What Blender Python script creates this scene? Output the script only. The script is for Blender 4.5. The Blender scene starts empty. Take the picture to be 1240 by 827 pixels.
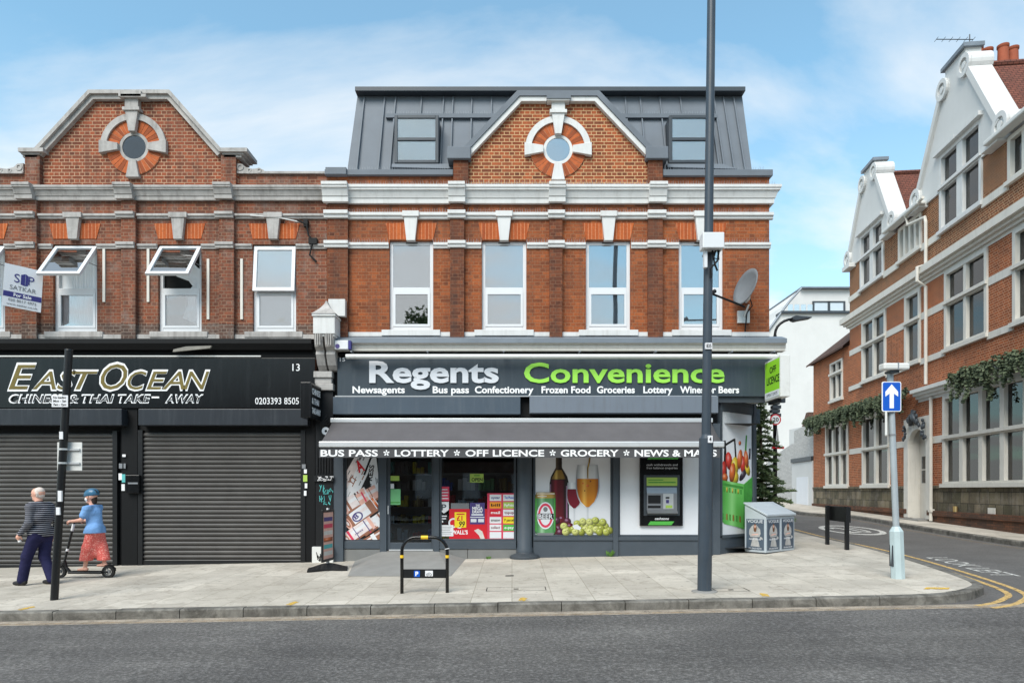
import bpy, bmesh, math, random
import numpy as np
from mathutils import Vector, Matrix
rad = math.radians
rnd = random.Random(11)
SC = bpy.context.scene
COL = SC.collection

# ------------------------------------------------------------------ camera, sky, sun, exposure
cam_d = bpy.data.cameras.new('camera'); cam = bpy.data.objects.new('camera', cam_d); COL.objects.link(cam)
cam.location = (0, 0, 1.5); cam.rotation_euler = (rad(90), 0, 0)
cam_d.sensor_width = 36; cam_d.lens = 825.0/1240*36
cam_d.shift_x = 0.0; cam_d.shift_y = (593-413.5)/1240
cam_d.clip_start = 0.05; cam_d.clip_end = 3000
SC.camera = cam
SC.render.resolution_x = 1024; SC.render.resolution_y = 682
SUN_EL, SUN_AZ = rad(47), rad(206)      # azimuth clockwise from +Y: behind the camera, a little to the left
world = bpy.data.worlds.new('World'); SC.world = world; world.use_nodes = True
wn = world.node_tree.nodes; wl = world.node_tree.links
for n in list(wn): wn.remove(n)
w_out = wn.new('ShaderNodeOutputWorld'); w_bg = wn.new('ShaderNodeBackground'); w_bg.inputs['Strength'].default_value = 0.13
sky = wn.new('ShaderNodeTexSky'); sky.sky_type = 'NISHITA'; sky.sun_disc = False
sky.sun_elevation = SUN_EL; sky.sun_rotation = SUN_AZ; sky.air_density = 1.0; sky.dust_density = 0.4; sky.ozone_density = 1.0
tc = wn.new('ShaderNodeTexCoord'); sep = wn.new('ShaderNodeSeparateXYZ'); wl.new(tc.outputs['Generated'], sep.inputs[0])
def wmath(op, a, b=None):
    n = wn.new('ShaderNodeMath'); n.operation = op
    for i, v in enumerate((a, b)):
        if v is None: continue
        if isinstance(v, (int, float)): n.inputs[i].default_value = v
        else: wl.new(v, n.inputs[i])
    return n.outputs[0]
zz = wmath('ADD', wmath('MAXIMUM', sep.outputs[2], 0.0), 0.16)
cx = wmath('DIVIDE', sep.outputs[0], zz); cy = wmath('DIVIDE', sep.outputs[1], zz)
cmb = wn.new('ShaderNodeCombineXYZ'); wl.new(cx, cmb.inputs[0]); wl.new(cy, cmb.inputs[1]); cmb.inputs[2].default_value = 3.7
mp = wn.new('ShaderNodeMapping'); mp.inputs['Scale'].default_value = (0.55, 0.95, 1); mp.inputs['Location'].default_value = (1.9, 0.2, 0)
wl.new(cmb.outputs[0], mp.inputs[0])
ns = wn.new('ShaderNodeTexNoise'); ns.inputs['Scale'].default_value = 1.25; ns.inputs['Detail'].default_value = 9; ns.inputs['Roughness'].default_value = .56
ns.inputs['Distortion'].default_value = .35
wl.new(mp.outputs[0], ns.inputs['Vector'])
rp = wn.new('ShaderNodeValToRGB'); rp.color_ramp.elements[0].position = .40; rp.color_ramp.elements[1].position = .62
wl.new(ns.outputs[0], rp.inputs[0])
low = wn.new('ShaderNodeMapRange'); low.inputs['From Min'].default_value = 0.02; low.inputs['From Max'].default_value = 0.5
low.inputs['To Min'].default_value = 0.42; low.inputs['To Max'].default_value = 0.0
wl.new(sep.outputs[2], low.inputs[0])
hi = wn.new('ShaderNodeMapRange'); hi.inputs['From Min'].default_value = 0.26; hi.inputs['From Max'].default_value = 0.56; hi.inputs['To Min'].default_value = 0.95; hi.inputs['To Max'].default_value = 0.72
wl.new(sep.outputs[2], hi.inputs[0])
cf = wmath('MINIMUM', wmath('ADD', wmath('ADD', wmath('MULTIPLY', rp.outputs[0], hi.outputs[0]), low.outputs[0]), 0.10), 0.95)
tint = wn.new('ShaderNodeMix'); tint.data_type = 'RGBA'; tint.blend_type = 'MULTIPLY'; tint.inputs['Factor'].default_value = 1
wl.new(sky.outputs[0], tint.inputs['A']); tint.inputs['B'].default_value = (0.97, 1.52, 1.42, 1)
mx = wn.new('ShaderNodeMix'); mx.data_type = 'RGBA'
wl.new(cf, mx.inputs['Factor']); wl.new(tint.outputs['Result'], mx.inputs['A']); mx.inputs['B'].default_value = (5.5, 5.6, 5.65, 1)
wl.new(mx.outputs['Result'], w_bg.inputs[0]); wl.new(w_bg.outputs[0], w_out.inputs[0])
sun_d = bpy.data.lights.new('sun', 'SUN'); sun = bpy.data.objects.new('sun', sun_d); COL.objects.link(sun)
sun_d.energy = 2.8; sun_d.angle = rad(36); sun_d.color = (1, .95, .88)
sdir = Vector((math.sin(SUN_AZ)*math.cos(SUN_EL), math.cos(SUN_AZ)*math.cos(SUN_EL), math.sin(SUN_EL)))
sun.rotation_euler = sdir.to_track_quat('Z', 'Y').to_euler(); sun.location = (0, -10, 30)
SC.view_settings.view_transform = 'Standard'; SC.view_settings.look = 'None'
SC.view_settings.exposure = 0.52; SC.view_settings.gamma = 1.0

# ------------------------------------------------------------------ from photo measurements to metres
F = 825.0
def X(px, y=15.0): return (px-620)/F*y
def Z(py, y=15.0): return 1.5-(py-593)/F*y
def gz(x, y): return .018*x+.02*(y-15)                       # the pavement is one gently tilted plane
def G(px, py, dz=0.0):                                       # where a point seen on the pavement stands
    y = (1.8-dz)/((py-593)/F+.018*(px-620)/F+.02)
    return (px-620)/F*y, y, gz((px-620)/F*y, y)+dz

# ------------------------------------------------------------------ materials
def lin(c):
    c = c/255.0
    return c/12.92 if c <= .04045 else ((c+.055)/1.055)**2.4
def rgb(r, g, b): return (lin(r), lin(g), lin(b), 1)
MATS = {}
class NT:
    def __init__(s, name):
        s.m = bpy.data.materials.new(name); s.m.use_nodes = True
        s.n = s.m.node_tree.nodes; s.l = s.m.node_tree.links
        s.b = s.n.get('Principled BSDF'); s.out = s.n.get('Material Output')
    def new(s, t, **k):
        n = s.n.new(t)
        for a, v in k.items(): setattr(n, a, v)
        return n
    def link(s, a, b): s.l.new(a, b)
    def noise(s, scale, detail=4, rough=.55, coord='Object', vec=None, dist=0):
        n = s.new('ShaderNodeTexNoise'); n.inputs['Scale'].default_value = scale; n.inputs['Detail'].default_value = detail
        n.inputs['Roughness'].default_value = rough; n.inputs['Distortion'].default_value = dist
        s.link(vec if vec is not None else s.coord(coord), n.inputs['Vector'])
        return n.outputs[0]
    def coord(s, which):
        if not hasattr(s, 'tc'): s.tc = s.new('ShaderNodeTexCoord')
        return s.tc.outputs[which]
    def ramp(s, fac, stops):
        r = s.new('ShaderNodeValToRGB'); e = r.color_ramp.elements
        while len(e) < len(stops): e.new(.5)
        for i, (p, c) in enumerate(stops):
            e[i].position = p; e[i].color = c if len(c) == 4 else (*c, 1)
        s.link(fac, r.inputs[0]); return r.outputs[0]
    def mix(s, fac, a, b, blend='MIX'):
        m = s.new('ShaderNodeMix', data_type='RGBA', blend_type=blend)
        for key, v in (('Factor', fac), ('A', a), ('B', b)):
            if isinstance(v, (int, float)): m.inputs[key].default_value = v
            elif isinstance(v, tuple): m.inputs[key].default_value = v
            else: s.link(v, m.inputs[key])
        return m.outputs['Result']
    def bump(s, h, strength=.3, dist=.01):
        b = s.new('ShaderNodeBump'); b.inputs['Strength'].default_value = strength; b.inputs['Distance'].default_value = dist
        s.link(h, b.inputs['Height']); s.link(b.outputs[0], s.b.inputs['Normal'])
    def col(s, c): 
        if isinstance(c, tuple): s.b.inputs['Base Color'].default_value = c
        else: s.link(c, s.b.inputs['Base Color'])
    def set(s, rough=.7, metal=0, spec=.4):
        s.b.inputs['Roughness'].default_value = rough; s.b.inputs['Metallic'].default_value = metal
        s.b.inputs['Specular IOR Level'].default_value = spec
def g3(v): return (v, v, v, 1)
def paint(name, c, rough=.6, metal=0, var=.12, scale=2.5, dirt=0.0, dirtc=(.09, .08, .07, 1), spec=.4, bump=0.0):
    if name in MATS: return MATS[name]
    t = NT(name); t.set(rough, metal, spec)
    n = t.noise(scale, 6, .6)
    c2 = t.mix(1.0, c, t.ramp(n, [(.3, g3(1-var)), (.7, g3(1+var*.6))]), 'MULTIPLY')
    if name in ('white_trim', 'cream_trim', 'weathered_trim', 'white_render', 'fascia_grey', 'panel_grey', 'panel_pale', 'shutter_box', 'awning_cloth', 'post_grey', 'black_gloss'):
        mp_ = t.new('ShaderNodeMapping'); mp_.inputs['Scale'].default_value = (9, 9, .7); t.link(t.coord('Object'), mp_.inputs[0])
        k_ = {'weathered_trim': .5, 'black_gloss': .16, 'white_render': .12}.get(name, .26)
        c2 = t.mix(t.ramp(t.noise(1, 6, .65, vec=mp_.outputs[0]), [(.5, g3(0)), (.72, g3(k_))]), c2, dirtc)
    if dirt:
        d = t.noise(scale*1.7, 8, .7, dist=.6)
        c2 = t.mix(t.ramp(d, [(.56, g3(0)), (.78, g3(dirt))]), c2, dirtc)
    t.col(c2)
    if bump: t.bump(t.noise(scale*14, 4, .6), bump, .01)
    MATS[name] = t.m; return t.m
def brick(name, c1, c2, mortar, dark=(.05, .035, .03, 1), darkness=.45, w=.225, h=.075, ms=.006, soot=.25, rough=.9, grey=0.0, squash=1.0, warm_blotch=None):
    t = NT(name); t.set(rough, 0, .2)
    uv = t.coord('UV')
    b = t.new('ShaderNodeTexBrick'); b.offset = .5; b.squash = squash; b.squash_frequency = 2
    for k, v in (('Scale', 1), ('Mortar Size', ms), ('Mortar Smooth', .15), ('Bias', -.1), ('Brick Width', w), ('Row Height', h)): b.inputs[k].default_value = v
    b.inputs['Color1'].default_value = c1; b.inputs['Color2'].default_value = c2; b.inputs['Mortar'].default_value = mortar
    t.link(uv, b.inputs['Vector'])
    b2 = t.new('ShaderNodeTexBrick'); b2.offset = .5; b2.squash = squash; b2.squash_frequency = 2
    for k, v in (('Scale', 1), ('Mortar Size', 0), ('Bias', -.35), ('Brick Width', w), ('Row Height', h)): b2.inputs[k].default_value = v
    b2.inputs['Color1'].default_value = g3(0); b2.inputs['Color2'].default_value = g3(1)
    off = t.new('ShaderNodeMapping'); off.inputs['Location'].default_value = (w*40, h*26, 0); t.link(uv, off.inputs[0]); t.link(off.outputs[0], b2.inputs['Vector'])
    inv = t.new('ShaderNodeMath', operation='SUBTRACT'); inv.inputs[0].default_value = 1.0; t.link(b.outputs['Fac'], inv.inputs[1])
    patch = t.ramp(t.noise(.7, 5, .6), [(.35, g3(.25)), (.65, g3(1))])
    dk = t.mix(1.0, t.mix(1.0, b2.outputs['Color'], patch, 'MULTIPLY'), inv.outputs[0], 'MULTIPLY')
    dk2 = t.mix(1.0, dk, g3(darkness), 'MULTIPLY')
    c = t.mix(dk2, b.outputs['Color'], dark)
    fine = t.noise(26, 5, .7)
    c = t.mix(1.0, c, t.ramp(fine, [(.3, g3(.78)), (.7, g3(1.16))]), 'MULTIPLY')
    if warm_blotch: c = t.mix(t.ramp(t.noise(1.6, 6, .7), [(.5, g3(0)), (.68, g3(.6))]), c, t.mix(1.0, c, warm_blotch, 'MULTIPLY'))  # random patches of warmer brick colour
    so = t.ramp(t.noise(.9, 8, .65, dist=.5), [(.42, g3(0)), (.75, g3(soot))])
    c = t.mix(so, c, (.06, .05, .045, 1))
    mp_ = t.new('ShaderNodeMapping'); mp_.inputs['Scale'].default_value = (5, 5, .45); t.link(t.coord('Object'), mp_.inputs[0])
    c = t.mix(t.ramp(t.noise(1, 6, .7, vec=mp_.outputs[0]), [(.48, g3(0)), (.72, g3(min(.6, soot*1.1)))]), c, (.055, .045, .04, 1))
    if grey:
        gn = t.ramp(t.noise(2.2, 8, .7), [(.5, g3(0)), (.72, g3(grey))])
        c = t.mix(gn, c, (.32, .29, .26, 1))
    t.col(c)
    hh = t.mix(.25, inv.outputs[0], fine)
    t.bump(hh, .55, .012)
    MATS[name] = t.m; return t.m

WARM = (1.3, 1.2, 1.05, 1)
brick('brick_orange', rgb(166, 93, 55), rgb(138, 76, 47), rgb(150, 104, 76), dark=rgb(72, 44, 36), darkness=.9, soot=.45, ms=.007, squash=.5, warm_blotch=WARM)
brick('brick_gable', rgb(170, 92, 58), rgb(130, 72, 50), rgb(204, 166, 124), dark=rgb(52, 42, 38), darkness=1, ms=.0085, soot=.15, squash=.5)
brick('brick_pilaster', rgb(134, 78, 52), rgb(104, 60, 44), rgb(128, 92, 72), dark=rgb(56, 40, 36), darkness=.95, soot=.45, squash=.5)
brick('brick_weathered', rgb(148, 86, 62), rgb(116, 70, 54), rgb(146, 114, 94), dark=rgb(60, 48, 44), darkness=1, soot=.55, grey=.4, ms=.008, squash=.5, warm_blotch=WARM)
brick('brick_sooty', rgb(112, 82, 70), rgb(92, 72, 64), rgb(140, 124, 112), dark=rgb(62, 54, 50), darkness=.9, soot=.55, grey=.7, ms=.008, squash=.5)
brick('brick_east_gable', rgb(164, 88, 60), rgb(122, 70, 52), rgb(186, 150, 122), dark=rgb(56, 44, 40), darkness=1, ms=.0085, soot=.45, squash=.5)
brick('brick_pub', rgb(184, 102, 62), rgb(150, 82, 52), rgb(200, 156, 124), dark=rgb(92, 52, 40), darkness=.95, soot=.25, ms=.009, squash=.5, warm_blotch=(1.15, 1.12, 1.05, 1))
brick('brick_pub_brown', rgb(150, 90, 58), rgb(112, 66, 46), rgb(192, 160, 126), dark=rgb(64, 46, 40), darkness=1, soot=.25, ms=.0095, squash=.5)
brick('brick_white', rgb(208, 206, 202), rgb(194, 192, 189), rgb(140, 137, 132), dark=rgb(200, 196, 190), darkness=.3, soot=.06)
brick('rubbed_brick', rgb(190, 100, 54), rgb(164, 82, 46), rgb(214, 150, 112), dark=rgb(140, 64, 42), darkness=.8, w=.078, h=.7, ms=.005, soot=.15)
brick('roof_tile_red', rgb(130, 82, 68), rgb(116, 72, 62), rgb(60, 40, 36), dark=rgb(84, 56, 50), darkness=.8, w=.17, h=.1, ms=.009, soot=.25)
brick('roof_tile_brown', rgb(116, 88, 76), rgb(96, 76, 68), rgb(50, 40, 36), dark=rgb(70, 58, 52), darkness=.8, w=.17, h=.11, ms=.012, soot=.35)
brick('stone_plinth', rgb(140, 128, 106), rgb(92, 88, 70), rgb(64, 60, 50), dark=rgb(54, 58, 42), darkness=1, w=.52, h=.36, ms=.012, soot=.8, grey=.5, squash=.7)
brick('brick_plinth', rgb(126, 84, 62), rgb(98, 72, 58), rgb(72, 62, 54), dark=rgb(48, 42, 38), darkness=.9, soot=.6)

paint('ring_mortar', rgb(206, 150, 116), .9); paint('ring_brick', rgb(182, 96, 54), .9, var=.2, scale=9); paint('ring_brick_dark', rgb(150, 78, 46), .9, var=.2, scale=9)
paint('white_trim', rgb(212, 212, 210), .6, var=.06, dirt=.22, dirtc=rgb(150, 146, 140))
paint('weathered_trim', rgb(176, 172, 168), .8, var=.25, dirt=.55, dirtc=rgb(104, 98, 92), scale=3.5)
paint('cream_trim', rgb(216, 212, 203), .7, var=.06, dirt=.25, dirtc=rgb(160, 154, 140))
paint('dish_grey', rgb(112, 116, 120), .6, var=.15, dirt=.3)
paint('white_render', rgb(208, 208, 206), .8, var=.05, dirt=.12, dirtc=rgb(190, 188, 182), scale=.8)
paint('white_plastic', rgb(218, 220, 222), .35, var=.02, spec=.5)
paint('aged_plastic', rgb(214, 214, 210), .5, var=.06, dirt=.3, dirtc=rgb(160, 156, 146))
paint('lead', rgb(122, 130, 138), .45, metal=.2, var=.15, scale=2)
paint('zinc_roof', rgb(106, 113, 121), .62, metal=.0, var=.12, scale=1.4)
paint('zinc_dark', rgb(66, 72, 78), .45, metal=.1, var=.1)
paint('fascia_grey', rgb(58, 68, 76), .4, var=.07, scale=1.2, dirt=.1, dirtc=rgb(90, 96, 100))
paint('panel_grey', rgb(74, 85, 96), .38, var=.07, scale=1.2, dirt=.12, dirtc=rgb(110, 116, 120))
paint('panel_pale', rgb(112, 120, 130), .4, var=.05, scale=1.2)
paint('shopfront_grey', rgb(72, 80, 88), .45, var=.08, dirt=.15, dirtc=rgb(110, 112, 112))
paint('riser_tile', rgb(122, 122, 120), .5, var=.12, dirt=.2)
paint('black_paint', rgb(22, 23, 25), .4, var=.2, dirt=.1, dirtc=rgb(70, 70, 70))
paint('black_gloss', rgb(14, 15, 17), .22, var=.2, scale=1.2, dirt=.08, dirtc=rgb(60, 62, 64))
paint('black_board', rgb(11, 12, 14), .55, var=.2, scale=1.2, dirt=.08, dirtc=rgb(50, 52, 54), spec=.25)
paint('shutter_grey', rgb(84, 82, 80), .4, metal=.2, var=.18, scale=2, dirt=.25, dirtc=rgb(40, 38, 36))
paint('shutter_box', rgb(42, 46, 52), .35, var=.15, scale=1.5, dirt=.15, dirtc=rgb(86, 90, 94))
paint('awning_cloth', rgb(92, 89, 91), .9, var=.12, dirt=.3, dirtc=rgb(88, 84, 82))
paint('valance_cloth', rgb(78, 78, 80), .9, var=.12, dirt=.2, dirtc=rgb(60, 60, 60))
paint('alu', rgb(205, 207, 208), .35, metal=.35, var=.05, dirt=.1)
paint('post_grey', rgb(58, 68, 78), .42, var=.12, scale=3, dirt=.15, dirtc=rgb(96, 92, 84))
paint('post_galvanised', rgb(176, 184, 188), .45, metal=.35, var=.12, scale=4, dirt=.15)
paint('post_pale', rgb(178, 194, 196), .5, var=.08, scale=4, dirt=.25, dirtc=rgb(120, 124, 120))
paint('concrete', rgb(140, 138, 134), .9, var=.12, dirt=.2, bump=.15)
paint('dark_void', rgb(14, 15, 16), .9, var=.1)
paint('room_dark', rgb(44, 44, 46), .9, var=.2)
paint('shelf_metal', rgb(120, 122, 124), .5, var=.1)
paint('net_curtain', rgb(232, 236, 238), .9, var=.08, scale=1.5)
paint('blind_white', rgb(242, 246, 248), .9, var=.04, scale=1.2)
paint('blind_grey', rgb(200, 212, 220), .9, var=.06, scale=1.2)
paint('dark_inside', rgb(58, 62, 66), .9, var=.3, scale=3)  # dark tone standing in for the unlit room behind panes
paint('text_silver', rgb(214, 217, 222), .35, var=.03)
paint('text_white', rgb(240, 240, 240), .5, var=.02)
paint('text_green', rgb(158, 224, 84), .4, var=.02)
paint('text_gold', rgb(112, 98, 44), .45, var=.25, scale=6)
paint('text_black', rgb(18, 18, 20), .5, var=.05)
paint('sign_green', rgb(148, 214, 44), .4, var=.03)
paint('green_band', rgb(84, 176, 72), .4, var=.05)
paint('sign_blue', rgb(20, 88, 190), .35, var=.03)
paint('navy', rgb(52, 50, 120), .5, var=.05)
paint('sticker_yellow', rgb(236, 190, 40), .5, var=.08)
paint('yellow', rgb(240, 214, 40), .5, var=.05)
paint('orange', rgb(236, 150, 40), .5, var=.05)
paint('red', rgb(206, 30, 44), .45, var=.05)
paint('dark_red', rgb(120, 20, 40), .45, var=.08)
paint('crimson', rgb(214, 60, 88), .5, var=.05)
paint('purple', rgb(72, 62, 120), .5, var=.08)
paint('lime', rgb(166, 196, 90), .5, var=.05)
paint('pale_green', rgb(120, 190, 130), .5, var=.05)
paint('paper', rgb(226, 226, 228), .7, var=.05)
paint('poster_white', rgb(222, 224, 228), .55, var=.03)
paint('newsprint', rgb(226, 214, 212), .7, var=.12, scale=9, dirt=.5, dirtc=rgb(120, 110, 112))
paint('pink_news', rgb(226, 176, 160), .7, var=.1, scale=8)
paint('brown_news', rgb(150, 100, 78), .7, var=.2, scale=8)
paint('wine', rgb(92, 22, 32), .3, var=.1)
paint('bottle_gold', rgb(150, 118, 48), .3, var=.2)
paint('bottle_dark', rgb(44, 32, 24), .3, var=.2)
paint('cider', rgb(198, 122, 30), .3, var=.15, scale=12)
paint('glass_print', rgb(196, 200, 206), .3, var=.1)
paint('can_green', rgb(92, 148, 96), .35, var=.1)
paint('can_gold', rgb(190, 154, 78), .3, metal=.3, var=.15)
paint('grape_white', rgb(190, 196, 92), .4, var=.2, scale=14)
paint('grape_pale', rgb(216, 218, 136), .4, var=.15, scale=14); paint('grape_olive', rgb(164, 170, 66), .4, var=.2, scale=14); paint('printed_mauve', rgb(150, 110, 140), .4)
paint('grape_red', rgb(84, 36, 58), .4, var=.2, scale=14)
paint('carrot', rgb(226, 110, 50), .5, var=.15, scale=10)
paint('pepper_yellow', rgb(230, 204, 60), .5, var=.15, scale=10)
paint('tomato', rgb(214, 60, 52), .5, var=.15, scale=10)
paint('aubergine', rgb(48, 40, 56), .4, var=.15)
paint('basket_green', rgb(112, 196, 96), .5, var=.12, scale=5)
paint('basket_shade', rgb(70, 150, 62), .5, var=.2, scale=9)
paint('teal', rgb(90, 180, 178), .6, var=.1)
paint('steel', rgb(150, 152, 156), .35, metal=.5, var=.1)
paint('bin_grey', rgb(182, 190, 196), .42, metal=.05, var=.07, scale=3, dirt=.15)
paint('poster_slate', rgb(78, 90, 104), .35, var=.12, scale=4)
paint('poster_figure', rgb(176, 174, 172), .4, var=.25, scale=12)
paint('poster_cream', rgb(214, 208, 200), .4, var=.12, scale=9)
paint('terracotta', rgb(158, 84, 58), .8, var=.15, scale=4, dirt=.2)
paint('rust', rgb(110, 74, 52), .8, var=.3, scale=6)
paint('wood_grey', rgb(140, 136, 128), .8, var=.2, scale=6)
paint('skin', rgb(222, 168, 146), .55, var=.06, scale=6)
paint('hair_grey', rgb(214, 200, 190), .9, var=.2, scale=30)
paint('hair_dark', rgb(52, 40, 34), .9, var=.2, scale=30)
paint('trouser_navy', rgb(44, 44, 78), .9, var=.2, scale=7)
paint('tee_blue', rgb(96, 152, 218), .9, var=.12, scale=6)
paint('shoe_dark', rgb(34, 32, 34), .6, var=.2)
paint('helmet_blue', rgb(58, 104, 134), .3, var=.12, scale=6)
paint('mask_white', rgb(232, 230, 228), .8, var=.04)
paint('rubber', rgb(20, 20, 21), .75, var=.2)
paint('bark', rgb(84, 70, 56), .95, var=.3, scale=8, bump=.3)
def leafmat(name, a, b, scale=5):
    t = NT(name); t.set(.7, 0, .25)
    t.col(t.ramp(t.noise(scale, 3, .6), [(.35, a), (.68, b)])); MATS[name] = t.m
leafmat('fir', rgb(70, 90, 58), rgb(128, 142, 96), 3)
leafmat('garland', rgb(50, 62, 46), rgb(104, 114, 88), 6)
leafmat('leaf_pale', rgb(180, 184, 176), rgb(210, 212, 206), 6)
leafmat('weed', rgb(60, 98, 40), rgb(104, 140, 60), 9)
leafmat('broadleaf', rgb(46, 70, 34), rgb(92, 116, 56), 2)
def stripes():
    for nm, cc in (('trouser_navy', rgb(42, 42, 74)), ('tee_blue', rgb(122, 164, 214))):
        t = NT(nm); t.set(.92, 0, .15); t.col(t.mix(1.0, cc, t.ramp(t.noise(8, 5, .6), [(.3, g3(.8)), (.7, g3(1.12))]), 'MULTIPLY')); t.bump(t.noise(7, 3, .5, dist=1), .7, .035); MATS[nm] = t.m
    t = NT('jumper_stripes'); t.set(.95, 0, .15)
    w = t.new('ShaderNodeTexWave', wave_type='BANDS', bands_direction='Z'); w.inputs['Scale'].default_value = 9.0; w.inputs['Distortion'].default_value = .6
    w.inputs['Detail Scale'].default_value = 1.2
    t.link(t.coord('Object'), w.inputs['Vector'])
    t.col(t.ramp(w.outputs[0], [(.76, rgb(36, 38, 46)), (.9, rgb(168, 168, 176))])); t.bump(t.noise(9, 3, .5), .6, .03); MATS['jumper'] = t.m
    t = NT('culotte_print'); t.set(.9, 0, .2)
    t.col(t.ramp(t.noise(46, 2, .6), [(.5, rgb(212, 96, 88)), (.66, rgb(236, 166, 152))])); t.bump(t.noise(8, 3, .5), .6, .03); MATS['culotte'] = t.m
stripes()
def printed(name, dark, mid, light, round_=False):
    """ink of a photographic print: the printed picture's own tones across the shape"""
    t = NT(name); t.set(.4, 0, .4); sp = t.new('ShaderNodeSeparateXYZ'); t.link(t.coord('Generated'), sp.inputs[0])
    if round_:
        d = t.new('ShaderNodeVectorMath', operation='DISTANCE'); t.link(t.coord('Generated'), d.inputs[0])
        cb = t.new('ShaderNodeCombineXYZ'); cb.inputs[0].default_value = .36; t.link(sp.outputs[1], cb.inputs[1]); cb.inputs[2].default_value = .68; t.link(cb.outputs[0], d.inputs[1])
        t.col(t.ramp(d.outputs['Value'], [(.02, light), (.22, mid), (.62, dark)]))
    else: t.col(t.ramp(sp.outputs[0], [(0, dark), (.2, mid), (.34, light), (.5, mid), (.8, mid), (1, dark)]))
    MATS[name] = t.m
printed('can_green', rgb(36, 78, 44), rgb(88, 146, 92), rgb(150, 190, 150)); printed('can_gold', rgb(96, 70, 30), rgb(180, 146, 72), rgb(232, 208, 150))
printed('bottle_dark', rgb(20, 16, 14), rgb(40, 30, 24), rgb(90, 76, 62)); printed('bottle_gold', rgb(70, 52, 24), rgb(136, 106, 46), rgb(206, 176, 96))
printed('wine', rgb(40, 10, 16), rgb(88, 20, 30), rgb(122, 36, 46)); printed('cider', rgb(150, 78, 18), rgb(200, 126, 34), rgb(232, 178, 82)); printed('glass_print', rgb(120, 126, 134), rgb(206, 210, 214), rgb(238, 240, 242))
for nm, c in (('grape_white', (190, 196, 92)), ('grape_pale', (212, 214, 128)), ('grape_olive', (164, 170, 66)), ('grape_red', (92, 40, 62)), ('carrot', (226, 112, 52)), ('pepper_yellow', (230, 200, 58)), ('tomato', (214, 62, 52)), ('aubergine', (58, 46, 62))):
    printed(nm, rgb(*(v*.5 for v in c)), rgb(*c), rgb(*(min(255, v*.5+125) for v in c)), True)
printed('basket_green', rgb(70, 150, 62), rgb(106, 190, 90), rgb(150, 216, 132))
def glass(name, tint=(1, 1, 1, 1), extra=.03):
    t = NT(name); t.n.remove(t.b)
    fr = t.new('ShaderNodeFresnel'); fr.inputs[0].default_value = 1.5
    ad = t.new('ShaderNodeMath', operation='ADD'); ad.inputs[1].default_value = extra; t.link(fr.outputs[0], ad.inputs[0])
    tr = t.new('ShaderNodeBsdfTransparent'); tr.inputs[0].default_value = tint
    gl = t.new('ShaderNodeBsdfGlossy'); gl.inputs['Roughness'].default_value = .015
    wob = t.new('ShaderNodeBump'); wob.inputs['Strength'].default_value = .04; wob.inputs['Distance'].default_value = .05
    t.link(t.noise(1.3, 1, .4), wob.inputs['Height']); t.link(wob.outputs[0], gl.inputs['Normal'])
    m = t.new('ShaderNodeMixShader'); t.link(ad.outputs[0], m.inputs[0]); t.link(tr.outputs[0], m.inputs[1]); t.link(gl.outputs[0], m.inputs[2])
    t.link(m.outputs[0], t.out.inputs[0]); MATS[name] = t.m
glass('glass', (.98, .99, 1, 1), .3)
glass('dormer_glass', (1, 1, 1, 1), .06)
glass('shop_glass', (.8, .84, .86, 1), .02)
glass('pub_glass', (.5, .56, .62, 1), .05)
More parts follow.
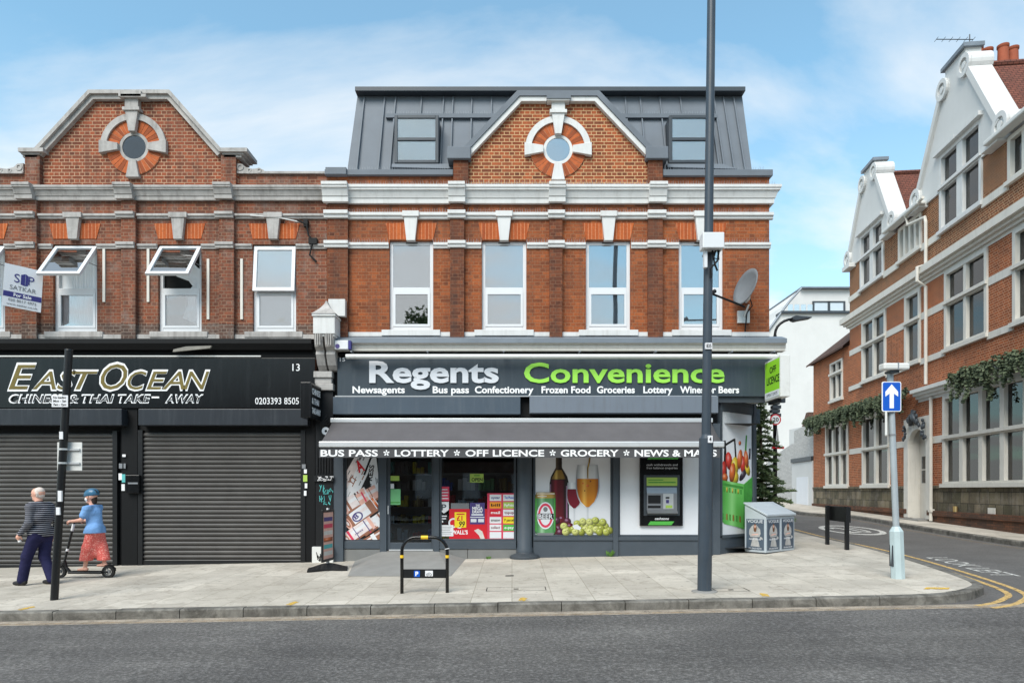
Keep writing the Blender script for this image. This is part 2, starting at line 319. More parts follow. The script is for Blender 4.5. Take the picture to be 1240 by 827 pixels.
def ground_mats():
    # asphalt
    t = NT('asphalt'); t.set(.85, 0, .3)
    f = t.noise(90, 4, .75); m = t.noise(.5, 5, .6); s = t.noise(110, 2, .5)
    f2 = t.noise(24, 5, .85)
    c = t.ramp(f2, [(.28, (.044, .041, .039, 1)), (.5, (.112, .105, .099, 1)), (.68, (.29, .275, .262, 1))])
    c = t.mix(1.0, c, t.ramp(m, [(.3, (.72, .72, .73, 1)), (.7, (1.14, 1.14, 1.12, 1))]), 'MULTIPLY')
    c = t.mix(t.ramp(s, [(.62, g3(0)), (.74, g3(.6))]), c, g3(.36))
    mp_ = t.new('ShaderNodeMapping'); mp_.inputs['Scale'].default_value = (.12, 1.1, 1); t.link(t.coord('Object'), mp_.inputs[0])
    c = t.mix(1.0, c, t.ramp(t.noise(1, 5, .6, vec=mp_.outputs[0]), [(.35, g3(.82)), (.65, g3(1.14))]), 'MULTIPLY')
    c = t.mix(t.ramp(t.noise(.9, 9, .75, dist=1.2), [(.64, g3(0)), (.74, g3(.45))]), c, g3(.045))
    t.col(c); t.bump(f2, .8, .012); MATS['asphalt'] = t.m
    t = NT('asphalt_smooth'); t.set(.85, 0, .3)
    f = t.noise(30, 5, .8); m = t.noise(.8, 5, .6)
    c = t.ramp(f, [(.3, (.072, .068, .065, 1)), (.7, (.155, .147, .14, 1))])
    c = t.mix(1.0, c, t.ramp(m, [(.3, g3(.85)), (.7, g3(1.15))]), 'MULTIPLY')
    t.col(c); t.bump(f, .4, .008); MATS['asphalt_smooth'] = t.m
    # paving slabs
    t = NT('paving'); t.set(.85, 0, .3)
    b = t.new('ShaderNodeTexBrick'); b.offset = .5
    for k, v in (('Scale', 1), ('Mortar Size', .007), ('Mortar Smooth', .3), ('Brick Width', .78), ('Row Height', .6), ('Bias', 0)): b.inputs[k].default_value = v
    b.inputs['Color1'].default_value = rgb(203, 195, 182); b.inputs['Color2'].default_value = rgb(182, 174, 162); b.inputs['Mortar'].default_value = rgb(158, 150, 135); b.squash = .72; b.squash_frequency = 3
    mp2 = t.new('ShaderNodeMapping'); mp2.inputs['Rotation'].default_value = (0, 0, rad(90)); t.link(t.coord('UV'), mp2.inputs[0]); t.link(mp2.outputs[0], b.inputs['Vector'])
    c = t.mix(1.0, b.outputs['Color'], t.ramp(t.noise(1.1, 7, .65), [(.3, g3(.82)), (.7, g3(1.08))]), 'MULTIPLY')
    gum = t.new('ShaderNodeTexVoronoi'); gum.inputs['Scale'].default_value = 2.3; t.link(t.coord('UV'), gum.inputs['Vector'])
    c = t.mix(t.ramp(gum.outputs['Distance'], [(.05, g3(.7)), (.085, g3(0))]), c, rgb(104, 99, 92))
    gum2 = t.new('ShaderNodeTexVoronoi'); gum2.inputs['Scale'].default_value = 5.1; t.link(t.coord('UV'), gum2.inputs['Vector'])
    c = t.mix(t.ramp(gum2.outputs['Distance'], [(.06, g3(.75)), (.1, g3(0))]), c, rgb(92, 88, 80))
    c = t.mix(t.ramp(t.noise(3.4, 9, .75, dist=.8), [(.5, g3(0)), (.72, g3(.75))]), c, rgb(130, 121, 108))
    c = t.mix(t.ramp(t.noise(.35, 6, .6), [(.45, g3(0)), (.7, g3(.45))]), c, rgb(150, 143, 130))
    c = t.mix(1.0, c, t.ramp(t.noise(40, 4, .7), [(.3, g3(.9)), (.7, g3(1.08))]), 'MULTIPLY')
    t.col(c)
    inv = t.new('ShaderNodeMath', operation='SUBTRACT'); inv.inputs[0].default_value = 1; t.link(b.outputs['Fac'], inv.inputs[1]); t.bump(inv.outputs[0], .35, .006)
    MATS['paving'] = t.m
    t = NT('kerb_stone'); t.set(.85, 0, .3)
    c = t.ramp(t.noise(5, 8, .7), [(.3, rgb(98, 95, 90)), (.7, rgb(142, 138, 130))])
    c = t.mix(t.ramp(t.noise(2.1, 8, .75, dist=.8), [(.42, g3(0)), (.64, g3(.8))]), c, rgb(58, 55, 50)); t.col(c); t.bump(t.noise(40, 4, .7), .4, .008); MATS['kerb_stone'] = t.m
    for nm, cc, th in (('worn_white', rgb(206, 204, 198), .44), ('worn_yellow', rgb(206, 172, 112), .45), ('faded_yellow', rgb(176, 150, 116), .55), ('spray_yellow', rgb(220, 178, 70), .48)):
        t = NT(nm); t.set(.8, 0, .3)
        t.col(t.mix(1.0, cc, t.ramp(t.noise(22, 4, .6), [(.3, g3(.85)), (.7, g3(1.05))]), 'MULTIPLY'))
        al = t.ramp(t.noise(14, 9, .8, dist=.4), [(th-.06, g3(.15)), (th+.05, g3(.95))])
        t.link(al, t.b.inputs['Alpha']); MATS[nm] = t.m
    t = NT('gutter_grit'); t.set(.95, 0, .2)
    t.col(t.ramp(t.noise(60, 5, .7), [(.3, rgb(136, 126, 114)), (.7, rgb(196, 182, 164))]))
    t.link(t.ramp(t.noise(5, 8, .75), [(.36, g3(.45)), (.6, g3(.95))]), t.b.inputs['Alpha']); MATS['gutter_grit'] = t.m
ground_mats()

# ------------------------------------------------------------------ meshes
SPLIT = set('string_course sill_course sill_rail raking_coping parapet_capping kneeler_capping roof_ledge kneeler gutter hood_mould plinth_base plinth_ledge parapet_coping ridge_tiles cross_roof window_stay channel stay bracket verge_trim'.split())
class MB:
    def __init__(s): s.v = []; s.f = []
    def add(s, vs, fs):
        o = len(s.v); s.v += [tuple(v) for v in vs]; s.f += [tuple(i+o for i in f) for f in fs]; return s
    def box(s, x0, x1, y0, y1, z0, z1):
        return s.add([(x0, y0, z0), (x1, y0, z0), (x1, y1, z0), (x0, y1, z0), (x0, y0, z1), (x1, y0, z1), (x1, y1, z1), (x0, y1, z1)],
                     [(0, 3, 2, 1), (4, 5, 6, 7), (0, 1, 5, 4), (1, 2, 6, 5), (2, 3, 7, 6), (3, 0, 4, 7)])
    def quad(s, a, b, c, d): return s.add([a, b, c, d], [(0, 1, 2, 3)])
    def prism(s, poly, y0, y1):                              # polygon in (x, z) from y0 to y1
        n = len(poly)
        return s.add([(p[0], y0, p[1]) for p in poly]+[(p[0], y1, p[1]) for p in poly],
                     [tuple(range(n)), tuple(range(2*n-1, n-1, -1))]+[(i, i+n, (i+1) % n+n, (i+1) % n) for i in range(n)])
    def slab(s, poly, z0, z1):                               # polygon in (x, y) from z0 to z1 (numbers or functions of x, y)
        n = len(poly); f = lambda q, p: q(p[0], p[1]) if callable(q) else q
        return s.add([(p[0], p[1], f(z0, p)) for p in poly]+[(p[0], p[1], f(z1, p)) for p in poly],
                     [tuple(range(n-1, -1, -1)), tuple(range(n, 2*n))]+[(i, (i+1) % n, (i+1) % n+n, i+n) for i in range(n)])
    def ring(s, cx, cz, r0, r1, y0, y1, a0=0, a1=360, n=28):
        full = abs(a1-a0) >= 359.9
        vs = []
        for i in range(n+1):
            a = rad(a0+(a1-a0)*i/n); c, q = math.cos(a), math.sin(a)
            vs += [(cx+r0*c, y0, cz+r0*q), (cx+r1*c, y0, cz+r1*q), (cx+r1*c, y1, cz+r1*q), (cx+r0*c, y1, cz+r0*q)]
        fs = []
        for i in range(n):
            a, b = 4*i, 4*i+4
            for k in range(4): fs.append((a+k, a+(k+1) % 4, b+(k+1) % 4, b+k))
        if not full: fs += [(0, 1, 2, 3), (4*n+3, 4*n+2, 4*n+1, 4*n)]
        return s.add(vs, fs)
    def tube(s, pts, r, n=10, caps=True):
        pts = [Vector(p) for p in pts]; rs = r if isinstance(r, (list, tuple)) else [r]*len(pts)
        vs = []; up0 = None
        for i, p in enumerate(pts):
            t = ((pts[min(i+1, len(pts)-1)]-pts[max(i-1, 0)])).normalized()
            if up0 is None:
                up0 = t.orthogonal().normalized()
            up0 = (up0-t*up0.dot(t))
            up0 = up0.normalized() if up0.length > 1e-6 else t.orthogonal().normalized()
            sd = t.cross(up0)
            for k in range(n):
                a = 2*math.pi*k/n; vs.append(p+up0*math.cos(a)*rs[i]+sd*math.sin(a)*rs[i])
        fs = []
        for i in range(len(pts)-1):
            for k in range(n): fs.append((i*n+k, i*n+(k+1) % n, (i+1)*n+(k+1) % n, (i+1)*n+k))
        if caps: fs += [tuple(range(n-1, -1, -1)), tuple((len(pts)-1)*n+k for k in range(n))]
        return s.add(vs, fs)
    def cyl(s, p0, p1, r0, r1=None, n=16): return s.tube([p0, p1], [r0, r0 if r1 is None else r1], n)
    def lathe(s, cx, cy, prof, n=24):                        # prof: [(r, z)]
        vs = []; m = len(prof)
        for r, z in prof:
            for k in range(n):
                a = 2*math.pi*k/n; vs.append((cx+r*math.cos(a), cy+r*math.sin(a), z))
        fs = [(i*n+k, i*n+(k+1) % n, (i+1)*n+(k+1) % n, (i+1)*n+k) for i in range(m-1) for k in range(n)]
        fs += [tuple(range(n-1, -1, -1)), tuple((m-1)*n+k for k in range(n))]
        return s.add(vs, fs)
    def ball(s, c, rx, ry=None, rz=None, n=12, m=8):
        ry = rx if ry is None else ry; rz = rx if rz is None else rz
        vs = [(c[0], c[1], c[2]-rz)]
        for i in range(1, m):
            t = math.pi*i/m-math.pi/2
            for k in range(n):
                a = 2*math.pi*k/n; vs.append((c[0]+rx*math.cos(t)*math.cos(a), c[1]+ry*math.cos(t)*math.sin(a), c[2]+rz*math.sin(t)))
        vs.append((c[0], c[1], c[2]+rz)); L = len(vs)-1
        fs = [(0, 1+(k+1) % n, 1+k) for k in range(n)]
        for i in range(m-2):
            for k in range(n): fs.append((1+i*n+k, 1+i*n+(k+1) % n, 1+(i+1)*n+(k+1) % n, 1+(i+1)*n+k))
        fs += [(L, 1+(m-2)*n+k, 1+(m-2)*n+(k+1) % n) for k in range(n)]
        return s.add(vs, fs)
    def xf(s, M, start=0):
        s.v = s.v[:start]+[tuple(M @ Vector(v)) for v in s.v[start:]]; return s
    def pieces(s):
        par = list(range(len(s.v)))
        def fd(i):
            while par[i] != i: par[i] = par[par[i]]; i = par[i]
            return i
        for f in s.f:
            r = fd(f[0])
            for i in f[1:]: par[fd(i)] = r
        by = {}
        for f in s.f: by.setdefault(fd(f[0]), []).append(f)
        out = []
        for fs in by.values():
            q = MB(); mp = {}
            for f in fs:
                for i in f:
                    if i not in mp: mp[i] = len(q.v); q.v.append(s.v[i])
                q.f.append(tuple(mp[i] for i in f))
            out.append(q)
        return out
    def build(s, name, m, parent=None, smooth=False, bevel=0, local=False, auto=False):
        if name in SPLIT and parent is not None:
            ps = s.pieces()
            if len(ps) > 1: return [q.build(name, m, parent, smooth, bevel, local, auto) for q in ps][0]
        me = bpy.data.meshes.new(name); o = bpy.data.objects.new(name, me); COL.objects.link(o)
        vs = s.v
        if parent is not None:
            o.parent = parent
            if not local:
                Mi = world_of(parent).inverted(); vs = [tuple(Mi @ Vector(v)) for v in vs]
        else:
            a = np.array(vs); c = ((a[:, 0].min()+a[:, 0].max())/2, (a[:, 1].min()+a[:, 1].max())/2, a[:, 2].min())
            o.location = c; vs = [(v[0]-c[0], v[1]-c[1], v[2]-c[2]) for v in vs]
        me.from_pydata(vs, [], s.f); me.update()
        bm = bmesh.new(); bm.from_mesh(me); bmesh.ops.recalc_face_normals(bm, faces=bm.faces); bm.to_mesh(me); bm.free()
        uvl = me.uv_layers.new(name='UVMap'); off = o.location if parent is None else Vector((0, 0, 0))
        base = Vector((0, 0, 0)) if parent is None else (Vector((0, 0, 0)) if local else world_of(parent).translation)
        for p in me.polygons:
            nx, ny, nz = (abs(c) for c in p.normal)
            for li in p.loop_indices:
                c = me.vertices[me.loops[li].vertex_index].co+off+base
                if nz > max(nx, ny)*1.2: uv = (c.x, c.y)
                elif ny >= nx: uv = (c.x, c.z)
                else: uv = (c.y, c.z)
                uvl.data[li].uv = uv
        if m is not None: me.materials.append(MATS[m] if isinstance(m, str) else m)
        if smooth:
            for p in me.polygons: p.use_smooth = True
        if auto:
            try: me.set_sharp_from_angle(angle=rad(40)); 
            except Exception: pass
            for p in me.polygons: p.use_smooth = True
        if bevel:
            b = o.modifiers.new('edge', 'BEVEL'); b.width = bevel; b.segments = 2; b.limit_method = 'ANGLE'
        return o
def world_of(o):
    M = Matrix.LocRotScale(o.location, o.rotation_euler, o.scale)
    return world_of(o.parent) @ M if o.parent else M
def tag(o, label=None, cat=None, group=None, kind=None):
    if label: o['label'] = label
    if cat: o['category'] = cat
    if group: o['group'] = group
    if kind: o['kind'] = kind
    return o
def thing(name, label, cat, loc=(0, 0, 0), rz=0, group=None):
    o = bpy.data.objects.new(name, None); COL.objects.link(o); o.location = loc; o.rotation_euler = (0, 0, rz); o.empty_display_size = .3
    return tag(o, label, cat, group)
def struct(o): o['kind'] = 'structure'; return o
def copy_tree(o, parent=None):
    c = o.copy(); COL.objects.link(c); c.parent = parent
    for ch in [q for q in bpy.data.objects if q.parent == o]: copy_tree(ch, c)
    return c

# lettering: built in font, fitted to a width and a cap height
_txt = {}
def _text_mesh(s, bold, shear, space):
    cu = bpy.data.curves.new('lettering', 'FONT'); cu.body = s; cu.offset = bold; cu.shear = shear; cu.space_character = space; cu.resolution_u = 3
    o = bpy.data.objects.new('lettering', cu); COL.objects.link(o)
    dg = bpy.context.evaluated_depsgraph_get(); me = bpy.data.meshes.new_from_object(o.evaluated_get(dg))
    vs = [tuple(v.co) for v in me.vertices]; fs = [tuple(p.vertices) for p in me.polygons]
    bpy.data.objects.remove(o); bpy.data.curves.remove(cu); bpy.data.meshes.remove(me)
    return vs, fs
CAPH = None
def lettering(s, mb, origin, right, up, width, cap, bold=.0, shear=0.0, space=1.0, depth=.004, center=False, maxw=None):
    """adds raised letters to mb: baseline starts at origin; right and up are unit vectors; width None keeps the font's proportion"""
    global CAPH
    if CAPH is None:
        v, _ = _text_mesh('H', 0, 0, 1); CAPH = max(p[1] for p in v)
    v, f = _text_mesh(s, bold, shear, space)
    if not v: return mb
    x0 = min(p[0] for p in v); x1 = max(p[0] for p in v); sy = cap/CAPH
    sx = sy if width is None else width/(x1-x0)
    if maxw and (x1-x0)*sx > maxw: sx = maxw/(x1-x0)
    R_, U_ = Vector(right).normalized(), Vector(up).normalized(); N = R_.cross(U_); O = Vector(origin)
    if center: O = O-R_*(x1-x0)*sx/2
    front = [O+R_*((p[0]-x0)*sx)+U_*(p[1]*sy)+N*depth for p in v]; back = [p-N*depth for p in front]
    n = len(v)
    edges = {}
    for fc in f:
        for i in range(len(fc)):
            e = (fc[i], fc[(i+1) % len(fc)]); edges[e] = edges.get(e, 0)+1
    side = [(a, b, b+n, a+n) for (a, b) in edges if (b, a) not in edges]
    mb.add(front+back, list(f)+side)
    return mb
def ftext(s, px0, px1, py_base, py_cap, y, mat, parent, bold=0, shear=0, space=1, depth=.006, name='lettering'):
    mb = MB(); lettering(s, mb, (X(px0, y), y, Z(py_base, y)), (1, 0, 0), (0, 0, 1), X(px1, y)-X(px0, y), Z(py_cap, y)-Z(py_base, y), bold, shear, space, depth)
    return mb.build(name, mat, parent)
# ------------------------------------------------------------------ ground, roads, pavements
YK = 9.63                                                     # the kerb of the main road
KD = .125                                                     # kerb height
def rz_(x, y):                                                # road surfaces
    return gz(x, y)-KD if y > YK else .018*x+.02*(YK-15)-KD
def smooth_path(pts, n=8):
    out = []
    P = [Vector((*p, 0)) for p in pts]
    for i in range(len(P)-1):
        a, b, c, d = P[max(i-1, 0)], P[i], P[i+1], P[min(i+2, len(P)-1)]
        for k in range(n):
            t = k/n
            q = .5*((2*b)+(c-a)*t+(2*a-5*b+4*c-d)*t*t+(3*b-a-3*c+d)*t**3)
            out.append((q.x, q.y))
    return out+[pts[-1]]
def offset(path, d):                                          # to the left of the direction of travel when d > 0
    out = []
    for i, p in enumerate(path):
        a = path[max(i-1, 0)]; b = path[min(i+1, len(path)-1)]
        tx, ty = b[0]-a[0], b[1]-a[1]; L = math.hypot(tx, ty) or 1
        out.append((p[0]-ty/L*d, p[1]+tx/L*d))
    return out
corner = [(5.3, YK), (6.2, 9.72), (6.95, 10.15), (7.45, 10.95)]
side_k = [G(1101, 675.5)[:2], G(1041, 659.5)[:2], G(961, 641.5)[:2]]
near_edge = smooth_path(corner+side_k+[(side_k[-1][0]+1.3, side_k[-1][1]+10), (side_k[-1][0]+4, side_k[-1][1]+24)], 10)
near_edge = [(-40, YK), (-20, YK)]+near_edge                  # outer edge of the kerb, all the way round the corner
far_k = [(21, 8.6), (15.2, 9.4), (13.1, 11.0), (12.85, 13.2), G(1240, 656)[:2], G(1121, 638.5)[:2], G(1028, 623.5)[:2], G(962.6, 618.7)[:2]]
far_edge = smooth_path(far_k+[(far_k[-1][0]+2.5, far_k[-1][1]+14)], 8)
def sheet(name, poly, zf, m, lift=0):
    mb = MB(); mb.add([(x, y, zf(x, y)+lift) for x, y in poly], [tuple(range(len(poly)))])
    return struct(mb.build(name, m))
def strip(name, a, b, zf, m, lift=0, kind=True):
    mb = MB(); n = len(a)
    mb.add([(x, y, zf(x, y)+lift) for x, y in a]+[(x, y, zf(x, y)+lift) for x, y in b], [(i, i+1, n+i+1, n+i) for i in range(n-1)])
    o = mb.build(name, m); return struct(o) if kind else o
sheet('ground', [(-600, -600), (600, -600), (600, 600), (-600, 600)], lambda x, y: -3.2, 'asphalt_smooth')
sheet('main_road', [(-60, -14), (60, -14), (60, YK), (-60, YK)], rz_, 'asphalt')
sheet('side_road', [(4, YK), (60, YK), (40, 60), (5, 60)], rz_, 'asphalt_smooth')
inner = offset(near_edge, .15)
sheet('pavement', inner+[(12, 62), (-40, 62)], gz, 'paving')
far_in = offset(far_edge, -.15)
sheet('side_pavement', [(21, 62)]+[p for p in far_in[::-1]]+[(40, 9), (40, 62)], gz, 'paving')
sheet('opposite_pavement', [(-60, -14), (60, -14), (60, -8), (-60, -8)], lambda x, y: .018*x-.1, 'paving', .0)
# kerb stones: lengths of about 0.9 m with joints, one line of them
def kerb(name, edge, side):
    pts = [edge[0]]; seg = []
    fine = []
    for a, b in zip(edge[:-1], edge[1:]):
        L = math.hypot(b[0]-a[0], b[1]-a[1]); k = max(1, int(L/.05))
        fine += [(a[0]+(b[0]-a[0])*i/k, a[1]+(b[1]-a[1])*i/k) for i in range(k)]
    fine.append(edge[-1]); ins = offset(fine, .15*side)
    mb = MB(); step = 18; i = 0
    while i < len(fine)-2:
        j = min(i+step, len(fine)-1); idx = list(range(i, j, 3))+[j]
        if len(idx) < 2: break
        jit = rnd.uniform(-.004, .004); vs = []
        g = .006
        for q, k in enumerate(idx):
            o, n = fine[k], ins[k]
            t = fine[min(k+1, len(fine)-1)] if k < len(fine)-1 else o
            sh = 0
            if q in (0, len(idx)-1):
                a, b = fine[max(k-1, 0)], fine[min(k+1, len(fine)-1)]; L = math.hypot(b[0]-a[0], b[1]-a[1]) or 1
                sg = g if q == 0 else -g; o = (o[0]+(b[0]-a[0])/L*sg, o[1]+(b[1]-a[1])/L*sg); n = (n[0]+(b[0]-a[0])/L*sg, n[1]+(b[1]-a[1])/L*sg)
            z = gz(*o)+.004+jit; zn = gz(*n)+.004+jit
            c = (o[0]+(n[0]-o[0])*.12, o[1]+(n[1]-o[1])*.12)
            vs += [(o[0], o[1], z-.3), (o[0], o[1], z-.02), (c[0], c[1], z), (n[0], n[1], zn), (n[0], n[1], zn-.3)]
        fs = []
        for q in range(len(idx)-1):
            a, b = 5*q, 5*q+5
            for k in range(4): fs.append((a+k, a+k+1, b+k+1, b+k))
        fs += [(0, 1, 2, 3, 4), tuple(5*(len(idx)-1)+k for k in (4, 3, 2, 1, 0))]
        mb.add(vs, fs); i = j
    return struct(mb.build(name, 'kerb_stone'))
kerb('kerb', near_edge[1:], 1)
kerb('side_kerb', far_edge, -1)
# painted markings, each a sheet 4 mm above the road
i0 = 6
yl = [p for p in near_edge[i0:] ]
def from_y(path, f): return [p for p in path if f(p)]
bend = [p for p in near_edge if p[0] > 6.0 and p[1] < 30]
for d in (-.30, -.52):
    strip('yellow_road_line', offset(bend, d+.045)[4:], offset(bend, d-.045)[4:], rz_, 'worn_yellow', .005)
strip('faded_yellow_road_line', [(-20, YK-.20), (6.6, YK-.20)], [(-20, YK-.27), (6.6, YK-.27)], rz_, 'faded_yellow', .006)
strip('gutter_edge', [(-20, YK-.004), (7.2, YK-.004)], [(-20, YK-.36), (7.2, YK-.30)], rz_, 'gutter_grit', .003)
fb = [p for p in far_edge if 13 < p[1] < 46]
strip('yellow_road_line', offset(fb, .25), offset(fb, .33), rz_, 'faded_yellow', .005)
# LOOK LEFT lettering at the kerb, read from the pavement
a = Vector((*G(1121, 675, -KD)[:2], 0)); b = Vector((*G(1205, 697.5, -KD)[:2], 0))
d = (b-a).normalized(); upv = Vector((-d.y, d.x, 0))
mb = MB(); lettering('LOOK LEFT', mb, a, d, upv, (b-a).length, .42, bold=.0, depth=.0005)
mb.v = [(v[0], v[1], rz_(v[0], v[1])+.006+(v[2]-0)) for v in mb.v]
struct(mb.build('road_lettering', 'worn_white'))
# speed roundel on the side road: an elongated ring with 20 inside
cxr, cyr, _ = G(1030, 641.5, -KD)
mb = MB(); n = 40; vs = []
for i in range(n):
    t = 2*math.pi*i/n
    for r in (1.0, .82): vs.append((cxr+math.cos(t)*.82*r+math.sin(t)*1.9*r*.115, cyr+math.sin(t)*1.9*r, 0))
mb.add(vs, [(2*i, 2*i+1, (2*i+3) % (2*n), (2*i+2) % (2*n)) for i in range(n)])
lettering('20', mb, (cxr-.12, cyr-1.0, 0), (1, 0, 0), (.115, 1, 0), .8, 2.0, depth=.0005, center=True, bold=.01)
mb.v = [(v[0], v[1], rz_(v[0], v[1])+.006) for v in mb.v]
struct(mb.build('speed_roundel', 'worn_white'))
# surveyors' spray marks on the kerb edge
for px, py in ((345, 735), (632, 730), (932, 724), (14, 741), (1138, 713)):
    x, y, z = G(px, py); mb = MB(); y0 = YK+.17
    if px < 1100:
        q = [(x-.05, y0+.04), (x+.04, y0), (x+.09, y0+.22), (x+.02, y0+.3), (x-.02, y0+.26)]
    else: q = [(x-.25, y), (x+.1, y-.05), (x+.22, y+.1), (x-.1, y+.16)]
    mb.add([(p[0], p[1], gz(*p)+.006) for p in q], [tuple(range(len(q)))])
    struct(mb.build('spray_marking', 'spray_yellow'))
# covers let into the pavement
for px, py, w, l in ((625, 713, .95, .34), (617, 697, .15, .1), (885, 714, .5, .3)):
    x, y, z = G(px, py); mb = MB(); t = .012
    if w > .3:
        for q in ([(x-w/2, y-l/2), (x+w/2, y-l/2), (x+w/2, y-l/2+t), (x-w/2, y-l/2+t)], [(x-w/2, y+l/2), (x+w/2, y+l/2), (x+w/2, y+l/2+t), (x-w/2, y+l/2+t)],
                  [(x-w/2, y-l/2), (x-w/2+t, y-l/2), (x-w/2+t, y+l/2), (x-w/2, y+l/2)], [(x+w/2-t, y-l/2), (x+w/2, y-l/2), (x+w/2, y+l/2), (x+w/2-t, y+l/2)],
                  [(x-.04, y-.03), (x+.04, y-.03), (x+.04, y+.03), (x-.04, y+.03)]):
            mb.add([(p[0], p[1], gz(*p)+.005) for p in q], [(0, 1, 2, 3)])
    else: mb.add([(p[0], p[1], gz(*p)+.005) for p in ((x-w/2, y-l/2), (x+w/2, y-l/2), (x+w/2, y+l/2), (x-w/2, y+l/2))], [(0, 1, 2, 3)])
    struct(mb.build('pavement_cover', 'rubber'))

# ------------------------------------------------------------------ facade builders (walls face -Y)
def wall_sheet(mb, x0, x1, z0, z1, y, holes, depth=.22):
    """a wall face with openings and their reveals; holes: (x0, x1, z0, z1)"""
    xs = sorted({x0, x1, *[h[0] for h in holes], *[h[1] for h in holes]}); zs = sorted({z0, z1, *[h[2] for h in holes], *[h[3] for h in holes]})
    xs = [x for x in xs if x0 <= x <= x1]; zs = [z for z in zs if z0 <= z <= z1]
    for i in range(len(xs)-1):
        for k in range(len(zs)-1):
            mx_, mz = (xs[i]+xs[i+1])/2, (zs[k]+zs[k+1])/2
            if any(h[0] < mx_ < h[1] and h[2] < mz < h[3] for h in holes): continue
            mb.quad((xs[i], y, zs[k]), (xs[i+1], y, zs[k]), (xs[i+1], y, zs[k+1]), (xs[i], y, zs[k+1]))
    s = depth
    for h in holes:
        a, b, c, d = h
        mb.quad((a, y, c), (a, y+s, c), (a, y+s, d), (a, y, d)); mb.quad((b, y, c), (b, y, d), (b, y+s, d), (b, y+s, c))
        
        if c > z0+1e-4: mb.quad((a, y, c), (b, y, c), (b, y+s, c), (a, y+s, c))
        if d < z1-1e-4: mb.quad((a, y, d), (a, y+s, d), (b, y+s, d), (b, y, d))
    return mb
def sash_window(root, x0, x1, z0, z1, y, zm, curtain_or_dark='blind_white', trim='white_plastic', sill='white_trim', sill_w=.16, top_open=None, lower_curtain_or_dark=None, drop=.0):
    """a plastic window: frame > pane, sash, curtain, sill"""
    t = .075; yf, yb = y+.07, y+.14
    f = MB()
    f.box(x0, x0+t, yf, yb, z0, z1); f.box(x1-t, x1, yf, yb, z0, z1); f.box(x0+t, x1-t, yf, yb, z1-t, z1); f.box(x0+t, x1-t, yf, yb, z0, z0+t*1.35)
    f.box(x0+t, x1-t, yf-.004, yb, zm-.05, zm+.05)
    fr = f.build('window', trim, root, bevel=.006)
    q = MB(); k = .05
    a, b, c, d = x0+t, x1-t, z0+t*1.35, zm-.05
    q.box(a, a+k, yf-.012, yf+.03, c, d).box(b-k, b, yf-.012, yf+.03, c, d).box(a+k, b-k, yf-.012, yf+.03, c, c+k).box(a+k, b-k, yf-.012, yf+.03, d-k, d)
    q.build('lower_sash', trim, fr)
    MB().box(a+k, b-k, yf+.012, yf+.018, c+k, d-k).build('pane', 'glass', fr)
    cu = MB().quad((x0, y+.143, z0), (x1, y+.143, z0), (x1, y+.143, z1-drop), (x0, y+.143, z1-drop)) if lower_curtain_or_dark is None else MB().quad((x0, y+.143, zm), (x1, y+.143, zm), (x1, y+.143, z1), (x0, y+.143, z1))
    cu.build('blind_or_dark', curtain_or_dark, fr)
    if lower_curtain_or_dark: MB().quad((x0, y+.145, z0), (x1, y+.145, z0), (x1, y+.145, zm), (x0, y+.145, zm)).build('blind_or_dark', lower_curtain_or_dark, fr)  # the dark sheets stand for an unlit room, not cloth
    if top_open is None:
        MB().box(a, b, yf+.02, yf+.026, zm+.05, z1-t).build('pane', 'glass', fr)
        MB().box((a+b)/2-.13, (a+b)/2+.13, yf-.006, yf+.01, z1-.045, z1-.022).build('trickle_vent', 'zinc_dark', fr)
    else:
        out, down = top_open                                     # a top hung sash swung out
        p0 = Vector((0, yf-.01, z1-.04)); p1 = Vector((0, yf-.01-out, z1-.04-down)); v = p1-p0; L = v.length; v.normalize(); nrm = Vector((0, v.z, -v.y))
        def pt(x, s, o): r = p0+v*s+nrm*o; return (x, r.y, r.z)
        def bar(m_, xa, xb, sa, sb, oa, ob):
            m_.add([pt(xa, sa, oa), pt(xb, sa, oa), pt(xb, sb, oa), pt(xa, sb, oa), pt(xa, sa, ob), pt(xb, sa, ob), pt(xb, sb, ob), pt(xa, sb, ob)],
                   [(0, 3, 2, 1), (4, 5, 6, 7), (0, 1, 5, 4), (1, 2, 6, 5), (2, 3, 7, 6), (3, 0, 4, 7)])
        s_ = MB(); e = .075
        bar(s_, x0+.02, x0+.02+e, 0, L, -.03, .03); bar(s_, x1-.02-e, x1-.02, 0, L, -.03, .03)
        bar(s_, x0+.02+e, x1-.02-e, 0, e, -.03, .03); bar(s_, x0+.02+e, x1-.02-e, L-e, L, -.03, .03)
        s_.build('open_sash', trim, fr)
        g_ = MB(); bar(g_, x0+.02+e, x1-.02-e, e, L-e, -.004, .004); g_.build('pane', 'glass_sky', fr)
        st = MB()
        for xs in (x0+.05, x1-.05):
            st.tube([(xs, yf+.02, z1-.45), pt(xs, L*.55, 0)], .009, 6)
        st.build('window_stay', 'steel', fr)
    sb = MB(); sb.box(x0-sill_w, x1+sill_w, y-.07, y+.06, z0-.13, z0-.002); sb.build('sill', sill, fr, bevel=.008)
    return fr
glass('glass_sky', (.8, .84, .86, 1), .5)
def profile_strip(mb, x0, x1, prof, endcaps=True):
    """a moulding: prof is a closed list of (y, z), extruded from x0 to x1"""
    n = len(prof)
    mb.add([(x0, p[0], p[1]) for p in prof]+[(x1, p[0], p[1]) for p in prof],
           [(i, (i+1) % n, (i+1) % n+n, i+n) for i in range(n)]+[tuple(range(n-1, -1, -1)), tuple(range(n, 2*n))])
    return mb
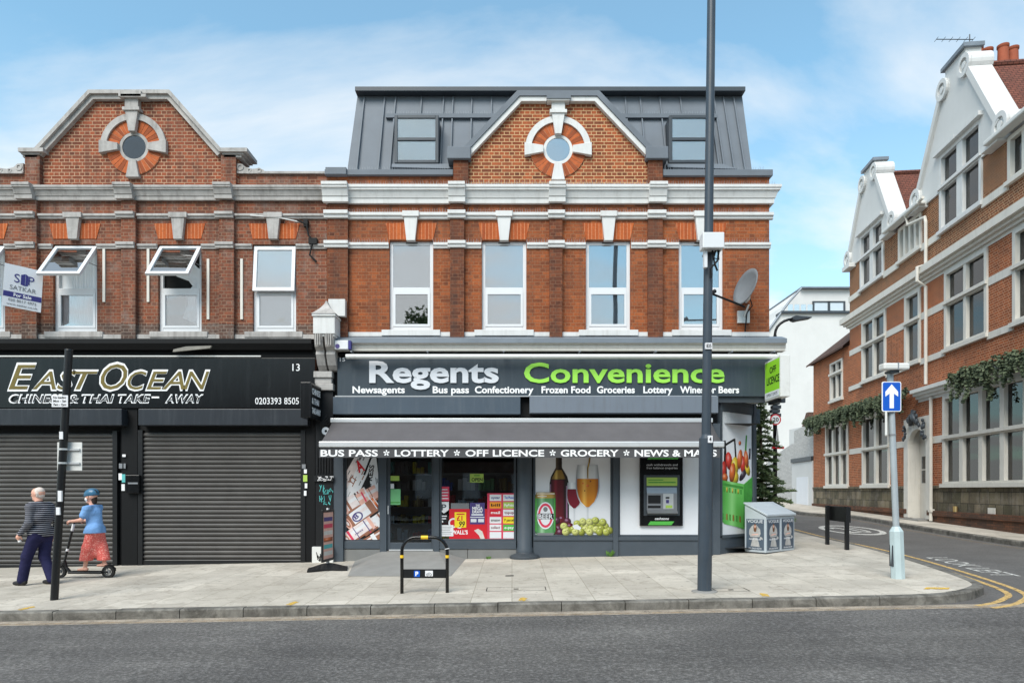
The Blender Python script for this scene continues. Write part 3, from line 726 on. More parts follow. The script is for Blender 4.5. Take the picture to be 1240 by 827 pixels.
def cornice_prof(y, z0, z1, out, k=1.0):
    h = z1-z0
    return [(y+.02, z0), (y-out*.4, z0), (y-out*.42, z0+h*.26), (y-out*.52, z0+h*.3), (y-out*.56, z0+h*.38), (y-out*.7, z0+h*.6), (y-out*.74, z0+h*.66), (y-out*.9, z0+h*.69), (y-out*.9, z0+h*.8), (y-out, z0+h*.82), (y-out, z0+h*.98), (y+.02, z1)]
def band_prof(y, z0, z1, out):
    h = z1-z0
    return [(y+.02, z0), (y-.03, z0), (y-out*.55, z0+h*.08), (y-out*.6, z0+h*.45), (y-out, z0+h*.52), (y-out, z0+h*.95), (y+.02, z1)]
def spikes(root, runs, name='bird_spike_row'):
    """rows of thin bird spikes; runs: (x0, x1, y, z)"""
    m = MB()
    for x0, x1, y, z in runs:
        x = x0
        while x < x1:
            for dy in (0, .05):
                j = rnd.uniform(-.02, .02); h = rnd.uniform(.075, .1)
                m.add([(x-.0035, y+dy, z), (x+.0035, y+dy, z), (x+j+.0015, y+dy-.01, z+h), (x+j-.0015, y+dy-.01, z+h)], [(0, 1, 2, 3)])
            x += .055
    return m.build(name, 'steel', root)
def oculus(root, cx_, cz, y, trim, cap, px_k=1.0, ringbrick='rubbed_brick', glassm='blind_grey', pane='glass'):
    s = px_k
    o = MB(); o.ring(cx_, cz, .31*s, .62*s, y-.022, y+.05, 0, 360, 36); ow = o.build('round_window', 'ring_mortar', root)
    for tone in (0, 1):
        o = MB()
        for k in range(34):
            if (k*7 % 5 < 3) == (tone == 0): o.ring(cx_, cz, .335*s, .615*s, y-.03, y-.0221, k*360/34+.7, (k+1)*360/34-.7, 2)
        o.build('brick_ring', ('ring_brick', 'ring_brick_dark')[tone], ow)
    MB().ring(cx_, cz, .6*s, .735*s, y-.07, y+.05, 3, 177, 30).build('arch_stone', trim, ow)
    MB().ring(cx_, cz, .265*s, .33*s, y-.025, y+.05, 0, 360, 32).build('frame', trim, ow)
    m = MB(); m.ring(cx_, cz, 0.001, .275*s, y-.012, y-.006, 0, 360, 32); m.build('pane', pane, ow)
    m = MB(); m.ring(cx_, cz, 0.001, .29*s, y-.004, y-.002, 0, 360, 32); m.build('blind_or_dark', glassm, ow)  # a dark tone here stands for the unlit inside, a pale one is a blind
    st = [[(cx_-.33*s, cz+.065*s), (cx_-.33*s, cz-.085*s), (cx_-.75*s, cz-.16*s), (cx_-.75*s, cz+.13*s)],
          [(cx_+.33*s, cz-.085*s), (cx_+.33*s, cz+.065*s), (cx_+.75*s, cz+.13*s), (cx_+.75*s, cz-.16*s)],
          [(cx_-.075*s, cz-.31*s), (cx_+.075*s, cz-.31*s), (cx_+.15*s, cz-.70*s), (cx_-.15*s, cz-.70*s)]]
    for q in st: MB().prism(q, y-.1, y+.04).build('keystone', trim, ow, bevel=.008)
    k = MB(); k.prism([(cx_-.07*s, cz+.31*s), (cx_+.07*s, cz+.31*s), (cx_+.145*s, cz+.78*s), (cx_+.15*s, cz+cap), (cx_-.15*s, cz+cap), (cx_-.145*s, cz+.78*s)], y-.13, y+.04)
    k.box(cx_-.19*s, cx_+.19*s, y-.16, y+.03, cz+.76*s, cz+.83*s); k.box(cx_-.25*s, cx_+.25*s, y-.2, y+.03, cz+cap-.12, cz+cap)
    k.build('keystone', trim, ow)
    return ow
def ribbon(mb, path, d0, d1, y0, y1):
    """a raking band along a path of (x, z): from offset d0 to d1 (towards the left of travel)"""
    a, b = [], []
    n = len(path)
    for i, p in enumerate(path):
        def nrm(u, v):
            L = math.hypot(v[0]-u[0], v[1]-u[1]); return (-(v[1]-u[1])/L, (v[0]-u[0])/L)
        n1 = nrm(path[i-1], p) if i else nrm(p, path[i+1]); n2 = nrm(p, path[i+1]) if i < n-1 else n1
        bx, bz = n1[0]+n2[0], n1[1]+n2[1]; L2 = (bx*bx+bz*bz)/2
        k = 1/max(.35, L2)
        a.append((p[0]+bx*k*d0, p[1]+bz*k*d0)); b.append((p[0]+bx*k*d1, p[1]+bz*k*d1))
    vs = []
    for i in range(n): vs += [(a[i][0], y0, a[i][1]), (b[i][0], y0, b[i][1]), (b[i][0], y1, b[i][1]), (a[i][0], y1, a[i][1])]
    fs = [(0, 1, 2, 3), tuple(4*(n-1)+q for q in (3, 2, 1, 0))]
    for i in range(n-1):
        for q in range(4): fs.append((4*i+q, 4*i+(q+1) % 4, 4*i+4+(q+1) % 4, 4*i+4+q))
    return mb.add(vs, fs)
# ------------------------------------------------------------------ the corner shop building (frontage at y = 15)
Y0 = 15.0
RX0, RX1 = X(396), X(931.5)
shop = thing('corner_shop_building', 'red brick corner building with white trim, a central gable and a grey metal mansard roof', 'building', (X(663), Y0, gz(X(663), Y0)))
wz0, wz1 = Z(409), Z(207)
wins = [(471.5, 524.5), (583.5, 637.5), (709.5, 763.5), (822, 876)]
holes = [(X(a), X(b), Z(400), Z(291.5)) for a, b in wins]
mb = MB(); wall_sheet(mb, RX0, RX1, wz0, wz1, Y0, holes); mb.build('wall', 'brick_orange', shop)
mb = MB(); mb.quad((RX1, Y0, wz0), (RX1, Y0+13, wz0), (RX1, Y0+13, wz1), (RX1, Y0, wz1)); mb.quad((RX1, Y0+13, -1), (RX0-12, Y0+13, -1), (RX0-12, Y0+13, wz1), (RX1, Y0+13, wz1)); mb.build('side_wall', 'brick_orange', shop)
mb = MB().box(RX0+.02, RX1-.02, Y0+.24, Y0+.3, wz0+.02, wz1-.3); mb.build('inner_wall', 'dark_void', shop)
for a, b in ((396.5, 421), (545, 562), (665.5, 681), (785, 802.5)):
    MB().box(X(a, 14.9), X(b, 14.9), Y0-.1, Y0+.02, Z(408, 14.9), Z(247, 14.9)).build('pilaster', 'brick_pilaster', shop)
for i, (a, b) in enumerate(wins):
    low = 'dark_inside' if i == 0 else None
    sash_window(shop, X(a), X(b), Z(400), Z(291.5), Y0, Z(350), ('net_curtain', 'blind_white', 'blind_grey', 'net_curtain')[i], lower_curtain_or_dark='dark_inside' if i == 0 else None)
    c = (a+b)/2
    lp = MB(); lp.prism([(X(c-26.5), Z(290.5)), (X(c+26.5), Z(290.5)), (X(c+31), Z(270.5)), (X(c-31), Z(270.5))], Y0-.012, Y0+.02); lp.build('lintel', 'rubbed_brick', shop)
    k = MB(); k.prism([(X(c-5.2), Z(293)), (X(c+5.2), Z(293)), (X(c+8.3), Z(264)), (X(c-8.3), Z(264))], Y0-.1, Y0+.02)
    k.box(X(c-10), X(c+10), Y0-.13, Y0+.02, Z(264.5), Z(258)); k.build('keystone', 'white_trim', shop, bevel=.006)
# string courses, breaking forward over the pilasters
pil = [(396.5, 421), (545, 562), (665.5, 681), (785, 802.5)]
def courses(root, zlo, zhi, runs, pils, out, trim, name='string_course', step=.1, prof=band_prof, grow=2.2):
    m = MB()
    for a, b in runs: profile_strip(m, a, b, prof(Y0, zlo, zhi, out))
    for a, b in pils: profile_strip(m, X(a-grow), X(b+grow), prof(Y0-step, zlo-.012, zhi+.012, out))
    return m.build(name, trim, root)
gaps = [(397, 471), (525, 583), (638, 709), (764, 821.5), (876.5, 932.5)]
courses(shop, Z(301.5), Z(294.5), [(X(a), X(b)) for a, b in gaps], pil, .07, 'white_trim')
courses(shop, Z(266.5), Z(258.5), [(RX0, RX1+.07)], pil, .09, 'white_trim')
courses(shop, Z(248), Z(227.5), [(RX0-.02, RX1-.3)], [(396.5, 421), (547, 561), (667, 681), (787, 802)], .2, 'white_trim', 'cornice', .12, cornice_prof, 3)
m = MB(); cp = cornice_prof(Y0, Z(248), Z(227.5), .2); n = len(cp)                       # the mitred return round the corner
m.add([(RX1-.3, p[0], p[1]) for p in cp]+[(RX1+Y0-p[0], p[0], p[1]) for p in cp]+[(RX1+Y0-p[0], Y0+13, p[1]) for p in cp],
      [(k*n+i, k*n+(i+1) % n, (k+1)*n+(i+1) % n, (k+1)*n+i) for k in (0, 1) for i in range(n)]+[tuple(range(n-1, -1, -1)), tuple(range(2*n, 3*n))]); m.build('cornice', 'white_trim', shop)
spikes(shop, [(X(405), X(935), Y0-.17, Z(228.5)), (X(400), X(931), Y0-.08, Z(259.2)), *[(X(a), X(b), Y0-.06, Z(295.2)) for a, b in gaps]])
m = MB()
for a, b in ((421, 471), (525, 545), (562, 583.5), (638, 665.5), (681, 709), (764, 785), (802.5, 822), (876, 931)): m.box(X(a), X(b), Y0-.035, Y0+.02, Z(407.5), Z(402.5))
m.build('sill_course', 'white_trim', shop)
# parapet, cappings and mansard
m = MB(); m.box(RX0-.03, X(549), Y0-.09, Y0+.32, Z(214), Z(207.5)).box(X(802), RX1+.05, Y0-.09, Y0+.32, Z(215), Z(207.5)); m.box(X(396), X(421), Y0-.14, Y0+.3, Z(214.5), Z(206)); m.build('parapet_capping', 'zinc_roof', shop, bevel=.008)
ye, yr = Y0+.3, Y0+.85
ze, zr = Z(207, ye), Z(112, yr)
xl0, xr0, xl1, xr1 = X(419, ye), X(912, ye), X(433.5, yr), X(898, yr)
m = MB(); bk = Y0+10
m.add([(xl0, ye, ze-.2), (xr0, ye, ze-.2), (xr1, yr, zr), (xl1, yr, zr), (xl0, bk, ze-.2), (xr0, bk, ze-.2), (xr1, bk-.5, zr), (xl1, bk-.5, zr)],
      [(0, 1, 2, 3), (1, 5, 6, 2), (4, 0, 3, 7), (5, 4, 7, 6), (3, 2, 6, 7)])
nrm = Vector((0, -(zr-ze), -(yr-ye))).normalized()
def roof_pt(px0, s, o=0):
    x = X(px0, ye); t = s; xx = x+(x*-.02)*t
    return (xx, ye+(yr-ye)*t+nrm.y*o, ze+(zr-ze)*t-nrm.z*o)
for q in (432, 458, 472, 505, 533, 545, 569, 594, 620, 741, 764, 783, 808, 834, 871, 877, 889, 902):
    w = .014; a, b = roof_pt(q, 0), roof_pt(q, .93)
    m.add([(a[0]-w, a[1]+.01, a[2]), (a[0]+w, a[1]+.01, a[2]), (b[0]+w, b[1]+.01, b[2]), (b[0]-w, b[1]+.01, b[2]),
           (a[0]-w, a[1]-.04, a[2]), (a[0]+w, a[1]-.04, a[2]), (b[0]+w, b[1]-.04, b[2]), (b[0]-w, b[1]-.04, b[2])],
          [(0, 3, 2, 1), (4, 5, 6, 7), (0, 1, 5, 4), (1, 2, 6, 5), (2, 3, 7, 6), (3, 0, 4, 7)])
m.build('mansard_roof', 'zinc_roof', shop)
m = MB(); yq = yr-.22
m.box(X(430, yq), X(902.5, yq), yr-.24, bk, Z(111, yq), Z(105.5, yq)); m.build('roof_edge', 'zinc_dark', shop, bevel=.01)
m = MB(); m.box(X(434, yr), X(897, yr), yr-.1, bk-.4, zr-.02, Z(111.2, yr)); m.build('roof_trim', 'zinc_roof', shop)
m = MB(); m.box(X(461), X(614), Y0+.6, Y0+.9, Z(124.5), Z(119.5)).box(X(738), X(878), Y0+.6, Y0+.9, Z(124.5), Z(119.5)); m.build('roof_ledge', 'zinc_roof', shop)
spikes(shop, [(X(462), X(612), Y0+.66, Z(119.6)), (X(740), X(875), Y0+.66, Z(119.6)), (X(630), X(720), Y0+.05, Z(117.2)), (X(424), X(545), Y0-.02, Z(207.4)), (X(806), X(925), Y0-.02, Z(207.4))])
for a, b in ((477.5, 531), (810.5, 861.5)):
    yd = Y0+.2
    f = MB(); x0, x1, z0, z1 = X(a, yd), X(b, yd), Z(197.5, yd), Z(139.5, yd); t = .07
    f.box(x0, x0+t, yd, yd+.5, z0, z1).box(x1-t, x1, yd, yd+.5, z0, z1).box(x0+t, x1-t, yd, yd+.7, z1-t, z1).box(x0+t, x1-t, yd, yd+.3, z0, z0+t)
    f.box(x0+t, x1-t, yd-.004, yd+.06, (z0+z1)/2-.035, (z0+z1)/2+.035)
    d = f.build('dormer_window', 'zinc_dark', shop, bevel=.008)
    g_ = MB(); g_.box(x0+t, x1-t, yd+.02, yd+.024, z0+t, (z0+z1)/2-.035); g_.build('pane', 'dormer_glass', d)
    g_ = MB(); g_.box(x0+t, x1-t, yd+.02, yd+.024, (z0+z1)/2+.035, z1-t); g_.build('pane', 'dormer_glass', d)
    MB().quad((x0+t, yd+.032, z0+t), (x1-t, yd+.032, z0+t), (x1-t, yd+.032, z1-t), (x0+t, yd+.032, z1-t)).build('blind_or_dark', 'blind_white', d)
    ap = MB(); ap.add([(x0-.05, yd-.02, z0-.03), (x1+.25, yd-.02, z0-.03), (x1+.25, yd+.3, z0-.03), (x0-.05, yd+.3, z0-.03), (x0-.05, yd-.06, z0-.12), (x1+.55, yd-.06, z0-.16), (x1+.55, yd+.3, z0-.16), (x0-.05, yd+.3, z0-.12)],
                      [(0, 1, 2, 3), (7, 6, 5, 4), (0, 4, 5, 1), (1, 5, 6, 2), (2, 6, 7, 3), (3, 7, 4, 0)]); ap.build('flashing', 'zinc_roof', d)
# gable over the centre
yg = Y0-.02
gab = [(549, 229), (549, 193), (569, 192), (631.5, 126), (719.5, 126), (782, 192), (802.5, 193), (802.5, 229)]
MB().prism([(X(a, yg), Z(b, yg)) for a, b in gab], yg, Y0+.34).build('gable', 'brick_gable', shop)
for a, b in ((549, 567), (785, 802.5)): MB().box(X(a, 14.88), X(b, 14.88), Y0-.12, Y0-.021, Z(229, 14.88), Z(193, 14.88)).build('pilaster', 'brick_pilaster', shop)
path = [(X(a, yg), Z(b, yg)) for a, b in ((566, 195), (631.5, 126), (719.5, 126), (785, 195))]
m = MB(); ribbon(m, path, -.0, .1, yg-.11, yg+.1); m.build('gable_coping', 'white_trim', shop)
m = MB(); ribbon(m, path, .102, .215, yg-.14, Y0+.42); m.build('gable_capping', 'zinc_roof', shop)
m = MB(); m.box(X(541.5, 14.8), X(570, 14.8), Y0-.2, Y0+.4, Z(192, 14.8), Z(177, 14.8)).box(X(782.5, 14.8), X(809.5, 14.8), Y0-.2, Y0+.4, Z(192, 14.8), Z(177, 14.8)); m.build('kneeler_capping', 'zinc_roof', shop, bevel=.015)
oculus(shop, X(675.6, yg), Z(182, yg), yg, 'white_trim', Z(121, yg)-Z(182, yg), .98, glassm='blind_grey')
MB().box(X(662, 14.8), X(691, 14.8), Y0-.24, Y0+.3, Z(120.5, 14.8), Z(114, 14.8)).build('kneeler_capping', 'zinc_roof', shop)
# ---- the shopfront below
SX0, SX1 = X(407), X(871)
m = MB(); m.prism([(RX0, Z(513)), (X(868), Z(513)), (X(868), Z(481)), (RX1+.1, Z(481)), (RX1+.1, Z(409)), (RX0, Z(409))], Y0-.02, Y0+.3); m.build('fascia_backing', 'dark_void', shop)
m = MB(); profile_strip(m, X(408), X(950, 14.85), [(Y0, Z(427)), (Y0-.2, Z(427)), (Y0-.205, Z(424)), (Y0-.22, Z(423)), (Y0-.225, Z(419.5)), (Y0-.26, Z(418.5)), (Y0-.265, Z(416.6)), (Y0, Z(416.2))]); m.build('shop_cornice', 'cream_trim', shop)
m = MB(); m.add([(X(408), Y0, Z(407.6)), (X(952, 14.75), Y0, Z(407.6)), (X(952, 14.75), Y0-.3, Z(413.4)), (X(408), Y0-.3, Z(413.4)), (X(408), Y0, Z(416)), (X(952, 14.75), Y0, Z(416)), (X(952, 14.75), Y0-.3, Z(416.4, 14.8)), (X(408), Y0-.3, Z(416.4, 14.8))],
                [(0, 1, 2, 3), (7, 6, 5, 4), (3, 2, 6, 7), (0, 3, 7, 4), (1, 5, 6, 2)]); m.build('lead_flashing', 'lead', shop)
m = MB()
for i in range(3):
    pts = [(X(408+560*k/14), Y0-.13, Z(429+i*1.2+rnd.uniform(-.8, .8)+(1.2 if k % 3 == i else 0))) for k in range(14)]
    m.tube(pts, .011, 5)
m.build('cable_run', 'rubber', shop)
ceil = Z(513)
ygl = Y0+.06
def bay(x0, x1, z0, z1, y, name='shop_window', gl=True):
    f = MB(); t = .05
    f.box(x0, x0+t, y-.05, y+.04, z0, z1).box(x1-t, x1, y-.05, y+.04, z0, z1).box(x0+t, x1-t, y-.05, y+.04, z1-t, z1).box(x0+t, x1-t, y-.05, y+.04, z0, z0+t)
    o = f.build(name, 'shopfront_grey', shop, bevel=.004)
    if gl: MB().box(x0+t, x1-t, y-.005, y+.003, z0+t, z1-t).build('pane', 'shop_glass', o)
    return o
def gb(x): return gz(x, Y0)
m = MB(); m.box(X(405), X(416.8), Y0-.1, Y0+.1, gb(X(410)), ceil); m.build('shopfront_post', 'shopfront_grey', shop, bevel=.006)
m = MB(); m.box(X(460.5), X(468.5), Y0-.06, Y0+.1, gb(X(465)), ceil); m.build('shopfront_post', 'shopfront_grey', shop, bevel=.006)
m = MB(); m.box(X(525.5), X(532), Y0-.06, Y0+.1, gb(X(529)), ceil); m.build('shopfront_post', 'shopfront_grey', shop, bevel=.006)
m = MB(); m.box(X(742), X(748.2), Y0-.07, Y0+.1, gb(X(745)), ceil); m.build('shopfront_post', 'shopfront_grey', shop, bevel=.006)
m = MB(); m.box(X(862), X(871), Y0-.08, Y0+.1, gb(X(868)), ceil); m.build('shopfront_post', 'shopfront_grey', shop, bevel=.006)
w1 = bay(X(416.8), X(460.5), Z(655), ceil, ygl)
w2 = bay(X(532), X(625), Z(655), ceil, ygl)
w3 = bay(X(645.7), X(742), Z(650), ceil, ygl)
w4 = bay(X(748.2), X(862), Z(650), ceil, ygl)
m = MB(); m.box(X(416.8), X(460.5), Y0-.04, Y0+.12, Z(664), Z(655)).box(X(532), X(625), Y0-.04, Y0+.12, Z(664.5), Z(655)); m.build('sill_rail', 'shopfront_grey', shop, bevel=.006)
for a, b in ((416.8, 460.5), (532, 566), (566.6, 625)): MB().box(X(a), X(b), Y0-.02, Y0+.12, gb(X(a))-.05, Z(664.7)).build('stall_riser', 'riser_tile', shop)
for a, b in ((645.7, 742), (748.2, 862)):
    MB().box(X(a), X(b), Y0-.02, Y0+.12, gb(X(a))-.05, Z(654)).build('stall_riser', 'shopfront_grey', shop, bevel=.006)
    MB().box(X(a), X(b), Y0-.05, Y0+.03, Z(654), Z(650)).build('sill_rail', 'shopfront_grey', shop, bevel=.006)
# the open-fronted door
dx0, dx1 = X(468.5), X(525.5); dz0 = Z(666)
f = MB(); t = .075; f.box(dx0, dx0+t, Y0, Y0+.06, dz0, ceil-.05).box(dx1-t*.7, dx1, Y0, Y0+.06, dz0, ceil-.05).box(dx0+t, dx1-t*.7, Y0, Y0+.06, dz0, dz0+.17).box(dx0+t, dx1-t*.7, Y0, Y0+.06, ceil-.15, ceil-.05)
door = f.build('shop_door', 'shopfront_grey', shop, bevel=.004)
MB().box(dx0+t, dx1-t*.7, Y0+.025, Y0+.032, dz0+.17, ceil-.15).build('pane', 'shop_glass', door)
MB().tube([(dx0+.04, Y0-.06, Z(612)), (dx0+.04, Y0-.06, Z(622))], .012, 8).build('handle', 'alu', door)
MB().box(dx0+.05, dx1-.02, Y0-.03, Y0-.003, dz0-.01, dz0+.02).build('threshold', 'alu', door)
MB().box(dx0, dx1, Y0-.02, Y0+.12, gb(dx0)-.05, dz0-.012).build('door_step', 'concrete', shop)
# cast iron column
cxp = X(635.3); cz = gb(cxp)
m = MB(); m.lathe(cxp, Y0+.02, [(.19, cz+.1), (.19, cz+.2), (.172, cz+.24), (.168, 2.2), (.168, ceil+.1)], 26); col_ = m.build('column', 'shopfront_grey', shop, smooth=False, auto=True)
m = MB(); m.lathe(cxp, Y0-.02, [(.33, cz-.06), (.33, cz+.035), (.3, cz+.07), (.2, cz+.1), (.18, cz+.13)], 30); m.build('column_base', 'zinc_dark', col_, auto=True)
# splayed corner window facing the junction
c0, c1 = Vector((X(871), Y0, 0)), Vector((5.60, 15.9, 0)); dv = (c1-c0); Ls = dv.length; dv.normalize(); nv = Vector((dv.y, -dv.x, 0))
MS = Matrix(((dv.x, -nv.x, 0, c0.x), (dv.y, -nv.y, 0, c0.y), (0, 0, 1, 0), (0, 0, 0, 1)))      # x along the splay, -y outwards
zs0, zs1 = Z(648.5), Z(497)
f = MB(); t = .05; f.box(0, .05, -.05, .05, zs0, zs1+.16).box(Ls-.02, Ls+.08, -.07, .08, gz(5.6, 15.9)-.05, zs1+.3).box(.05, Ls-.02, -.04, .05, zs1, zs1+.16).box(.05, Ls-.02, -.05, .05, zs0-.05, zs0)
f.xf(MS); sp = f.build('corner_window', 'shopfront_grey', shop)
MB().box(.05, Ls-.02, 0, .006, zs0, zs1).xf(MS).build('pane', 'shop_glass', sp)
MB().box(.0, Ls-.02, -.02, .1, gz(4.9, 15.4)-.08, zs0-.05).xf(MS).build('stall_riser', 'shopfront_grey', shop)
MB().box(0, Ls+.05, -.03, .1, zs1+.16, Z(484)).xf(MS).build('fascia_panel', 'zinc_dark', shop)
# side wall on the side street at ground level, soffit under the overhanging corner
MB().box(5.58, 5.66, 15.93, Y0+12.9, -.2, wz0).build('side_wall', 'shopfront_grey', shop)
MB().box(5.661, 5.9, 16.2, 16.9, Z(512, 16), Z(494, 16)).build('shutter_box', 'shopfront_grey', shop)
MB().add([(X(864), Y0-.03, Z(483)), (RX1+.07, Y0-.03, Z(483)), (RX1-.002, 16.6, Z(483)), (X(864), 16.6, Z(483))], [(0, 1, 2, 3)]).build('soffit', 'white_trim', shop)
# inside the shop
IX0, IX1, IY = X(400), 5.5, 20.0
m = MB(); fl = Z(664)
m.quad((IX0, Y0+.1, fl), (IX1, Y0+.1, fl), (IX1, IY, fl), (IX0, IY, fl)); m.build('shop_floor', 'room_dark', shop)
MB().quad((IX0, Y0+.1, ceil+.02), (IX1, Y0+.1, ceil+.02), (IX1, IY, ceil+.02), (IX0, IY, ceil+.02)).build('shop_ceiling', 'room_dark', shop)
m = MB(); m.quad((IX0, IY, fl), (IX1, IY, fl), (IX1, IY, ceil), (IX0, IY, ceil)); m.quad((IX0, Y0+.1, fl), (IX0, IY, fl), (IX0, IY, ceil), (IX0, Y0+.1, ceil)); m.build('back_wall', 'room_dark', shop)
MB().box(X(645.7), X(645.7)+.06, Y0+.11, IY, fl, ceil).build('partition', 'dark_void', shop)
def shelf_unit(x, y, w, rz, label, rows, z0=None):
    t = thing('shop_shelf', label, 'shelf unit', (x, y, fl), rz, 'stocked shelves inside the shop')
    m = MB()
    for k in range(rows+1): m.box(-w/2, w/2, -.18, .18, k*.4+.05, k*.4+.08)
    m.box(-w/2, w/2, .18, .2, 0, rows*.4+.1); m.build('rack', 'shelf_metal', t, local=True)
    mats = ['red', 'paper', 'yellow', 'sign_blue', 'pale_green', 'shelf_metal', 'brown_news', 'teal', 'paper', 'poster_cream', 'bottle_gold', 'shelf_metal']
    for k in range(rows):
        for q in range(4):
            m = MB(); a = -w/2+w*q/4+.02; b = -w/2+w*(q+1)/4-.02; xx = a
            while xx < b-.09:
                bw = rnd.uniform(.07, .12); h = rnd.uniform(.14, .3); m.box(xx, min(xx+bw-.01, b), -.14, .1, k*.4+.081, k*.4+.08+h); xx += bw
            m.build('goods_row', rnd.choice(mats), t, local=True)
    return t
shelf_unit(X(575), Y0+1.2, 1.9, 0, 'stocked shelf seen through the wide shop window beside the door', 4)
shelf_unit(X(486), Y0+1.7, 1.5, 0, 'stocked shelf seen dimly through the glass shop door', 5)
# ramp up to the door
x0, y0_, _ = G(421, 697.5); x1, y1_, _ = G(546, 697.5); xb0, xb1 = X(463), X(531)
m = MB(); yb = Y0-.022
m.add([(x0, y0_, gz(x0, y0_)+.004), (x1, y1_, gz(x1, y1_)+.004), (xb1, yb, dz0-.02), (xb0, yb, dz0-.02), (xb0-.6, yb, gz(xb0-.6, yb)+.003), (xb1+.6, yb, gz(xb1+.6, yb)+.003), (xb0, yb, gz(xb0, yb)), (xb1, yb, gz(xb1, yb))],
      [(0, 1, 2, 3), (0, 3, 4), (1, 5, 2), (3, 2, 7, 6), (3, 6, 4), (2, 5, 7)])
struct(m.build('entrance_ramp', 'concrete'))

# ------------------------------------------------------------------ the takeaway building on the left
EX0 = -15.2
east = thing('takeaway_building', 'weathered red brick terrace building with a central gable above black shutters', 'building', (X(190), Y0, gz(X(190), Y0)))
EX1 = X(396)-.004
ewins = [(-48, 6), (64.5, 117.5), (191.5, 244), (306, 358.5)]
eh = [(X(a), X(b), Z(402), Z(296)) for a, b in ewins]
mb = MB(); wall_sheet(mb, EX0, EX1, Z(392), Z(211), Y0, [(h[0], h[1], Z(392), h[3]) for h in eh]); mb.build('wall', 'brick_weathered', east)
mb = MB(); wall_sheet(mb, EX0, EX1, Z(414), Z(392), Y0, [(h[0], h[1], h[2], Z(392)) for h in eh]); mb.build('lower_wall', 'brick_sooty', east)
mb = MB(); mb.quad((EX0, Y0, -1), (EX0, Y0+13, -1), (EX0, Y0+13, Z(211)), (EX0, Y0, Z(211))); mb.quad((EX0, Y0+.6, Z(212)), (EX1, Y0+.6, Z(212)), (EX1, Y0+12, Z(212)), (EX0, Y0+12, Z(212))); mb.build('side_wall', 'brick_weathered', east)
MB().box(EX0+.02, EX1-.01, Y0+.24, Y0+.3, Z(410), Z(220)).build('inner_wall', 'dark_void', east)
epil = [(-98, -80), (26, 44), (146.5, 164), (265.5, 283)]
for a, b in epil:
    MB().box(X(a, 14.9), X(b, 14.9), Y0-.1, Y0+.02, Z(392, 14.9), Z(243, 14.9)).build('pilaster', 'brick_weathered', east)
    MB().box(X(a, 14.9), X(b, 14.9), Y0-.1, Y0+.02, Z(411, 14.9), Z(392.2, 14.9)).build('pilaster', 'brick_sooty', east)
eg = [(-210, -48.5), (6.5, 64), (118, 191), (244.5, 305.5), (359, 396)]
courses(east, Z(302), Z(296), [(X(a), X(b)) for a, b in eg], epil, .06, 'weathered_trim')
courses(east, Z(266), Z(260), [(EX0, EX1)], epil, .08, 'weathered_trim')
courses(east, Z(244), Z(228), [(EX0, EX1)], [(-98, -80), (28, 43), (148, 163), (267, 282)], .18, 'weathered_trim', 'cornice', .12, cornice_prof, 3)
m = MB(); m.box(EX0, X(29), Y0-.06, Y0+.3, Z(211.5), Z(209)).box(X(288), EX1, Y0-.06, Y0+.3, Z(211.5), Z(209)); m.build('parapet_coping', 'weathered_trim', east)
m = MB(); m.box(EX0, EX1, Y0-.05, Y0+.02, Z(411), Z(405.5)); m.build('sill_course', 'weathered_trim', east)
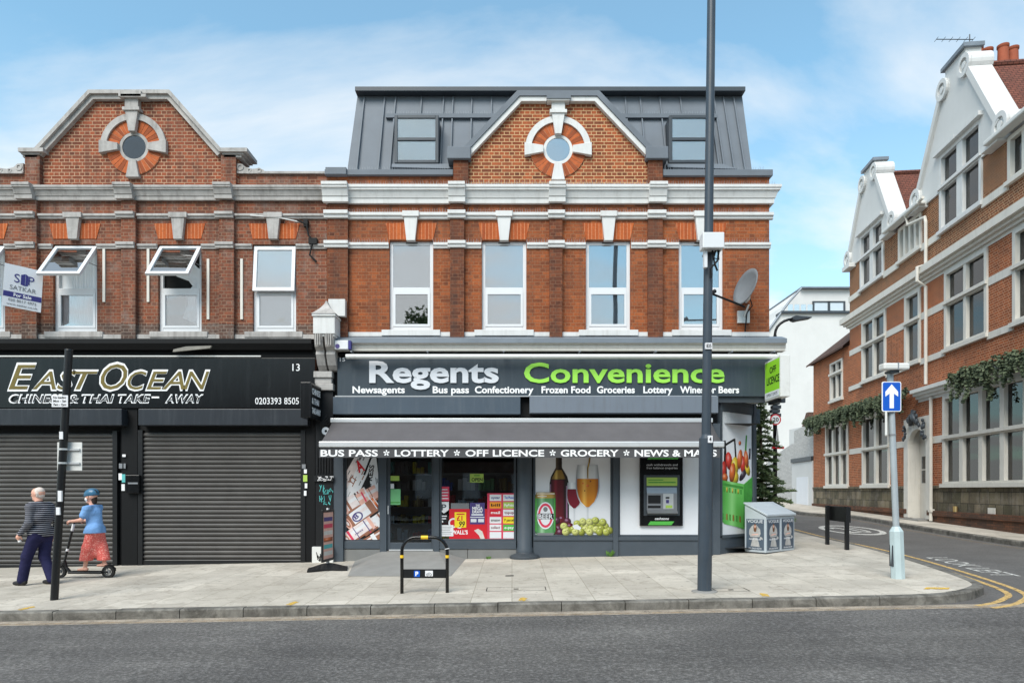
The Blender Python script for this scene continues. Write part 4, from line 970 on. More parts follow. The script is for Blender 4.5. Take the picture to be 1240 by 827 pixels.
for i, (a, b) in enumerate(ewins):
    c = (a+b)/2
    cfg = {0: dict(curtain_or_dark='net_curtain', top_open=(.62, .8)), 1: dict(curtain_or_dark='net_curtain', top_open=(.62, .8)), 2: dict(curtain_or_dark='dark_void', lower_curtain_or_dark='dark_inside', top_open=(.62, .8)), 3: dict(curtain_or_dark='blind_white', lower_curtain_or_dark='blind_grey', top_open=(.1, 1.0))}[i]
    fr = sash_window(east, X(a), X(b), Z(402), Z(296), Y0, Z(351), sill='weathered_trim', **cfg)
    if i == 1 or i == 0:
        m = MB(); n = 40; xa, xb = X(a)+.35, X(b)-.08; vs = []
        for k in range(n+1):
            x = xa+(xb-xa)*k/n; y = Y0+.122+.012*math.sin(k*1.35)+.005*math.sin(k*.7); vs += [(x, y, Z(401)), (x+.01*math.sin(k*.9), y, Z(299))]
        m.add(vs, [(2*k, 2*k+2, 2*k+3, 2*k+1) for k in range(n)]); m.build('curtain_or_dark', 'blind_white', fr, smooth=True)
    if i == 2:
        m = MB(); path = [(-.05, 0, .02), (.1, -.12, .02), (.28, -.22, .03), (.42, -.34, .05), (.34, -.5, .05), (.28, -.75, .1), (.2, -1.05, .12)]
        vs = []; xs, zs = X(215), Z(326)
        for k, (dx, dz, w) in enumerate(path):
            wv = .14+.05*math.sin(k*2.1)
            for q in range(6): vs.append((xs+dx-wv+2*wv*q/5+.05*(k > 4)*q/5, Y0+.11+.03*math.sin(q*2.3+k), zs+dz+.06*q*(1 if k < 4 else -.5)))
        m.add(vs, [(k*6+q, k*6+q+1, (k+1)*6+q+1, (k+1)*6+q) for k in range(len(path)-1) for q in range(5)]); m.build('curtain_or_dark', 'net_curtain', fr, smooth=True)
    if i == 3:
        m = MB()
        for k in range(9):
            an = rad(40*k+10); r = rnd.uniform(.12, .2)
            m.add([(X(338)+.02*math.cos(an+1.5), Y0+.135, Z(394)+.14+.02*math.sin(an+1.5)), (X(338)+r*math.cos(an), Y0+.125, Z(394)+.14+r*math.sin(an)*.7), (X(338)-.02*math.cos(an+1.5), Y0+.135, Z(394)+.14-.02*math.sin(an+1.5))], [(0, 1, 2)])
        m.build('houseplant', 'leaf_pale', fr)
    lp = MB(); lp.prism([(X(c-26), Z(289.5)), (X(c+26), Z(289.5)), (X(c+31), Z(271)), (X(c-31), Z(271))], Y0-.012, Y0+.02); lp.build('lintel', 'rubbed_brick', east)
    k = MB(); k.prism([(X(c-5.2), Z(291)), (X(c+5.2), Z(291)), (X(c+8), Z(265)), (X(c-8), Z(265))], Y0-.1, Y0+.02); k.box(X(c-11), X(c+11), Y0-.12, Y0+.02, Z(265.5), Z(259.5)); k.build('keystone', 'weathered_trim', east)
yg = Y0-.02
eg_ = [(30, 229), (30, 190), (54, 187), (115, 121), (206, 121), (264, 187), (289, 190), (289, 229)]
MB().prism([(X(a, yg), Z(b, yg)) for a, b in eg_], yg, Y0+.34).build('gable', 'brick_east_gable', east)
for a, b in ((30, 48), (267.5, 285.5)): MB().box(X(a, 14.88), X(b, 14.88), Y0-.12, Y0-.021, Z(229, 14.88), Z(188, 14.88)).build('pilaster', 'brick_weathered', east)
path = [(X(a, yg), Z(b, yg)) for a, b in ((51, 190), (115, 121), (206, 121), (267, 190))]
m = MB(); ribbon(m, path, -.04, .05, yg-.1, yg+.1); ribbon(m, path, .052, .13, yg-.16, Y0+.4); m.build('gable_coping', 'weathered_trim', east)
for a, b in ((21.5, 52), (265, 299)):
    m = MB(); m.box(X(a, 14.8), X(b, 14.8), Y0-.2, Y0+.4, Z(183.5, 14.8), Z(179, 14.8)); m.box(X(a+4, 14.85), X(b-4, 14.85), Y0-.15, Y0+.38, Z(187, 14.85), Z(183.5, 14.85)); m.box(X(a+6, 14.88), X(b-7, 14.88), Y0-.12, Y0+.36, Z(190.5, 14.88), Z(187, 14.88)); m.build('kneeler', 'weathered_trim', east)
oculus(east, X(163, yg), Z(179, yg), yg, 'weathered_trim', Z(116.5, yg)-Z(179, yg), .98, glassm='dark_inside', pane='pub_glass')
MB().box(X(146.5, 14.8), X(177, 14.8), Y0-.22, Y0+.3, Z(118, 14.8), Z(114.5, 14.8)).build('gable_coping', 'weathered_trim', east)
for sx, x0 in ((1, 287), (-1, 30)):                           # carved scrolls beside the gable
    m = MB()
    def sp_(a, b): return (X(x0+sx*a), Z(b))
    q = [sp_(0, 211), sp_(0, 199), sp_(7, 200), sp_(12, 204), sp_(20, 206), sp_(27, 205), sp_(33, 207), sp_(36, 211)]
    m.prism(q if sx > 0 else q[::-1], Y0-.05, Y0+.2)
    for a, b, r in ((5, 204, .075), (16, 208, .045), (28, 208, .055)): m.ring(X(x0+sx*a), Z(b), r*.55, r, Y0-.065, Y0-.02, 0, 360, 14)
    m.build('carved_scroll', 'weathered_trim', east)
for a, b, c in ((126.5, 302, 366), (180, 302, 366), (252.5, 314, 387), (293, 314, 387)): MB().box(X(a-1.5), X(a+1.5), Y0-.03, Y0+.01, Z(c), Z(b)).build('timber_strip', 'cream_trim', east)
m = MB(); m.tube([(X(305), Y0-.09, Z(263)), (X(340), Y0-.1, Z(266)), (X(360), Y0-.09, Z(270)), (X(372), Y0-.08, Z(272))], .014, 6); m.build('cable', 'white_trim', east)
m = MB(); m.tube([(X(362), Y0-.1, Z(269)), (X(373), Y0-.1, Z(274)), (X(375), Y0-.09, Z(287)), (X(380), Y0-.08, Z(293)), (X(376), Y0-.06, Z(310)), (X(384), Y0-.05, Z(318))], .022, 6); m.box(X(369), X(374), Y0-.1, Y0, Z(276), Z(268)).box(X(375), X(385), Y0-.1, Y0, Z(297), Z(290)); m.build('cable', 'rubber', east)
# black shopfront with roller shutters
MB().box(EX0, X(382), Y0-.02, Y0+.25, -.6, Z(413)).build('shopfront_backing', 'dark_void', east)
m = MB(); profile_strip(m, EX0, X(380), [(Y0, Z(425)), (Y0-.12, Z(425)), (Y0-.2, Z(418)), (Y0-.2, Z(412.5)), (Y0, Z(411.5))]); m.build('shop_cornice', 'black_board', east)
def shutter(px0, px1, py0, py1, guide=True):
    y = Y0-.07; xa, xb, zb, zt = X(px0), X(px1), gz(X((px0+px1)/2), Y0)+.0, Z(py0)
    m = MB(); n = max(4, round((zt-zb)/.0975)); h = (zt-zb)/n; prof = []
    for k in range(n):
        z = zb+k*h
        prof += [(y+.03, z), (y+.004, z+h*.12), (y-.012, z+h*.35), (y-.012, z+h*.62), (y+.006, z+h*.84), (y+.03, z+h*.9)]
    prof.append((y+.03, zt)); L = len(prof)
    m.add([(xa, p[0], p[1]) for p in prof]+[(xb, p[0], p[1]) for p in prof], [(i, i+1, L+i+1, L+i) for i in range(L-1)])
    o = m.build('roller_shutter', 'shutter_grey', east)
    MB().box(xa, xb, y-.03, y+.01, zb-.05, zb+.07).build('bottom_rail', 'black_paint', o)
    for xx in (xa-.1, xb): MB().box(xx, xx+.1, y-.05, y+.05, zb-.05, zt+.05).build('guide_rail', 'black_paint', o)
    return o
shutter(-190, 140, 525, 690); shutter(176, 366, 524, 683)
for a, b in ((-190, 148), (168, 373)):
    MB().box(X(a, 14.7), X(b, 14.7), Y0-.32, Y0-.021, Z(515, 14.7), Z(495, 14.7)).build('shutter_box', 'shutter_box', east, bevel=.012)
MB().box(X(150), X(169), Y0-.09, Y0-.021, gb(X(160))-.1, Z(494)).build('shopfront_post', 'black_board', east)
MB().box(X(369.5), X(383), Y0-.1, Y0-.021, gb(X(376))-.1, Z(494)).build('shopfront_post', 'black_board', east)
# letter box, key switches and stickers on the posts
m = MB(); m.box(X(153, 14.85), X(170, 14.85), Y0-.2, Y0-.09, Z(597, 14.85), Z(575, 14.85)); lb = m.build('letter_box', 'black_gloss', east, bevel=.01)
MB().box(X(155, 14.8), X(167, 14.8), Y0-.206, Y0-.2, Z(586, 14.8), Z(584, 14.8)).build('slot_flap', 'steel', lb)
for (a, b, c, d, mm, nm) in ((148, 152, 550, 553, 'paper', 'sticker'), (144, 148, 561, 567, 'steel', 'shutter_lock'), (149.5, 152, 561, 567, 'steel', 'shutter_lock'), (143.5, 147.5, 573, 581, 'paper', 'sticker'), (147.5, 151.5, 574, 584, 'teal', 'sticker'), (147, 151, 586, 594, 'paper', 'sticker'),
                         (365.5, 370, 562, 567, 'steel', 'shutter_lock'), (368, 371.5, 568, 573, 'paper', 'sticker'), (367, 372, 575, 583, 'lime', 'sticker'), (369, 372, 585, 591, 'paper', 'sticker'), (368, 371, 594, 600, 'paper', 'sticker')):
    MB().box(X(a, 14.87), X(b, 14.87), Y0-.128, Y0-.121, Z(d, 14.87), Z(c, 14.87)).build(nm, mm, east)
m = MB(); yb_ = Y0-.28; m.add([(X(209, yb_), yb_, Z(426, yb_)), (X(254, yb_), yb_, Z(421.5, yb_)), (X(256, yb_), yb_, Z(418.5, yb_)), (X(225, yb_), yb_, Z(419.5, yb_)), (X(210, yb_), yb_, Z(423, yb_))], [(0, 1, 2, 3, 4)])
m.v += [(v[0], v[1]+.05, v[2]) for v in m.v[:5]]; m.f += [(9, 8, 7, 6, 5)]+[(i, (i+1) % 5, (i+1) % 5+5, i+5) for i in range(5)]; m.build('broken_board', 'wood_grey', east)
# ------------------------------------------------------------------ party pilaster with its white console between the shopfronts
pp = thing('party_pilaster', 'console pilaster with white pointed cap and scrolls between the two shops', 'pilaster', (X(393), Y0, gb(X(393))))
def fr_box(m, a, b, y0, y1, c, d, yr=None):
    yr = y0 if yr is None else yr
    return m.box(X(a, yr), X(b, yr), y0, y1, Z(d, yr), Z(c, yr))
m = MB(); yc = 14.45; xa, xb, za, zb = X(379, yc), X(405.5, yc), Z(404, yc), Z(383, yc)
m.box(xa, xb, yc, Y0, za, zb); m.box(xa-.02, xb+.02, yc-.03, Y0, zb, zb+.05); m.box(xa+.02, xb-.02, yc+.03, Y0, za-.05, za); m.build('console_block', 'white_trim', pp, bevel=.01)
m = MB(); zt = zb+.05; xm = (xa+xb)/2; h = Z(361.5, yc)-zt
lv = []
for k in range(6):
    s = k/5; w = (1-s)**1.5*(xb-xa+.04)/2+.012; lv.append((w, zt+h*s))
vs = []
for w, z in lv: vs += [(xm-w, yc-.03+((xb-xa+.04)/2-w)*.9, z), (xm+w, yc-.03+((xb-xa+.04)/2-w)*.9, z), (xm+w, Y0, z), (xm-w, Y0, z)]
m.add(vs, [(4*k+q, 4*k+(q+1) % 4, 4*k+4+(q+1) % 4, 4*k+4+q) for k in range(5) for q in range(4)]+[(20, 21, 22, 23)]); m.build('pointed_cap', 'weathered_trim', pp)
MB().box(xb-.22, X(421), Y0-.25, Y0+.02, Z(386), Z(366)).build('side_block', 'white_trim', pp)
for a, b in ((382, 392), (394.5, 405)):
    m = MB(); prof = [(yc+.02, Z(405)), (yc+.02, Z(412)), (yc+.1, Z(425)), (yc+.2, Z(429)), (yc+.17, Z(433)), (yc+.3, Z(445)), (yc+.42, Z(450)), (Y0, Z(451)), (Y0, Z(405))]
    profile_strip(m, X(a, 14.6), X(b, 14.6), prof)
    for q in range(3):
        xx = X(a, 14.6)+(X(b, 14.6)-X(a, 14.6))*(.25+.25*q); m.box(xx-.012, xx+.012, yc+.005, yc+.03, Z(424), Z(407))
    m.build('scroll_bracket', 'weathered_trim', pp)
m = MB(); m.box(X(383), X(405), 14.78, Y0, Z(459), Z(451.5)); m.box(X(384), X(404), 14.82, Y0, Z(466), Z(459)); m.box(X(385), X(406), 14.8, Y0, Z(474), Z(466)); m.build('lower_mouldings', 'weathered_trim', pp, bevel=.012)
zb_ = gb(X(394))
m = MB(); m.box(X(384), X(405), 14.88, Y0+.05, zb_-.1, Z(474)); sh_ = m.build('shaft', 'black_paint', pp)
m = MB(); m.box(X(382.5), X(406), 14.83, 14.88, Z(583), Z(576)); 
for k in range(6): xx = X(385.5+k*3.3); m.box(xx, xx+.03, 14.85, 14.88, Z(573), Z(545))
m.build('fluted_band', 'black_paint', sh_)
MB().box(X(381), X(406), 14.8, 14.9, zb_-.1, Z(661)).build('plinth', 'aged_plastic', pp)
def scribble(px0, px1, py0, py1, y, mat, root, n=6, r=.008, name='graffiti', seed=1):
    q = random.Random(seed); m = MB()
    for k in range(n):
        x = px0+(px1-px0)*(k+.2)/n; z = q.uniform(py0, py1); pts = []
        for j in range(5): pts.append((X(min(max(x+q.uniform(-2.5, 3), px0), px1), y), y, Z(min(max(z+q.uniform(-1, 1)*(py1-py0)*.5, py0), py1), y)))
        pts = [(a, b, c) for a, b, c in pts]; m.tube(pts, r, 5)
    return m.build(name, mat, root)
scribble(387, 403, 587, 598, 14.876, 'teal', pp, 5, .008, seed=3); scribble(387, 403, 600, 611, 14.876, 'teal', pp, 5, .008, seed=4)
scribble(384, 404, 577, 582, 14.828, 'paper', pp, 7, .009, seed=5)
scribble(383, 405, 664, 679, 14.798, 'text_black', pp, 9, .012, seed=6)
# loose bits beside the pilaster: dark cables, sign with round eye
m = MB()
for k in range(5): m.tube([(X(398+k*1.5), Y0-.2, Z(505+3*k)), (X(393+k*2), Y0-.32, Z(515+k)), (X(399-k), Y0-.2, Z(527+2*k))], .016, 6)
m.build('cable_bundle', 'rubber', pp)
m = MB(); m.ring(X(395, 14.7), Z(522, 14.7), .03, .085, 14.66, 14.7, 0, 360, 18); m.build('round_sticker', 'paper', pp)

# ------------------------------------------------------------------ fascia sign of the corner shop
ys = Y0-.16
sg = thing('shop_fascia_sign', 'long slate grey shop fascia with silver and green raised lettering over the convenience shop', 'shop sign', (X(665), ys, Z(480)))
m = MB(); m.box(X(408.5, ys), X(949, ys), ys, Y0-.021, Z(480, ys), Z(433, ys)); m.build('board', 'fascia_grey', sg, bevel=.008)
ftext('Regents', 447.4, 604, 462.8, 438.4, ys-.002, 'text_silver', sg, bold=.028, depth=.03)
ftext('Convenience', 634.5, 877, 463, 440.3, ys-.002, 'text_green', sg, bold=.02, depth=.03)
for s, a, b in (('Newsagents', 426.9, 490.3), ('Bus pass', 524, 568), ('Confectionery', 575, 646), ('Frozen Food', 655.7, 715), ('Groceries', 722.8, 768.7), ('Lottery', 779, 814.4), ('Wines or Beers', 823.4, 895)):
    ftext(s, a, b, 475.8, 468, ys-.002, 'text_white', sg, bold=.028, depth=.006)
ftext('15', 411.5, 418, 437.5, 433.2, ys-.002, 'text_white', sg, bold=.02, depth=.004)
m = MB(); m.box(X(406), X(630), Y0-.2, Y0-.021, Z(502.5), Z(482)); m.build('lower_panel', 'panel_grey', sg, bevel=.008)
m = MB(); m.box(X(641), X(865.5), Y0-.26, Y0-.021, Z(501.5), Z(481.5)); m.build('lower_panel', 'panel_pale', sg, bevel=.008)
m = MB(); m.box(X(408), X(865), Y0-.17, Y0-.15, Z(481.4), Z(480.4)); m.build('trim_strip', 'alu', sg)
m = MB(); m.box(X(865.5), X(949), Y0-.1, Y0-.021, Z(488), Z(480.3)); m.build('return_panel', 'zinc_dark', sg)
tl = thing('sign_light', 'long white trough light along the top of the fascia sign', 'light', (X(660), ys-.1, Z(432)))
m = MB(); yt = ys-.22; m.tube([(X(419, yt), yt, Z(431.7, yt)), (X(940, yt), yt, Z(431.7, yt))], .052, 12); m.build('trough', 'aged_plastic', tl, auto=True)
m = MB()
for q in (430, 520, 610, 700, 790, 880, 930): m.box(X(q)-.015, X(q)+.015, yt, ys+.05, Z(430.5), Z(428.7))
m.build('bracket', 'steel', tl)
al = thing('alarm_box', 'small white alarm box with blue end above the fascia sign', 'alarm box', (X(420), Y0-.3, Z(427)))
m = MB(); m.box(X(411), X(427), Y0-.42, Y0-.28, Z(427.5), Z(417)); m.build('case', 'white_plastic', al, bevel=.01)
m = MB(); m.box(X(427)+.001, X(430), Y0-.41, Y0-.28, Z(427.3), Z(417.3)); m.build('end_cap', 'navy', al)
m = MB(); m.ring(X(414.5), Z(424), 0.001, .05, Y0-.426, Y0-.421, 0, 360, 12); m.build('badge', 'purple', al)

# ------------------------------------------------------------------ awning
aw = thing('shop_awning', 'grey cloth awning with printed valance spread over the convenience shopfront', 'awning', (X(630), Y0, Z(510)))
yc_, yf_ = Y0-.32, 13.98
m = MB(); m.box(X(400, yc_), X(863, yc_), yc_-.02, Y0-.021, Z(511.5, yc_), Z(506.3, yc_)); m.build('cassette', 'alu', aw, bevel=.012)
zc, zf_ = Z(511, yc_), Z(536, yf_)
m = MB(); n = 24; vs = []; xa0, xa1, xf0, xf1 = X(402, yc_), X(861, yc_), X(388, yf_), X(875, yf_)
for k in range(n+1):
    t = k/n
    for j in range(6):
        s = j/5; xx = (xa0+(xa1-xa0)*t)*(1-s)+(xf0+(xf1-xf0)*t)*s; vs.append((xx, yc_+(yf_-yc_)*s, zc+(zf_-zc)*s-.03*math.sin(math.pi*s)*(1+.25*math.sin(t*21))))
m.add(vs, [(k*6+j, k*6+j+1, (k+1)*6+j+1, (k+1)*6+j) for k in range(n) for j in range(5)]); can = m.build('canopy', 'awning_cloth', aw, smooth=True)
sm = can.modifiers.new('cloth', 'SOLIDIFY'); sm.thickness = .006
m = MB(); m.add([(X(649.5, 14.5), 14.55, zc-.085), (X(651, 14.5), 14.55, zc-.085), (X(651.5, 14.3), 14.15, zc-.4), (X(650, 14.3), 14.15, zc-.4)], [(0, 1, 2, 3)])
m = MB(); m.box(xf0-.03, xf1+.03, yf_-.06, yf_+.03, Z(541.5, yf_), Z(534.5, yf_)); m.build('front_bar', 'alu', aw, bevel=.018)
for xx in (xf0-.035, xf1+.03): MB().box(xx-.012, xx+.015, yf_-.07, yf_+.05, Z(542.5, yf_), Z(533.5, yf_)).build('bar_end', 'text_black', aw)
m = MB(); m.box(X(386.5, yf_), X(871.5, yf_), yf_-.02, yf_-.014, Z(554, yf_), Z(541.6, yf_)); m.build('valance', 'valance_cloth', aw)
yv = yf_-.0215
for s, a, b in (('BUS PASS', 388.2, 457.6), ('LOTTERY', 478, 543.5), ('OFF LICENCE', 563.6, 659), ('GROCERY', 679, 749), ('NEWS & MAGS', 768.4, 868)):
    ftext(s, a, b, 552.3, 544.8, yv, 'text_white', aw, bold=.024, depth=.003)
for c in (468, 553.3, 669.2, 758.6):
    m = MB(); x, z = X(c, yv), Z(548.3, yv)
    for k in range(5):
        an = rad(90+72*k); d = Vector((math.cos(an), 0, math.sin(an))); p = Vector((-d.z, 0, d.x))
        m.add([tuple(Vector((x, yv-.003, z))+d*.062+p*.014), tuple(Vector((x, yv-.003, z))+d*.062-p*.014), tuple(Vector((x, yv-.003, z))-p*.012), tuple(Vector((x, yv-.003, z))+p*.012)], [(0, 1, 2, 3)])
    m.build('star', 'text_white', aw)
for xs in (X(460), X(810)):
    m = MB(); m.tube([(xs, Y0-.1, 2.75), (xs+.35, 14.45, 2.62), (xs, yf_+.03, Z(538, yf_))], [.03, .028, .022], 8); m.build('folding_arm', 'alu', aw)

# ------------------------------------------------------------------ fascia sign of the takeaway
ye_ = Y0-.14
es = thing('takeaway_fascia_sign', 'wide black takeaway fascia with slanted gold lettering outlined in white', 'shop sign', (X(190), ye_, Z(494)))
m = MB(); m.box(EX0, X(381.5, ye_), ye_, Y0-.021, Z(494, ye_), Z(433.5, ye_)); m.build('board', 'black_gloss', es, bevel=.006)
m = MB(); m.box(EX0, X(319), ye_-.02, ye_, Z(433.6), Z(432.2)); m.build('trim_strip', 'aged_plastic', es)
def outlined(s, a, b, base, cap, parts, shear=.22, bold_o=.055, bold_i=-.004, space=1.0):
    ftext(s, a-1, b+1, base+.7, cap-.7, ye_-.002, parts[0], es, bold_o, shear, space, .012)
    ftext(s, a+.6, b-.6, base-.3, cap+.3, ye_-.015, parts[1], es, bold_i, shear, space, .006)
for s, a, b, base, cap in (('E', 10, 44, 471.6, 441.5), ('A', 39, 68, 471.6, 449.5), ('S', 68.5, 92, 471.6, 449.5), ('T', 88, 119, 471.6, 449.5), ('O', 121.5, 154.5, 471.6, 440.8), ('C', 154, 178, 471.6, 449.5), ('E', 177, 203, 471.6, 449.5), ('A', 196, 224, 471.6, 449.5), ('N', 222, 254, 471.6, 449.5)):
    outlined(s, a, b, base, cap, ('text_white', 'text_gold'), .3, .036, .0)
for s, a, b in (('CHINESE', 12, 78), ('&', 83, 95), ('THAI', 100, 138), ('TAKE', 144, 182), ('-', 188, 197), ('AWAY', 201, 246)):
    if s == '-': MB().box(X(188), X(197), ye_-.014, ye_-.002, Z(483.2), Z(481.2)).build('lettering', 'text_white', es); continue
    outlined(s, a, b, 487.2, 478.5, ('text_white', 'text_black'), .25, .034, -.006, 1.05)
ftext('13', 354.2, 363, 449, 440.6, ye_-.002, 'text_white', es, .0, 0, 1, .004)
ftext('0203393 8505', 309, 362, 489.3, 481.6, ye_-.002, 'text_white', es, .004, 0, 1, .004)

# ------------------------------------------------------------------ projecting signs
def projecting(name, label, xs, th, y_out, y_in, z0, z1, m_case, m_face, side):
    t = thing(name, label, 'sign', (xs, y_in, z0))
    MB().box(xs-th/2, xs+th/2, y_out, y_in, z0, z1).build('sign_box', m_case, t, bevel=.012)
    xf = xs+side*(th/2+.003)
    MB().box(min(xs+side*th/2, xf), max(xs+side*th/2, xf), y_out+.05, y_in-.03, z0+.04, z1-.04).build('sign_face', m_face, t)
    return t, xf
yo = 13.95
ol, xf = projecting('projecting_sign', 'box sign with a lime green face beside the white end above the shop corner', X(951, yo), .2, yo, 14.82, Z(482, 14.2), Z(432.5, 14.2), 'aged_plastic', 'sign_green', -1)
for s, zz_, c in (('OFF', .56, .13), ('LICENCE', .33, .15)):
    m = MB(); lettering(s, m, (xf-.001, 14.78-(.26 if s == 'OFF' else .1), Z(482, 14.2)+zz_), (0, -1, 0), (0, 0, 1), .35 if s == 'OFF' else .68, c, .01, depth=.003); m.build('lettering', 'text_black', ol)
MB().box(xf-.004, xf-.001, yo+.05, 14.79, Z(482, 14.2)+.04, Z(482, 14.2)+.17).build('lower_band', 'poster_white', ol)
m = MB(); lettering('OPEN 7 DAYS', m, (xf-.0045, 14.7, Z(482, 14.2)+.075), (0, -1, 0), (0, 0, 1), .6, .06, depth=.002); m.build('lettering', 'post_grey', ol)
MB().box(xf+.05, xf+.12, 14.2, 14.75, Z(482, 14.2)-.08, Z(482, 14.2)-.001).build('wall_bracket', 'black_paint', ol)
xs_ = -4.16
ct, xf = projecting('projecting_sign', 'black projecting box sign with white lettering beside the takeaway fascia', X(370, 14.05), .22, 14.05, 14.83, Z(505.5, 14.05), Z(462.5, 14.05), 'black_gloss', 'black_board', 1)
for k, (s, w) in enumerate((('CHINESE', .6), ('& THAI', .5), ('TAKE-AWAY', .62))):
    m = MB(); lettering(s, m, (xf+.001, 14.08+.04, Z(505.5, 14.05)+.5-.2*k), (0, 1, 0), (0, 0, 1), w, .12, .012, depth=.003); m.build('lettering', 'text_white', ct)

# ------------------------------------------------------------------ posters and stickers in the windows
yp = ygl-.03
def on(px, py, y=None): y = yp if y is None else y; return X(px, y), Z(py, y)
def flat(mb, pts, y, th=.0016): return mb.prism([on(a, b, y) for a, b in pts], y-th, y)
def rect(mb, a, b, c, d, y, th=.0016): x0, z0 = on(a, d, y); x1, z1 = on(b, c, y); return mb.box(x0, x1, y-th, y, z0, z1)
def oval(mb, cx_, cy_, rx, ry, y, th=.0016, n=20, rot=0):
    pts = []
    for k in range(n):
        a = -2*math.pi*k/n; u, v = rx*math.cos(a), ry*math.sin(a); pts.append((cx_+u*math.cos(rot)-v*math.sin(rot), cy_+u*math.sin(rot)+v*math.cos(rot)))
    return flat(mb, pts, y, th)
def L(k): return yp-.0022*k                                   # printed layers, front to back
# rolled newspapers
t = thing('newspaper_poster', 'window poster of rolled newspapers filling the narrow pane left of the door', 'poster', (X(438), yp, Z(653)))
m = MB(); rect(m, 418, 460, 552, 653.5, L(0)); m.build('backing', 'text_black', t)
def clip_poly(pts, x0, x1, y0, y1):
    for ax, lim, sg in ((0, x0, 1), (0, x1, -1), (1, y0, 1), (1, y1, -1)):
        out = []
        for i, p in enumerate(pts):
            q = pts[i-1]; ip, iq = (p[ax]-lim)*sg >= 0, (q[ax]-lim)*sg >= 0
            if ip != iq:
                u = (lim-q[ax])/(p[ax]-q[ax]); out.append((q[0]+(p[0]-q[0])*u, q[1]+(p[1]-q[1])*u))
            if ip: out.append(p)
        pts = out
        if len(pts) < 3: return []
    return pts
def cflat(mb, pts, y, th=.0012):
    p = clip_poly(pts, 418.3, 459.7, 552.3, 653.2)
    if len(p) > 2: flat(mb, p, y, th)
def obl(cx_, cy_, an, u0, u1, v0, v1):
    c, s_ = math.cos(an), math.sin(an); return [(cx_+u*c-v*s_, cy_+u*s_+v*c) for u, v in ((u0, v0), (u1, v0), (u1, v1), (u0, v1))]
def part_(mat, nm, y, *polys, th=.0012):
    m = MB()
    for p in polys: cflat(m, p, y, th)
    if m.v: m.build(nm, mat, t)
pr = random.Random(3)
def sheet_(k, cx_, cy_, an, l, w, mat, inks):
    part_(mat, 'printed_paper', L(k), obl(cx_, cy_, an, -l, l, -w, w))
    for ink, n_ in inks:
        ps = []
        for q in range(n_):
            v = pr.uniform(-w*.8, w*.55); u = pr.uniform(-l*.9, l*.6); ps.append(obl(cx_, cy_, an, u, u+pr.uniform(3, 9), v, v+pr.uniform(.6, 1.5)))
        part_(ink, 'printed_lines', L(k+.55), *ps, th=.0009)
def roll(k, cx_, cy_, an, l, w, mat, bands, end=True):
    part_(mat, 'printed_roll', L(k), obl(cx_, cy_, an, -l, l, -w, w))
    part_('newsprint' if mat != 'newsprint' else 'paper', 'printed_sheen', L(k+.3), obl(cx_, cy_, an, -l, l, -w*.55, -w*.1), th=.0006)
    for u, du, ink in bands: part_(ink, 'printed_band', L(k+.6), obl(cx_, cy_, an, u, u+du, -w*.98, w*.98), th=.0007)
    part_('brown_news', 'printed_shade', L(k+.45), obl(cx_, cy_, an, -l, l, w*.72, w), th=.0006)
    if end:
        for r_, ink, dk in ((1, 'pink_news', .75), (.66, 'brown_news', .9), (.36, 'newsprint', 1.05)):
            pts = [(cx_-l*math.cos(an)+w*r_*(.42*math.cos(a_)*math.cos(an)-math.sin(a_)*math.sin(an)), cy_-l*math.sin(an)+w*r_*(.42*math.cos(a_)*math.sin(an)+math.sin(a_)*math.cos(an))) for a_ in [2*math.pi*j/16 for j in range(16)]]
            part_(ink, 'printed_roll_end', L(k+dk), pts, th=.0005)
sheet_(1, 425, 572, -1.05, 44, 5.5, 'newsprint', (('shelf_metal', 9), ('text_black', 5)))
sheet_(2.2, 452, 570, 1.45, 32, 5.5, 'paper', (('text_black', 6),))
sheet_(3.4, 437, 574, -1.13, 40, 7.5, 'paper', (('shelf_metal', 5), ('brown_news', 5)))
part_('text_black', 'printed_gap', L(4.4), obl(446, 562, -1.2, -14, 26, -1.2, 1.2))
roll(5, 431, 606, -.55, 17, 9, 'newsprint', ((-12, 3, 'brown_news'), (2, 2, 'text_black'), (6, 1.5, 'dark_red'), (10, 5, 'pink_news')))
roll(6.4, 446, 601, -.5, 13, 9, 'pink_news', ((-6, 2, 'crimson'), (-1, 2, 'paper'), (4, 1, 'brown_news')), False)
roll(7.8, 439, 621, -.62, 22, 8.5, 'paper', ((9, 8, 'brown_news'), (18, 3, 'carrot'), (-20, 5, 'brown_news')))
roll(9.2, 452, 634, -.6, 16, 7.5, 'newsprint', ((-9, 1.5, 'crimson'), (-3, 1, 'purple'), (3, 5, 'paper'), (10, 2, 'brown_news')), False)
roll(10.6, 436, 642, -.6, 19, 8, 'newsprint', ((-15, 3, 'crimson'), (-6, 1, 'purple'), (9, 1.2, 'purple'), (14, 4, 'pink_news')))
roll(12, 454, 650, -.55, 14, 5, 'brown_news', ((-4, 5, 'paper'),), False)
m = MB(); oval(m, 433, 625.5, 7, 5.6, L(9.0), .0008, rot=-.62); m.build('printed_oval', 'purple', t)
m = MB(); oval(m, 433, 625.5, 5.2, 4, L(9.6), .0008, rot=-.62); m.build('printed_oval', 'paper', t)
d = (math.cos(.62), 0, math.sin(.62)); m = MB(); lettering('B', m, (X(430.5), L(10.2), Z(629)), d, (-d[2], 0, d[0]), .1, .1, .03, depth=.0008); m.build('lettering', 'purple', t)
d = (math.cos(.62), 0, math.sin(.62)); m = MB(); lettering('news', m, (X(431), L(11.9), Z(648)), d, (-d[2], 0, d[0]), .2, .05, .01, depth=.0008); m.build('lettering', 'purple', t)
m = MB(); lettering('A', m, (X(434), L(4.5), Z(572)), (math.cos(.42), 0, math.sin(.42)), (-math.sin(.42), 0, math.cos(.42)), .16, .24, .04, depth=.0008); m.build('lettering', 'red', t)
